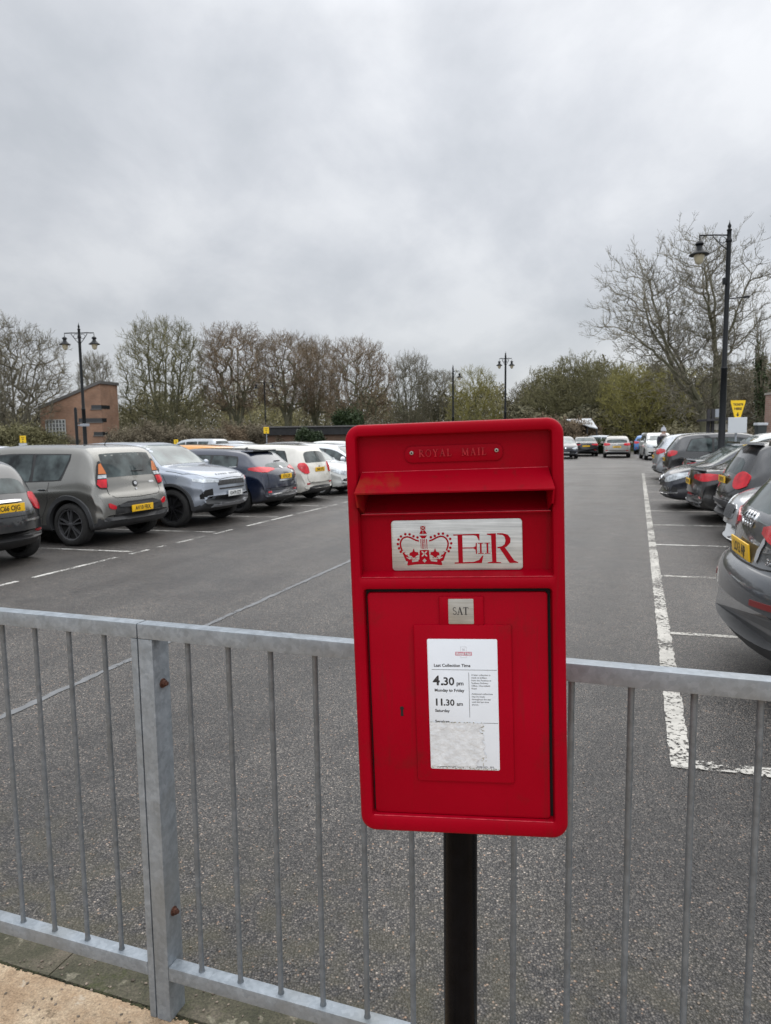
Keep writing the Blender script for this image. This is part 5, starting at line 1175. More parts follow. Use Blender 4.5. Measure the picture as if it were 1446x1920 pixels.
# rows beyond the left row: mostly roofs
GB = 'cars in the rows behind the left row, only their roofs and glass in view'
rnd = random.Random(11)
back = [(-14.2, 11.6, 'hatch_far', P_SILVER, 'R', 'silver hatchback behind the boxy grey-beige crossover'), (-14.2, 14.2, 'hatch_far', P_DSILV, 'R', 'warm silver hatchback roof seen over the blue-grey off-roader'),
    (-14.2, 20.2, 'hatch_far', P_ORANGE, 'L', 'orange hatchback, only its roof showing behind the off-roader windscreen'),
    (-14.2, 24.0, 'hatch_far', P_SILVER, 'R', 'silver hatchback beside the orange one, roof only'), (-14.2, 26.4, 'saloon_far', P_SILVER, 'L', 'silver saloon behind the navy hatchback, roof line only'),
    (-14.2, 28.9, 'hatch_far', P_CHAR, 'R', 'dark grey hatchback showing between the white roofs behind the cream hatchback'), (-14.2, 31.4, 'hatch_far', P_PEARL, 'L', 'white hatchback roof beyond the cream hatchback'),
    (-14.2, 33.9, 'saloon_far', P_WHITE, 'R', 'pale saloon roof just left of the postbox edge'), (-14.2, 36.5, 'hatch_far', P_RED, 'L', 'dull red hatchback roof at the postbox edge, far row'),
    (-24.5, 22, 'hatch_far', P_WHITE, 'R', 'white hatchback two rows back, above the off-roader roof'), (-24.5, 27, 'saloon_far', P_CHAR, 'L', 'dark saloon two rows back near the middle yellow sign'), (-24.5, 31, 'hatch_far', P_PEARL, 'R', 'white hatchback two rows back in front of the brown shrubs'),
    (-24.5, 36, 'carrier_far', P_SILVER, 'L', 'silver people carrier two rows back before the low dark shed'), (-24.5, 41, 'hatch_far', P_SILVER, 'R', 'silver hatchback two rows back below the evergreen bush')]
for px, py, k, pm, hd_, lb in back: car(k, px, py, hd_, pm, lb, group=GB, jit=rnd.uniform(-2, 2))
car('carrier_far', -29.5, 14.5, 'R', P_RED, 'dark red car beyond the ticket sign at the far left edge', group=GB)

# right row
TR = .98
car('sport_utility', .585+2.24, 5.60, 'R', P_GREY, 'large grey sport utility vehicle cut off by the right edge, four-ring badge on the tailgate', group=GR_, rim='five', rear='LO13 AJP', scale=(1, 1, 1.055), jit=4.5)
car('silver_slat', 1.10+2.0, 10.28, 'L', P_SILVER, 'older silver car nose out with an upright slatted grille, behind the big grey vehicle', group=GR_, front='EX53 LZC', jit=4)
car('round_tail', 1.22+2.0, 12.75, 'R', P_CHAR, 'dark grey small crossover with a bulging round red tail light', group=GR_, rear='EJ18 KFO', jit=4)
car('saloon', .93+2.23, 15.2, 'R', P_BLACK, 'black saloon with a wide red tail light and a boot lip spoiler', group=GR_, rear='MT17 HVD', jit=4)
car('star_front', .50+2.16, 17.7, 'L', P_DNAVY, 'midnight blue car nose out with a star badge in its grille', group=GR_, front='RJ15 UWP', jit=4)
car('saloon', 1.1+2.23, 20.25, 'R', P_GREY, 'low grey car with a red tail light, mostly hidden behind the midnight blue one', group=GR_, rear='KP08 EYS', jit=4)
car('tall_hatch', 1.55+2.1, 22.75, 'L', P_PEARL, 'white car nose out beyond the low grey car', group=GR_, front='AE19 XTN', jit=4)
car('tall_hatch', .80+2.1, 25.25, 'R', P_CHAR, 'dark grey hatchback with a round red tail light, beside the white car', group=GR_, rear='HN12 OBR', jit=4)
car('tall_hatch', .52+2.1, 27.75, 'R', P_SILVER, 'silver hatchback with a red tail light, the farthest of the right row', group=GR_, rear='YD11 SMU', jit=4)
# far end of the aisle
GE = 'cars at the far end of the aisle'
up_ = R(90)
car('hatch_far', -4.85, 50.0, R(-78), P_DNAVY, 'dark car facing the camera at the far end, half behind the postbox edge', group=GE)
car('saloon_far', -3.75, 55, R(98), P_BLACK, 'dark saloon with a red tail light at the far end, left of the silver hatchback', group=GE)
car('hatch', -1.35, 52.0, R(92), P_DSILV, 'silver hatchback seen from behind at the far end of the aisle', group=GE, rear='LR63 VPK')
car('carrier_far', 1.15, 47.5, R(-84), P_PEARL, 'pale people carrier facing the camera beside the far silver hatchback', group=GE)
car('hatch_far', .75, 60, R(85), P_BLUE, 'bright blue hatchback between the silver hatchback and the pale people carrier', group=GE)
car('carrier_far', 1.0, 64, R(90), P_BLUEGREY, 'light blue van-like car behind the bright blue hatchback', group=GE)
car('hatch_far', -6.2, 60.5, R(10), P_WHITE, 'white car under the pale pavilion roof', group=GE)
car('hatch_far', -3.4, 62.5, R(170), P_SILVER, 'silver car behind the dark saloon at the far end', group=GE)

#==PART4==
# ------------------------------------------------------------------ trees
class Tubes:
    """collects tapered branches in plain arrays; one mesh at the end"""
    def __init__(s): s.v = []; s.f = []
    def path(s, pts, rad, n):
        base = len(s.v); k = len(pts)
        for i, p in enumerate(pts):
            d = (pts[min(i+1, k-1)]-pts[max(i-1, 0)])
            if d.length < 1e-6: d = Vector((0, 0, 1))
            d.normalize(); a = d.cross(Vector((.31, .17, .94)) if abs(d.z) < .9 else Vector((1, .1, 0))).normalized(); b = d.cross(a)
            for j in range(n):
                t = 2*math.pi*j/n; s.v.append(p+a*(rad[i]*math.cos(t))+b*(rad[i]*math.sin(t)))
        for i in range(k-1):
            for j in range(n):
                q = base+i*n; s.f.append((q+j, q+(j+1) % n, q+n+(j+1) % n, q+n+j))
    def leaf(s, p, sz, rnd):
        a = Vector((rnd.gauss(0, 1), rnd.gauss(0, 1), rnd.gauss(0, 1))).normalized(); b = a.cross(Vector((rnd.gauss(0, 1), rnd.gauss(0, 1), rnd.gauss(0, 1)))).normalized()
        q = len(s.v); s.v += [p-a*sz, p+b*sz*.5, p+a*sz, p-b*sz*.5]; s.f.append((q, q+1, q+2, q+3))
    def mesh(s, name):
        me = bpy.data.meshes.new(name); me.from_pydata([tuple(v) for v in s.v], [], s.f); me.update(); return me
def rv(rnd): return Vector((rnd.gauss(0, 1), rnd.gauss(0, 1), rnd.gauss(0, 1)))
def grow(T, rnd, p, d, L, r, lev, P):
    last = lev >= P['lev']; n = max(2, [6, 6, 5, 4, 3, 3][min(lev, 5)]); pts = [p.copy()]; rad = [r]; seg = L/n; dirs = [d]
    rt = max(P['tip'], r*.30) if not last else P['tip']*.6
    en = P.get('env'); e = 0
    for i in range(n):
        if en and i and lev:
            e = abs((p.x)/en[0])**en[3]+abs((p.y)/en[0])**en[3]+abs((p.z-en[1])/en[2])**en[3]
            if e > 1+.10*rnd.random(): break
        d = (d+rv(rnd)*P['wob']*(1.0 if lev else .5)+Vector((0, 0, P['up'][min(lev, len(P['up'])-1)]))).normalized()
        p = p+d*seg; pts.append(p.copy()); dirs.append(d); rad.append(r+(rt-r)*(i+1)/n)
    n = len(pts)-1
    if n < 1: return
    T[0 if lev < P.get('trunklev', 1) else 1].path(pts, rad, 7 if lev == 0 else (5 if lev == 1 else 3))
    if en and lev and e > 1: return
    if P.get('ivy') and lev <= 1:
        for i in range(int(P['ivy']*(1 if lev == 0 else .5))):
            t = rnd.random()**1.3*n*(1 if lev == 0 else .6); k = min(int(t), n-1); q = pts[k].lerp(pts[k+1], t-k); T[2].leaf(q+rv(rnd)*(rad[k]*.9+.10), rnd.uniform(.07, .14), rnd)
    if last:
        if P.get('leaf'):
            for i in range(P['leaf']): q = pts[-1].lerp(pts[0], rnd.random()*.8)+rv(rnd)*.12; T[1].leaf(q, P['leafsz']*rnd.uniform(.6, 1.3), rnd)
        return
    nc = P['kids'][min(lev, len(P['kids'])-1)]; st = P['start'][min(lev, len(P['start'])-1)]
    for c in range(nc):
        t = st+(1-st)*(c+rnd.random())/nc; x = t*n; k = min(int(x), n-1); q = pts[k].lerp(pts[k+1], x-k); dd = dirs[k+1]
        s = rv(rnd); s = (s-dd*s.dot(dd)).normalized(); an = R(rnd.uniform(*P['ang'][min(lev, len(P['ang'])-1)]))
        nd = (dd*math.cos(an)+s*math.sin(an)).normalized()
        ll = L*P['len'][min(lev, len(P['len'])-1)]*rnd.uniform(.7, 1.15)*(1-.35*t if lev == 0 and P.get('taper', 1) else 1-.3*t)
        grow(T, rnd, q, nd, ll, max(P['tip'], (r+(rt-r)*t)*P.get('rr', .6)), lev+1, P)
    # the leader goes on
    grow(T, rnd, pts[-1], dirs[-1], L*.45, rad[-1], lev+1, P)
def tree(name, loc, h, P, seed, bark, twig, label, cat='tree', group=None, stems=1, spread=0, ivy=None, limbs=None, rz=0, w=None, low=.12, pw=2.4):
    if w: P = dict(P, env=(w, h*(1+low)/2, h*(1-low)/2, pw))
    rnd = random.Random(seed); T = [Tubes(), Tubes(), Tubes()]
    rt = empty(name, loc, rz); tag(rt, label, cat, group)
    if limbs:
        for pts, r in limbs:
            pts = [Vector(q) for q in pts]; n = len(pts); rad = [max(P['tip']*1.5, r*(1-.75*i/(n-1))) for i in range(n)]
            fine = []; fr = []
            for i in range(n-1):
                for k in range(4):
                    t = k/4; a, b, c_, d_ = pts[max(i-1, 0)], pts[i], pts[i+1], pts[min(i+2, n-1)]
                    fine.append(.5*(2*b+(c_-a)*t+(2*a-5*b+4*c_-d_)*t*t+(3*b-a-3*c_+d_)*t**3)); fr.append(rad[i]+(rad[i+1]-rad[i])*t)
            fine.append(pts[-1]); fr.append(rad[-1]); T[0].path(fine, fr, 7)
            m = len(fine)
            for k in range(int(m*.25), m):
                for c in range(2 if k < m*.5 else 3):
                    dd = (fine[min(k+1, m-1)]-fine[k-1]).normalized(); s = rv(rnd); s = (s-dd*s.dot(dd)).normalized(); an = R(rnd.uniform(28, 62))
                    grow(T, rnd, fine[k], (dd*math.cos(an)+s*math.sin(an)).normalized(), rnd.uniform(.9, 1.7)*P['limb']*(1.1-.5*k/m), max(P['tip'], fr[k]*.45), 2, P)
    else:
        for i in range(stems):
            a = 2*math.pi*i/stems+rnd.random(); d = Vector((math.cos(a)*spread, math.sin(a)*spread, 1)).normalized() if stems > 1 else Vector((rnd.gauss(0, .04), rnd.gauss(0, .04), 1)).normalized()
            grow(T, rnd, Vector((math.cos(a)*.25*(stems > 1), math.sin(a)*.25*(stems > 1), -.05)), d, h*P['trunk']*rnd.uniform(.85, 1.1), P['r']*(1 if stems == 1 else .75), 0, P)
        top = h if P.get('env') else sorted(v.z for v in T[1].v)[int(len(T[1].v)*.995)] if T[1].v else h; f = h/top
        for t in T:
            for v in t.v: v.z *= f
    a = link('trunk', T[0].mesh('trunk'), rt, bark); b = link('crown', T[1].mesh('crown'), rt, twig)
    if T[2].f: link('ivy', T[2].mesh('ivy'), rt, ivy)
    return rt, (T[0], T[1], T[2])
def copy_tree(src, loc, sc, rz, label, name='bare_tree', cat='tree', group=None, tw=None):
    rt = empty(name, loc, rz); rt.scale = sc; tag(rt, label, cat, group)
    for ch in src.children:
        c = ch.copy(); COL.objects.link(c); c.parent = rt
        if tw and ch.name.startswith('crown'): c.material_slots[0].link = 'OBJECT'; c.material_slots[0].material = tw
    return rt

from mathutils.kdtree import KDTree
def crown_tree(name, loc, h, w, seed, bark, twig, label, cat='tree', group=None, ivy=None, fork=.22, limbs=5, low=.16, n=620, tip=.0042, tmin=.0075, twigs=5, tl=.75, skel=None, spread=.9, pw=2.3, ivyn=260, up=.35, leaves=0, lsz=.06, ex=.44, rz=0):
    """limbs, then branches reaching evenly for points spread through the crown, then fine twigs"""
    rnd = random.Random(seed); rt = empty(name, loc, rz); tag(rt, label, cat, group)
    P = []; par = []
    def add(p, q): P.append(Vector(p)); par.append(q); return len(P)-1
    def chain(i, pts):
        for q in pts: i = add(q, i)
        return i
    cz, rz_ = h*(1+low)/2, h*(1-low)/2
    if skel:
        roots = {}
        for pts in skel:
            pts = [Vector(q) for q in pts]; k0 = tuple(round(c, 2) for c in pts[0]); i = roots.get(k0)
            if i is None:
                best = min(range(len(P)), key=lambda j: (P[j]-pts[0]).length) if P and (min((q-pts[0]).length for q in P) < .6) else -1
                i = best if best >= 0 else add(pts[0], -1); roots[k0] = i
            m = len(pts)
            for a in range(m-1):
                p0, p1, p2, p3 = pts[max(a-1, 0)], pts[a], pts[a+1], pts[min(a+2, m-1)]
                for k in range(1, 5):
                    t = k/4; i = add(.5*(2*p1+(p2-p0)*t+(2*p0-5*p1+4*p2-p3)*t*t+(3*p1-p0-3*p2+p3)*t**3)+rv(rnd)*.03, i)
        base_n = list(range(len(P))); att = []
        while len(att) < n:
            q = P[rnd.choice(base_n)]
            if q.z < h*.22: continue
            c = q+Vector((rnd.gauss(0, 1), rnd.gauss(0, .9), rnd.gauss(.25, .9)))*w
            if c.z > h*.16 and c.z < h*1.0: att.append(c)
        att.sort(key=lambda q: min((q-P[j]).length for j in base_n[::4]))
    else:
        i = add((0, 0, -.1), -1); zf = h*fork; lean = Vector((rnd.gauss(0, .15), rnd.gauss(0, .15), 0))
        i = chain(i, [lean*.5+Vector((0, 0, zf*.5)), lean+Vector((0, 0, zf))]); top = P[i].copy()
        for L_ in range(limbs):
            a = 2*math.pi*(L_+rnd.random()*.6)/limbs; rr = w*spread*rnd.uniform(.35, .8); ze = h*rnd.uniform(.62, .82); e = Vector((math.cos(a)*rr, math.sin(a)*rr, ze)); j = i if rnd.random() < .6 else max(0, i-1)
            s0 = P[j]; pts = []
            for k in range(1, 7):
                t = k/6; q = s0.lerp(e, t); q.x = s0.x+(e.x-s0.x)*t**.85; q.y = s0.y+(e.y-s0.y)*t**.85; pts.append(q+rv(rnd)*w*.03)
            chain(j, pts)
        att = []
        while len(att) < n:
            q = Vector((rnd.uniform(-w, w), rnd.uniform(-w, w), rnd.uniform(cz-rz_, cz+rz_))); e = abs(q.x/w)**pw+abs(q.y/w)**pw+abs((q.z-cz)/rz_)**pw
            bump = 1+.13*math.sin(q.x*1.9+seed)*math.cos(q.y*1.7+seed*2)
            if e < bump and (e > .25 or rnd.random() < .5) and q.z > cz-rz_+abs(0): att.append(q)
        att.sort(key=lambda q: (q-top).length)
    ends = []; kd = None
    for m, q in enumerate(att):
        if m % 35 == 0:
            kd = KDTree(len(P))
            for j, v in enumerate(P):
                if v.z > (h*fork*.85 if not skel else h*.12) or j < 3: kd.insert(v, j)
            kd.balance()
        c = min(kd.find_n(q, 7), key=lambda r: r[2]+.9*max(0, r[0].z-q.z+.2)+.15*(Vector((r[0].x, r[0].y)).length > Vector((q.x, q.y)).length))
        a = P[c[1]]; d = (q-a).length; g = par[c[1]]; dirp = (a-P[g]).normalized() if g >= 0 else Vector((0, 0, 1)); k = max(2, int(d/.55)); mid = a+dirp*d*.35+Vector((0, 0, -.04*d)); pts = []
        for t in [(x+1)/k for x in range(k)]: pts.append(a*(1-t)**2+mid*2*t*(1-t)+q*t*t+rv(rnd)*.018*d*(t < 1))
        ends.append(chain(c[1], pts))
    nb = len(P)
    for e in ends:
        for k in range(twigs):
            g = e if k < 3 else par[e]; o = (P[e]-P[par[e]]).normalized(); out = (P[e]-Vector((0, 0, cz*.7))).normalized(); d = (o*.6+out*.35+rv(rnd)*.48+Vector((0, 0, up*.5))).normalized(); L_ = tl*rnd.uniform(.5, 1.2); s0 = P[g]
            a = add(s0+d*L_*.5, g); d2 = (d+rv(rnd)*.22+Vector((0, 0, up*.3))).normalized(); b = add(P[a]+d2*L_*.5, a)
            for z in range(2): d3 = (d+rv(rnd)*.6).normalized(); add(P[a]+d3*L_*rnd.uniform(.25, .5), a)
    cnt = [0]*len(P); 
    ch = [0]*len(P)
    for q in par:
        if q >= 0: ch[q] += 1
    for j in range(len(P)-1, -1, -1):
        if ch[j] == 0: cnt[j] = 1
        if par[j] >= 0: cnt[par[j]] += cnt[j]
    T = [Tubes(), Tubes(), Tubes()]; thick = .05
    for j in range(len(P)):
        g = par[j]
        if g < 0: continue
        r1 = max(tmin, tip*cnt[j]**ex); r0_ = min(max(tmin, tip*cnt[g]**ex), r1*1.5)
        big = r1 > thick; T[0 if big else 1].path([P[g], P[j]], [max(r0_, r1), r1], 6 if r1 > .09 else (4 if big else 3))
        if ivy and r1 > .055 and P[j].z < h*.62:
            for k in range(max(1, int(ivyn*.012*(1.2-P[j].z/h)))): t = rnd.random(); T[2].leaf(P[g].lerp(P[j], t)+rv(rnd)*(r1*.8+.05), rnd.uniform(.05, .11), rnd)
    if leaves:
        for e in ends:
            for k in range(leaves): T[1].leaf(P[e]+rv(rnd)*.35, lsz*rnd.uniform(.6, 1.3), rnd)
    link('trunk', T[0].mesh('trunk'), rt, bark); link('crown', T[1].mesh('crown'), rt, twig)
    if T[2].f: link('ivy', T[2].mesh('ivy'), rt, ivy)
    return rt, None
BARK = mat('grey_green_bark', (.11, .10, .075), .9, var=.45, vscale=1.2, col2=(.17, .16, .12)); BARKG = mat('mossy_bark', (.085, .088, .048), .9, col2=(.16, .15, .10), var=.4, vscale=1.5)
TW = foliage_mat('grey_brown_twigs', (.105, .094, .064), (.165, .148, .108), .4); TWR = foliage_mat('reddish_brown_twigs', (.125, .092, .058), (.19, .145, .098), .35); TWG = foliage_mat('olive_twigs', (.105, .10, .047), (.17, .158, .085), .35)
IVY = foliage_mat('ivy_leaves', (.03, .042, .02), (.07, .09, .04), 1.2, .5); OLIVE = foliage_mat('olive_spring_leaves', (.13, .12, .036), (.22, .20, .07), .5); EVER = foliage_mat('evergreen_leaves', (.012, .022, .010), (.04, .06, .022), .9, .5); SCRUB = foliage_mat('brown_scrub', (.125, .105, .072), (.195, .168, .12), .35); SCRUBG = foliage_mat('green_brown_scrub', (.11, .105, .058), (.20, .18, .11), .3)
YT = foliage_mat('yellow_green_twigs', (.22, .20, .09), (.33, .30, .15), .4)
FAN = dict(lev=4, tip=.011, r=.17, trunk=.62, wob=.09, up=(.03, .10, .10, .08), kids=(10, 6, 5, 4), start=(.12, .15, .15, .1), ang=((16, 40), (20, 45), (22, 50), (25, 55)), len=(.62, .52, .50, .5), ivy=110)
VASE = dict(lev=4, tip=.011, r=.36, trunk=.34, wob=.14, up=(.02, .07, .03, .01), kids=(13, 10, 7, 5), start=(.5, .12, .1, .1), ang=((18, 66), (24, 56), (25, 58), (25, 60)), len=(2.0, .60, .48, .42), ivy=260, taper=0, rr=.55)
FLAT = dict(VASE, trunk=.42, r=.26, ivy=110, kids=(11, 10, 7, 5), len=(1.6, .58, .48, .42))
BUSH = dict(lev=3, tip=.013, r=.07, trunk=.45, wob=.20, up=(.0, .03, .02), kids=(13, 11, 9), start=(.1, .1, .05), ang=((30, 75), (30, 75), (30, 75)), len=(.95, .62, .55), leaf=3, leafsz=.06)
POPL = dict(lev=3, tip=.016, r=.22, trunk=.72, wob=.05, up=(.05, .28, .25, .2), kids=(34, 8, 5), start=(.08, .1, .1), ang=((14, 28), (12, 28), (15, 30)), len=(.24, .5, .5), taper=0, ivy=200)
BROAD = dict(lev=4, tip=.011, r=.36, trunk=.36, wob=.12, up=(.03, .05, .04, .02), kids=(14, 9, 7, 5), start=(.3, .15, .12, .1), ang=((30, 68), (28, 58), (28, 60), (28, 60)), len=(1.6, .56, .5, .48), ivy=120, taper=0)
MASS = dict(lev=4, tip=.018, r=.2, trunk=.66, wob=.15, up=(.03, .05, .03, .02), kids=(9, 7, 6, 4), start=(.15, .1, .05, .05), ang=((22, 62), (28, 65), (30, 70), (30, 70)), len=(1.0, .58, .5, .45), leaf=2, leafsz=.09)
GT = 'bare trees along the left side of the car park'
def base(x, D): return far(x, D)
def H(x, y, D): return hgt(x, y, D)
crown_tree('bare_tree', base(30, 60), H(28, 606, 60), 4.9, 3, BARK, TW, 'broad bare tree at the left edge, left of the twin-lantern lamp post', group=GT, n=1150, limbs=6, low=.1, fork=.2)
t2, _ = crown_tree('bare_tree', base(316, 66), H(318, 606, 66), 3.8, 12, BARKG, TWG, 'many-stemmed fan-shaped bare tree with ivy at its base, right of the brick building', group=GT, ivy=IVY, n=1150, limbs=9, fork=.07, low=.14, pw=2.6, up=.6, ivyn=330)
t3, _ = crown_tree('bare_tree', base(446, 68), H(442, 618, 68), 3.2, 21, BARKG, TWR, 'vase-shaped bare tree with thick ivy on its fork, second from the brick building', group=GT, ivy=IVY, n=950, limbs=6, fork=.24, low=.34, pw=3, ivyn=420, up=.15)
t4, _ = crown_tree('bare_tree', base(545, 72), H(545, 634, 72), 3.0, 33, BARKG, TWR, 'bare tree with a flat reddish-brown top, third from the brick building', group=GT, ivy=IVY, n=800, limbs=5, fork=.26, low=.38, pw=3, up=.1)
copy_tree(t3, base(597, 78), (.74, .74, H(597, 640, 78)/H(442, 618, 68)), 2.1, 'thin bare tree squeezed between the flat-topped tree and the rounded reddish one', group=GT, tw=TWR)
t5, _ = crown_tree('bare_tree', base(672, 72), H(668, 641, 72), 3.7, 47, BARKG, TWR, 'rounded reddish-brown bare tree just left of the postbox top', group=GT, ivy=IVY, n=1000, limbs=6, fork=.2, low=.2, ivyn=500)
copy_tree(t2, base(772, 84), (.68, .68, H(772, 667, 84)/H(318, 606, 66)), 1.2, 'slender grey bare tree above the left half of the postbox', group=GT, tw=TW)
copy_tree(t4, base(822, 90), (.8, .8, H(822, 700, 90)/H(545, 634, 72)), 3.2, 'small bare tree just left of the single-lantern lamp post', group=GT, tw=TW)
copy_tree(t3, base(190, 88), (.62, .62, H(190, 668, 88)/H(442, 618, 68)), .7, 'distant pinkish-grey bare tree rising behind the brick building', group=GT, tw=TW)
copy_tree(t5, base(-48, 70), (1.1, 1.1, 1), 1.9, 'bare tree half cut off by the left edge of the photo', group=GT, tw=TW)
crown_tree('willow', base(492, 82), H(492, 700, 82), 4.6, 71, BARKG, YT, 'pale yellow-green willow seen between the bare trees', n=420, low=0, up=-.4, tl=1.0)
# right side
crown_tree('olive_tree', base(890, 82), H(893, 692, 82), 3.1, 5, BARKG, OLIVE, 'olive-green budding tree between the two lamp posts above the postbox', n=620, low=0, fork=.06, limbs=7, up=.5, leaves=3)
GM = 'dense trees beyond the far end of the aisle'
m1, _ = crown_tree('woodland_tree', base(1040, 84), H(1040, 690, 84), 4.4, 51, BARKG, TWG, 'dense olive-brown tree right of the far twin-lantern lamp post', group=GM, n=900, low=0, fork=.1, limbs=8, leaves=2, tip=.0045, tmin=.012)
m2, _ = crown_tree('woodland_tree', base(1088, 80), H(1085, 668, 80), 3.9, 57, BARKG, TWG, 'tall olive-brown tree behind the pale pavilion roof', group=GM, n=900, low=0, fork=.1, limbs=7, leaves=2, tip=.0045, tmin=.012)
for src, x, y, D, k, tw, lb in ((m2, 998, 716, 92, .9, TW, 'low grey-brown tree next to the gap in the skyline'), (m1, 1132, 680, 76, .8, TWG, 'olive-brown tree left of the yellow-green one'),
        (m2, 1250, 690, 70, 1.0, OLIVE, 'mottled olive tree behind the farthest car of the right row'), (m1, 1385, 680, 62, .85, TW, 'grey-brown tree right of the tall lamp post'), (m2, 1470, 680, 60, .9, SCRUB, 'brown tree cut off by the right edge')):
    copy_tree(src, base(x, D), (k, k, H(x, y, D)/(H(1040, 690, 84) if src is m1 else H(1085, 668, 80))), x*.37, lb, 'woodland_tree', group=GM, tw=tw)
y1, _ = crown_tree('olive_tree', base(1190, 68), H(1188, 686, 68), 3.4, 15, BARKG, OLIVE, 'yellow-green budding tree behind the far silver hatchback', n=750, low=-.05, fork=.06, limbs=7, leaves=3, tmin=.011)
# the big leaning tree, drawn limb by limb
D9 = 36.0; o9 = base(1322, D9); k9 = D9/F
def lp(x, y, dy=0): 
    return ((x-1322)*k9, dy, max(-.05, H(x, y, D9)))
crown_tree('bare_tree', o9, H(1300, 448, D9), .95, 9, BARKG, foliage_mat('pale_twigs', (.115, .105, .075), (.18, .165, .125), .4), 'large open bare tree with leaning limbs behind the tall lamp post on the right', n=1350, tip=.0032, tmin=.0056, ex=.435, twigs=5, tl=.55, up=.5, skel=[
    [(0, 0, -.1), lp(1318, 800), lp(1308, 760, -.2), lp(1285, 728, -.4), lp(1245, 700, -.8), lp(1205, 665, -1.0), lp(1165, 640, -1.2), lp(1140, 632, -1.4)],
    [lp(1308, 760, -.2), lp(1270, 715, .3), lp(1258, 670, .6), lp(1245, 610, .9), lp(1230, 560, 1.0), lp(1222, 510, 1.2)],
    [lp(1285, 728, -.4), lp(1240, 660, -.6), lp(1200, 600, -.9), lp(1185, 565, -1.1)],
    [lp(1308, 760, -.2), lp(1300, 720, .8), lp(1290, 680, 1.1), lp(1268, 640, 1.3), lp(1265, 580, 1.4), lp(1262, 550, 1.6)],
    [(.5, .3, -.1), lp(1342, 790, .3), lp(1346, 700, .5), lp(1340, 640, .5), lp(1325, 590, .2), lp(1316, 540, .1), lp(1305, 500, 0)],
    [lp(1346, 700, .5), lp(1348, 620, 1.0), lp(1350, 560, 1.3), lp(1342, 510, 1.5), lp(1338, 480, 1.6)],
    [lp(1346, 700, .5), lp(1362, 630, .2), lp(1376, 580, 0), lp(1390, 530, -.3), lp(1404, 500, -.5)],
    [lp(1340, 640, .5), lp(1312, 600, -.6), lp(1292, 560, -1.0), lp(1284, 520, -1.3)],
    [lp(1346, 700, .5), lp(1375, 660, .8), lp(1395, 620, 1.2), lp(1408, 585, 1.4)],
    [lp(1258, 670, .6), lp(1225, 630, .3), lp(1205, 585, .2), lp(1200, 545, .1)]])
pl, _ = tree('poplar', base(1452, 40), H(1452, 530, 40), POPL, 8, BARK, TW, 'tall narrow bare poplar at the right edge', ivy=IVY)
copy_tree(pl, base(1425, 47), (.9, .9, .92), 2, 'shorter bare poplar beside the taller one at the right edge', 'poplar')
# brown shrubs and small round trees in front of the woodland
GS = 'rounded brown bushes in front of the tree line'
b1, _ = tree('bush', base(262, 52), H(262, 752, 52), BUSH, 81, BARK, SCRUB, 'rounded brown bush against the right corner of the brick building', 'bush', GS, stems=5, spread=1.1, w=2.3, low=-.2)
h0 = H(262, 752, 52)
for x, y, D, w, tw, lb in ((375, 762, 54, 1.15, SCRUB, 'wide low brown bush under the fan-shaped tree'), (418, 768, 58, .95, TWR, 'brown bush under the vase-shaped tree'), (470, 755, 62, 1.2, SCRUB, 'tall greyish bush in front of the vase-shaped tree'), (548, 775, 60, 1.0, SCRUB, 'thin greyish bush behind the middle yellow sign'), (615, 772, 62, 1.0, SCRUB, 'brown bush behind the low dark shed'),
        (20, 745, 46, 1.2, TWG, 'large loose bush at the left edge behind the white-panelled ticket sign'), (75, 760, 48, .95, TWG, 'olive-brown bush in front of the brick building'), (120, 790, 50, .6, SCRUB, 'small bush below the lattice window'),
        (700, 755, 66, 1.1, SCRUB, 'brown bush showing just left of the postbox top'), (760, 770, 68, 1.0, SCRUB, 'brown bush above the postbox top edge'), (985, 762, 68, 1.2, SCRUB, 'brown bush above the postbox right corner'), (1065, 745, 62, 1.2, TWR, 'low brown tree-like bush left of the pavilion'), (1300, 765, 50, 1.2, SCRUBG, 'green-brown bush at the foot of the big leaning tree'), (1410, 770, 46, 1.1, SCRUB, 'brown bush behind the ticket machine')):
    copy_tree(b1, base(x, D), (w, w, H(x, y, D)/h0), x*.21, lb, 'bush', 'bush', GS, tw)
e1, _ = tree('evergreen_bush', base(583, 56), H(583, 778, 56), dict(BUSH, leaf=8, leafsz=.08), 91, BARK, EVER, 'dark evergreen bush in front of the brown scrub left of the shed', 'bush', stems=4, spread=.6, w=1.0, low=-.2)
copy_tree(e1, base(655, 64), (1.3, 1.3, 1.7), 2, 'dark ivy-covered bush at the upper left corner of the postbox', 'evergreen_bush', 'bush')
copy_tree(e1, base(1120, 58), (1.2, 1.2, .5), 1, 'low green hedge plant between the dark saloon and the far silver hatchback', 'evergreen_bush', 'bush')
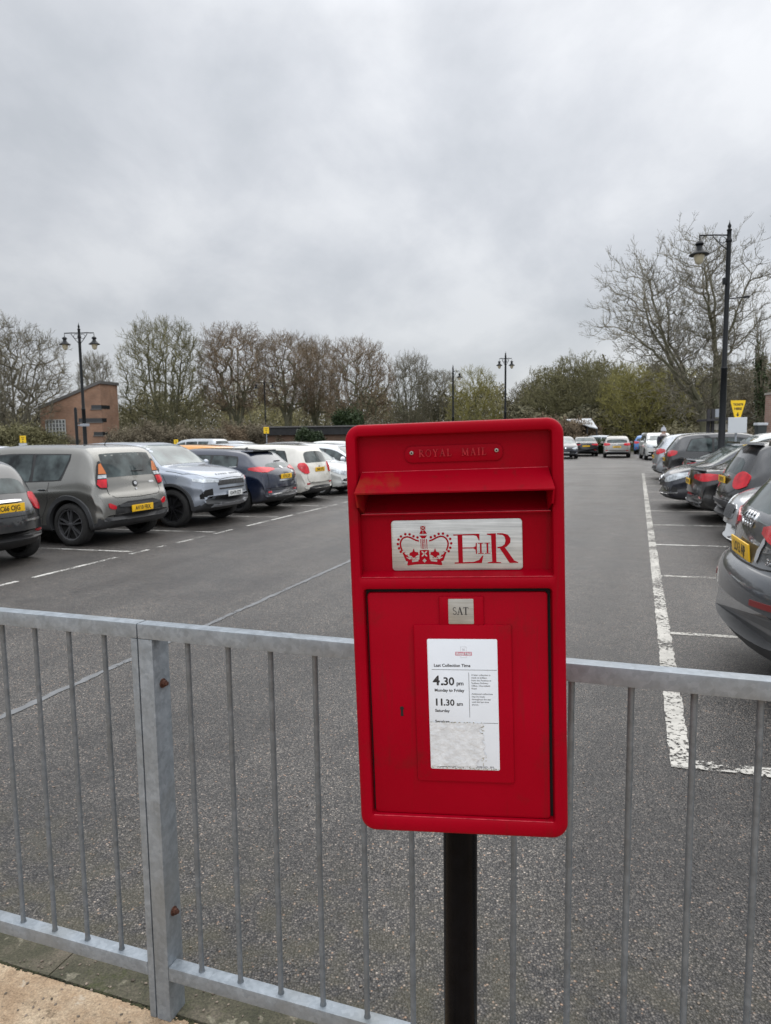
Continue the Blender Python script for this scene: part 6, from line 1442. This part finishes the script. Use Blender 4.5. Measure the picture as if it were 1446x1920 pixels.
# the far-off wood reads as one mass
def wood():
    rnd = random.Random(6); T = Tubes()
    prof = pchip([(-400, 770), (0, 755), (90, 785), (230, 762), (330, 745), (560, 755), (640, 755), (700, 740), (800, 765), (850, 738), (935, 735), (960, 742), (1000, 722), (1060, 702), (1160, 696), (1300, 700), (1446, 690), (1800, 690)])
    for i in range(110000):
        x = rnd.uniform(-350, 1750); D = rnd.uniform(88, 116); top = hgt(x, prof(x)+10*math.sin(x*.06)+7*math.sin(x*.17+2), 100)
        z = top*(1-abs(rnd.gauss(0, .42))) if rnd.random() < .6 else rnd.uniform(0, top*.8)
        if z < 0: z = rnd.uniform(0, top*.6)
        T.leaf(far(x, D)+Vector((0, 0, z)), rnd.uniform(.10, .30), rnd)
    for i in range(2600):
        x = rnd.uniform(-350, 1750); D = rnd.uniform(86, 100); top = hgt(x, prof(x), 100)*rnd.uniform(.5, 1.0); p = far(x, D); q = [p, p+Vector((rnd.gauss(0, .4), 0, top*.5)), p+Vector((rnd.gauss(0, .9), 0, top))]
        T.path(q, [.09, .06, .025], 3)
    o = link('far_woodland', T.mesh('far_woodland'), None, foliage_mat('far_wood_leaves', (.115, .105, .060), (.20, .18, .11), .09)); tag(o, 'brown and olive far-off wood closing the view behind the trees and buildings', 'woodland', kind='stuff')
    T = Tubes()
    for i in range(26000):                      # dark undergrowth at the foot of the right-hand trees
        x = rnd.uniform(960, 1700); D = rnd.uniform(66, 82); top = hgt(x, 772+12*math.sin(x*.05), 72)
        T.leaf(far(x, D)+Vector((0, 0, rnd.uniform(0, top))), rnd.uniform(.12, .3), rnd)
    o = link('undergrowth', T.mesh('undergrowth'), None, foliage_mat('dark_undergrowth', (.05, .05, .028), (.14, .125, .075), .3)); tag(o, 'dark green-brown undergrowth under the trees on the right', 'undergrowth', kind='stuff')
wood()

# ------------------------------------------------------------------ buildings
def brick_building():
    D = 60; c = far(198, D); rt = empty('brick_building', (c.x, c.y, 0)); tag(rt, 'orange brick building with a sloping roof edge and slit windows behind the left lamp post', 'building')
    BR = brick_mat('orange_brick', (.28, .155, .095), (.23, .122, .074), (.24, .18, .14)); GL2 = mat('dark_window', (.02, .022, .025), .12); FR = mat('roof_edge', (.10, .095, .09), .6); WH = mat('lattice_white', (.45, .46, .44), .6)
    hc = H(198, 718, D); k = D/F; z0 = H(84, 764, D); left = (84-198)*k
    # footprint: front wall runs left, side wall runs back to the right
    sx, sy = .50, 2.5
    P = [(left, .0), (0, 0), (sx, sy), (left+1.0, sy+4)]; Z = [z0, hc, hc+.02, z0+.2]
    bm = bmesh.new(); a = [bm.verts.new((x, y, -.03)) for x, y in P]; b = [bm.verts.new((P[i][0], P[i][1], Z[i])) for i in range(4)]; bridge(bm, a, b); bm.faces.new(b); obj('wall', bm, BR, rt, None)
    bm = bmesh.new()
    for i in (0, 1):
        p, q = Vector((*P[i], Z[i])), Vector((*P[i+1], Z[i+1])); d = (q-p).normalized(); n = Vector((d.y, -d.x, 0)).normalized()*.12
        v = [bm.verts.new(w) for w in (p+n-d*.1+Vector((0, 0, -.18)), q+n+d*.1+Vector((0, 0, -.18)), q+n+d*.1+Vector((0, 0, .06)), p+n-d*.1+Vector((0, 0, .06)))]; u = [bm.verts.new(x.co-n*2.0) for x in v]
        bm.faces.new(v); bm.faces.new(u[::-1]); bridge(bm, v, u)
    obj('roof', bm, FR, rt, None)
    for (xl, xr_, yc, hh) in ((180, 213, 764, .30), (155, 206, 788, .30), (182, 207, 813, .28)):
        z = H(195, yc, D); bm = bmesh.new(); x0 = (xl-198)*k; box(bm, x0, .03, -.03, .2, z-hh/2, z+hh/2)
        f = (xr_-198)/31; q = Vector((sx*f, sy*f, 0)); n = Vector((sy, -sx, 0)).normalized()*.03; w = [bm.verts.new(t) for t in (Vector((0, 0, z-hh/2))+n, q+Vector((0, 0, z-hh/2))+n, q+Vector((0, 0, z+hh/2))+n, Vector((0, 0, z+hh/2))+n)]; u = [bm.verts.new(t.co-n*5) for t in w]
        bm.faces.new(w); bm.faces.new(u[::-1]); bridge(bm, w, u); obj('slit_window', bm, GL2, rt, None)
        bm = bmesh.new(); box(bm, x0-.06, .06, -.07, .1, z-hh/2-.09, z-hh/2-.002); obj('window_sill', bm, FR, rt, None)
    x0, x1, za, zb_ = (94-198)*k, (130-198)*k, H(112, 822, D), H(112, 788, D); bm = bmesh.new(); box(bm, x0, x1, -.03, .1, za, zb_); w = obj('window', bm, GL2, rt, None)
    bm = bmesh.new()
    for i in range(7): x = x0+(x1-x0)*i/6; box(bm, x-.03, x+.03, -.08, -.031, za, zb_)
    for i in range(6): z = za+(zb_-za)*i/5; box(bm, x0-.03, x1+.03, -.085, -.0305, z-.03, z+.03)
    for i in range(6): 
        for j in range(5):
            cx, cz = x0+(x1-x0)*(i+.5)/6, za+(zb_-za)*(j+.5)/5; lathe(bm, [(.07, -.06), (.09, -.06)], 8, (cx, -.02, cz), 'Y')
    obj('window_lattice', bm, WH, w, None)
brick_building()
def shed():
    D = 58; c = far(600, D); rt = empty('low_shed', (c.x, c.y, 0)); tag(rt, 'long low shed with a black slatted band and brown brick base beyond the cars', 'shed')
    k = D/F; x0, x1 = (505-600)*k, (760-600)*k; zt, zm = H(600, 801, D), H(600, 815, D)
    bm = bmesh.new(); box(bm, x0, x1, 0, 3, -.03, zm); obj('wall', bm, brick_mat('brown_brick', (.16, .09, .055), (.12, .07, .045), (.14, .11, .09)), rt, None)
    bm = bmesh.new(); box(bm, x0-.2, x1+.2, -.25, 3.2, zm+.003, zt)
    obj('black_band', bm, mat('black_timber', (.012, .012, .013), .7, var=.4, vscale=3), rt, None)
    bm = bmesh.new(); box(bm, x0-.3, x1+.3, -.35, 3.3, zt+.003, zt+.10); obj('roof', bm, mat('felt_roof', (.13, .125, .12), .85), rt, None)
    bm = bmesh.new(); box(bm, (560-600)*k, (582-600)*k, -.30, -.252, H(570, 824, D), H(570, 805, D)); obj('panel', bm, mat('grey_panel', (.24, .24, .23), .7), rt, None)
shed()
def pavilion():
    D = 62; c = far(1098, D); k = D/F; rt = empty('pavilion', (c.x, c.y, 0)); tag(rt, 'open pavilion with a pale metal roof at the far end of the aisle', 'pavilion')
    z1, z0 = H(1090, 787, D), H(1100, 803, D)
    bm = bmesh.new(); P = [(-26*k, 2.5, z1), (-8*k, -2.0, z0+.1), (8*k, -2.2, z0-.1), (22*k, 2.0, z1+.05)]
    a = [bm.verts.new(p) for p in P]; b = [bm.verts.new((p[0], p[1], p[2]+.08)) for p in P]; bm.faces.new(a[::-1]); bm.faces.new(b); bridge(bm, a, b); obj('roof', bm, mat('pale_metal_roof', (.40, .42, .44), .35, metal=.3), rt, None)
    for x, y in ((-22*k, 2.3), (-8*k, -1.8), (8*k, -2.0), (20*k, 1.9)):
        bm = bmesh.new(); tube(bm, [(x, y, -.02), (x, y, z0)], .06, 8); obj('post', bm, PLAS, rt)
    bm = bmesh.new(); box(bm, -20*k, 18*k, 2.6, 2.75, 0, z0-.3); obj('glass_wall', bm, mat('grey_green_glazing', (.10, .13, .12), .15), rt, None)
pavilion()
def shelter():
    D = 27; c = far(1346, D); k = D/F; rt = empty('notice_shelter', (c.x, c.y, 0)); tag(rt, 'dark timber shelter with a pale notice board beside the foot of the tall lamp post', 'shelter')
    for x in (-20, -12, 20):
        bm = bmesh.new(); box(bm, x*k-.05, x*k+.05, -.05, .05, 0, H(1340, 768 if x < 0 else 790, D)); obj('post', bm, mat('dark_timber', (.03, .028, .03), .7), rt, None)
    bm = bmesh.new(); M = Matrix.Rotation(-.05, 4, 'Y'); box(bm, -26*k, 24*k, -.4, .5, H(1346, 789, D), H(1346, 785, D), M=M); obj('roof', bm, MATS['dark_timber'], rt, None)
    bm = bmesh.new(); box(bm, -11*k, 18*k, .0, .05, H(1346, 806, D), H(1346, 795, D)); obj('notice_board', bm, mat('pale_board', (.38, .36, .31), .7, var=.25, vscale=4), rt, None)
    bm = bmesh.new(); box(bm, -9*k, -1*k, -.08, -.05, H(1340, 783, D), H(1340, 768, D)); obj('sign_back', bm, mat('grey_sign_back', (.28, .30, .33), .6), rt, None)
shelter()
def side_wall():
    D = 28; c = far(1452, D); k = D/F; rt = empty('brick_pillar', (c.x, c.y, 0)); tag(rt, 'pinkish brick pillar at the right edge of the photo', 'pillar')
    bm = bmesh.new(); box(bm, -14*k, 10*k, -.2, .3, 0, H(1440, 742, D), .01); obj('shaft', bm, brick_mat('pink_brick', (.30, .19, .15), (.26, .15, .115), (.3, .26, .22)), rt, None)
    bm = bmesh.new(); box(bm, -15.5*k, 11.5*k, -.24, .34, H(1440, 742, D)+.002, H(1440, 738, D), .01); obj('cap', bm, mat('stone_cap', (.3, .28, .25), .8), rt, None)
side_wall()
# ------------------------------------------------------------------ lamp posts, signs
LB_ = mat('lamp_post_black', (.006, .0075, .009), .4, spec=.22, var=.3, vscale=2); LG = mat('opal_lamp_glass', (.50, .45, .32), .25, coat=.3)
def lantern(rt, x, z, s):
    M = Matrix.Translation((x, 0, z)) @ Matrix.Scale(s, 4)
    bm = bmesh.new(); lathe(bm, [(.012, .42), (.02, .36), (.012, .33), (.02, .28), (.10, .24), (.13, .18), (.08, .12), (.10, .05), (.17, -.03), (.27, -.10), (.285, -.125), (.28, -.14), (.10, -.12), (.01, -.12)], 16); xform(bm, M); h = obj('lantern_hood', bm, LB_, rt, 50)
    bm = bmesh.new(); lathe(bm, [(.15, -.13), (.150, -.17), (.130, -.26), (.10, -.36), (.04, -.40), (.001, -.41)], 16); xform(bm, M); obj('lantern_glass', bm, LG, h, 60)
def lamp(x, D, ytop, sides, label, rz=0, s=1.0, arm=1.05, wd=1.0):
    c = far(x, D); rt = empty('lamp_post', (c.x, c.y, 0), rz); tag(rt, label, 'lamp post', 'black period lamp posts')
    h = H(x, ytop, D); bm = bmesh.new()
    lathe(bm, [(.16, 0), (.16, .10), (.11, .14), (.105, 1.1), (.13, 1.13), (.085, 1.2), (.072, h*.45), (.09, h*.45+.04), (.062, h*.45+.1), (.055, h-.62), (.075, h-.60), (.075, h-.56), (.05, h-.5), (.05, h-.30), (.065, h-.27), (.03, h-.22), (.045, h-.16), (.015, h-.08), (.004, h)], 14)
    for v in bm.verts: v.co.x *= wd; v.co.y *= wd
    obj('column', bm, LB_, rt, 40)
    za = h-.42
    for d in sides:
        bm = bmesh.new(); tube(bm, [(0, 0, za), (d*arm*.5, 0, za+.01), (d*arm, 0, za)], .022, 8); tube(bm, [(0, 0, za-.45), (d*arm*.25, 0, za-.28), (d*arm*.55, 0, za-.03)], .014, 6)
        for k in range(9): pass
        tube(bm, [(d*arm*.22+.10*math.cos(t*.6), 0, za-.13+.09*math.sin(t*.6)) for t in range(11)], .010, 6); obj('bracket_arm', bm, LB_, rt, 40)
        lantern(rt, d*arm, za-.12-.30*s, s)
    return rt, h
l1, h1 = lamp(1352, 21.5, 432, (-1,), 'tall black lamp post with a single lantern on the right', s=1.0, arm=.86, wd=1.2)
bm = bmesh.new(); zz = H(1352, 570, 21.5); tube(bm, [(0, 0, zz), (.60, 0, zz+.06)], .018, 8); tube(bm, [(.50, 0, zz+.05), (.66, 0, zz+.07)], .035, 8); obj('side_bracket', bm, LB_, l1)
bm = bmesh.new(); box(bm, -.16, -.07, -.10, .0, H(1352, 545, 21.5), H(1352, 533, 21.5), .01); obj('control_box', bm, LB_, l1)
lamp(165, 29.5, 612, (-1, 1), 'twin-lantern black lamp post in front of the brick building', s=.78, arm=.60)
lamp(948, 42, 663, (-1, 1), 'distant twin-lantern lamp post against the gap in the trees', s=.66, arm=.36)
lamp(851, 46, 687, (1,), 'distant lamp post with one lantern on its right, above the postbox', s=.66, arm=.42)
lamp(502, 66, 712, (-1, 1), 'far twin-lantern lamp post among the left-hand bare trees', s=.9, arm=.75)
c = far(150, 27.5); rt = empty('sign_post', (c.x, c.y, 0)); tag(rt, 'thick plain black post standing left of the twin-lantern lamp post', 'post')
bm = bmesh.new(); tube(bm, [(0, 0, 0), (0, 0, H(150, 768, 27.5)), (0, 0, H(150, 765, 27.5))], [.06, .055, .03], 12); obj('column', bm, LB_, rt)
bm = bmesh.new(); box(bm, .15, .50, -.03, .03, H(150, 800, 27.5), H(150, 795, 27.5), .01); tube(bm, [(0, 0, H(150, 798, 27.5)), (.2, 0, H(150, 798, 27.5))], .02, 6); obj('small_plate', bm, mat('grey_sign_back'), rt)
YS = mat('yellow_sign', (.80, .52, .01), .45); WP = mat('white_panel', (.50, .52, .54), .6)
def ysign(x, D, yt, yb, wpx, label, text=True, panel=None, pw=20):
    c = far(x, D); k = D/F; rt = empty('ticket_sign', (c.x, c.y, 0)); tag(rt, label, 'sign', 'yellow ticket signs'); zt, zb = H(x, yt, D), H(x, yb, D); w = wpx*k/2
    bm = bmesh.new(); tube(bm, [(0, .06, 0), (0, .06, zt-.05)], .03, 10); obj('post', bm, mat('grey_sign_back'), rt)
    bm = bmesh.new()
    if text: prism(bm, [(-w, zt), (-w, zt-.06), (-w*.42, zb), (w*.42, zb), (w, zt-.06), (w, zt)][::-1], -.012, .012)
    else: box(bm, -w, w, -.012, .012, zb, zt, .004)
    b = obj('sign_board', bm, YS, rt, None)
    tb = bmesh.new(); hh = zt-zb
    for s, f, sz in (('TICKETS', .30, .165), ('HERE', .56, .20)): append_bm(tb, text_mesh(s, hh*sz*(1 if text else .9), hh*.008, 0, 'CENTER', 1, .95 if text else .8), Matrix.Translation((0, -.014, zt-hh*f)) @ XZ)
    cz = zb+hh*.13; s = hh*.10; prism(tb, [(-s*.35, cz+s*1.5), (-s*.35, cz+s*.3), (-s, cz+s*.3), (0, cz-s), (s, cz+s*.3), (s*.35, cz+s*.3), (s*.35, cz+s*1.5)], -.0145, -.0135)
    obj('lettering', tb, PTXT, b, None)
    if panel:
        bm = bmesh.new(); p0, p1 = H(x, panel[0], D), H(x, panel[1], D); box(bm, -pw*k/2, pw*k/2, -.03, -.01, p1, p0, .01); obj('panel', bm, WP, rt, None)
ysign(1380, 21.4, 752, 783, 27, 'yellow tapered sign with a down arrow, right of the tall lamp post', True, (783, 812), 35)
ysign(49, 24, 817, 830, 11, 'small yellow sign on a white panel above the boxy crossover roof', False, (831, 844), 15)
ysign(334, 44, 824, 834, 8, 'tiny yellow sign above the blue-grey off-roader', False)
ysign(503, 50, 801, 813, 10, 'small yellow sign in front of the dark shed', False)
c = far(1424, 23.6); k = 23.6/F; rt = empty('ticket_machine', (c.x, c.y, 0)); tag(rt, 'dark ticket machine with a white cap near the right edge', 'ticket machine')
bm = bmesh.new(); box(bm, -8*k, 8*k, -.12, .12, 0, H(1424, 798, 23.6), .01); obj('cabinet', bm, mat('dark_green_cabinet', (.012, .018, .018), .4), rt)
bm = bmesh.new(); box(bm, -9.5*k, 9.5*k, -.15, .15, H(1424, 797.8, 23.6), H(1424, 793, 23.6), .015); obj('cap', bm, WP, rt)
bm = bmesh.new(); box(bm, -5*k, 5*k, -.135, -.121, 1.25, 1.45, .005); obj('screen', bm, GLASS, rt)

# ------------------------------------------------------------------ person beside the far silver hatchback
def person():
    D = 30; c = far(1243, D); rt = empty('person', (c.x, c.y, 0), R(20)); tag(rt, 'person in a dark coat and grey hat by the farthest car of the right row', 'person')
    def skin(name, V, E_, rad, m, sub=2):
        me = bpy.data.meshes.new(name); me.from_pydata(V, E_, []); o = bpy.data.objects.new(name, me); COL.objects.link(o)
        md = o.modifiers.new('s', 'SKIN'); me_ = o.data
        for i, r_ in enumerate(rad): me_.skin_vertices[0].data[i].radius = (r_[0], r_[1]) if isinstance(r_, tuple) else (r_, r_)
        me_.skin_vertices[0].data[0].use_root = True; ms = o.modifiers.new('u', 'SUBSURF'); ms.levels = sub; ms.render_levels = sub
        dg = bpy.context.evaluated_depsgraph_get(); dg.update(); nm = bpy.data.meshes.new_from_object(o.evaluated_get(dg)); bpy.data.objects.remove(o)
        nm.materials.clear(); nm.materials.append(m); nm.shade_smooth(); return link(name, nm, rt)
    SK = mat('skin', (.45, .28, .21), .6); CO = mat('dark_coat', (.018, .019, .028), .9, var=.3, vscale=9); TR_ = mat('dark_trousers', (.03, .032, .045), .9); HAT = mat('grey_knit', (.36, .37, .40), .95, bump=.6, bscale=60); SC_ = mat('pale_scarf', (.42, .37, .36), .95, var=.2, vscale=20)
    # body: pelvis root, spine, neck, head, arms with hands, legs with feet
    V = [(0, 0, .96), (0, .01, 1.15), (0, .02, 1.38), (0, .01, 1.52), (0, -.01, 1.60), (0, -.015, 1.70), (0, -.01, 1.78),
         (.19, .02, 1.44), (.25, .0, 1.20), (.23, -.12, 1.00), (.21, -.17, .93), (-.19, .02, 1.44), (-.25, 0, 1.20), (-.22, -.14, 1.02), (-.20, -.19, .95),
         (.10, 0, .90), (.105, -.01, .50), (.11, .02, .09), (.115, -.13, .04), (-.10, 0, .90), (-.105, .01, .50), (-.11, .04, .09), (-.115, -.11, .04)]
    E2 = [(0, 1), (1, 2), (2, 3), (3, 4), (4, 5), (5, 6), (2, 7), (7, 8), (8, 9), (9, 10), (2, 11), (11, 12), (12, 13), (13, 14), (0, 15), (15, 16), (16, 17), (17, 18), (0, 19), (19, 20), (20, 21), (21, 22)]
    rad = [(.15, .11), (.13, .10), (.16, .11), .055, (.085, .095), (.085, .10), (.05, .06), .065, .05, .035, .028, .065, .05, .035, .028, .085, .06, .045, .035, .085, .06, .045, .035]
    skin('body', V, E2, rad, SK)
    skin('coat', [(0, 0, .80), (0, .005, .98), (0, .01, 1.2), (0, .02, 1.42), (0, .01, 1.50), (.20, .02, 1.44), (.26, .0, 1.20), (.235, -.12, 1.02), (-.20, .02, 1.44), (-.26, 0, 1.20), (-.225, -.14, 1.04)],
         [(0, 1), (1, 2), (2, 3), (3, 4), (3, 5), (5, 6), (6, 7), (3, 8), (8, 9), (9, 10)], [(.20, .15), (.19, .14), (.18, .135), (.20, .135), (.09, .09), .085, .068, .055, .085, .068, .055], CO)
    skin('trousers', [(0, 0, .92), (.10, 0, .86), (.105, -.01, .50), (.11, .02, .12), (-.10, 0, .86), (-.105, .01, .50), (-.11, .04, .12)], [(0, 1), (1, 2), (2, 3), (0, 4), (4, 5), (5, 6)], [(.16, .12), .10, .075, .065, .10, .075, .065], TR_)
    for s_ in (1, -1):
        for k in range(5):
            a = (-.03+.014*k) if k < 4 else .03; x0 = .21*s_; y0, z0 = -.17-.02*(s_ < 0), .93+.02*(s_ < 0)
            skin('finger', [(x0+a*.5*s_, y0, z0), (x0+a*s_, y0-.03, z0-.045), (x0+a*s_*.8, y0-.035, z0-.08+(.012 if k in (0, 3) else 0)+(.03 if k == 4 else 0))], [(0, 1), (1, 2)], [.010, .009, .007], SK, 1)
    bm = bmesh.new(); lathe(bm, [(.100, 1.715), (.112, 1.72), (.112, 1.765), (.104, 1.77), (.098, 1.82), (.07, 1.868), (.03, 1.885), (.001, 1.888)], 20); lathe(bm, [(.001, 1.885), (.028, 1.89), (.04, 1.915), (.028, 1.94), (.001, 1.948)], 12); bmesh.ops.translate(bm, vec=(0, -.005, 0), verts=bm.verts[:]); obj('hat', bm, HAT, rt, 60)
    bm = bmesh.new(); lathe(bm, [(.075, 1.50), (.12, 1.51), (.135, 1.55), (.12, 1.60), (.08, 1.61)], 18); obj('scarf', bm, SC_, rt, 60)
    bm = bmesh.new(); bmesh.ops.create_uvsphere(bm, u_segments=10, v_segments=6, radius=.014, matrix=Matrix.Translation((0, -.125, 1.66)) @ Matrix.Diagonal((.8, 1.4, 1.3, 1))); obj('nose', bm, SK, rt)
    for s_ in (1, -1):
        bm = bmesh.new(); bmesh.ops.create_uvsphere(bm, u_segments=8, v_segments=6, radius=.010, matrix=Matrix.Translation((s_*.033, -.108, 1.69))); obj('eye', bm, PTXT, rt)
    bm = bmesh.new(); box(bm, -.022, .022, -.116, -.10, 1.622, 1.630, .003); obj('mouth', bm, mat('lips', (.30, .12, .10), .6), rt)
person()
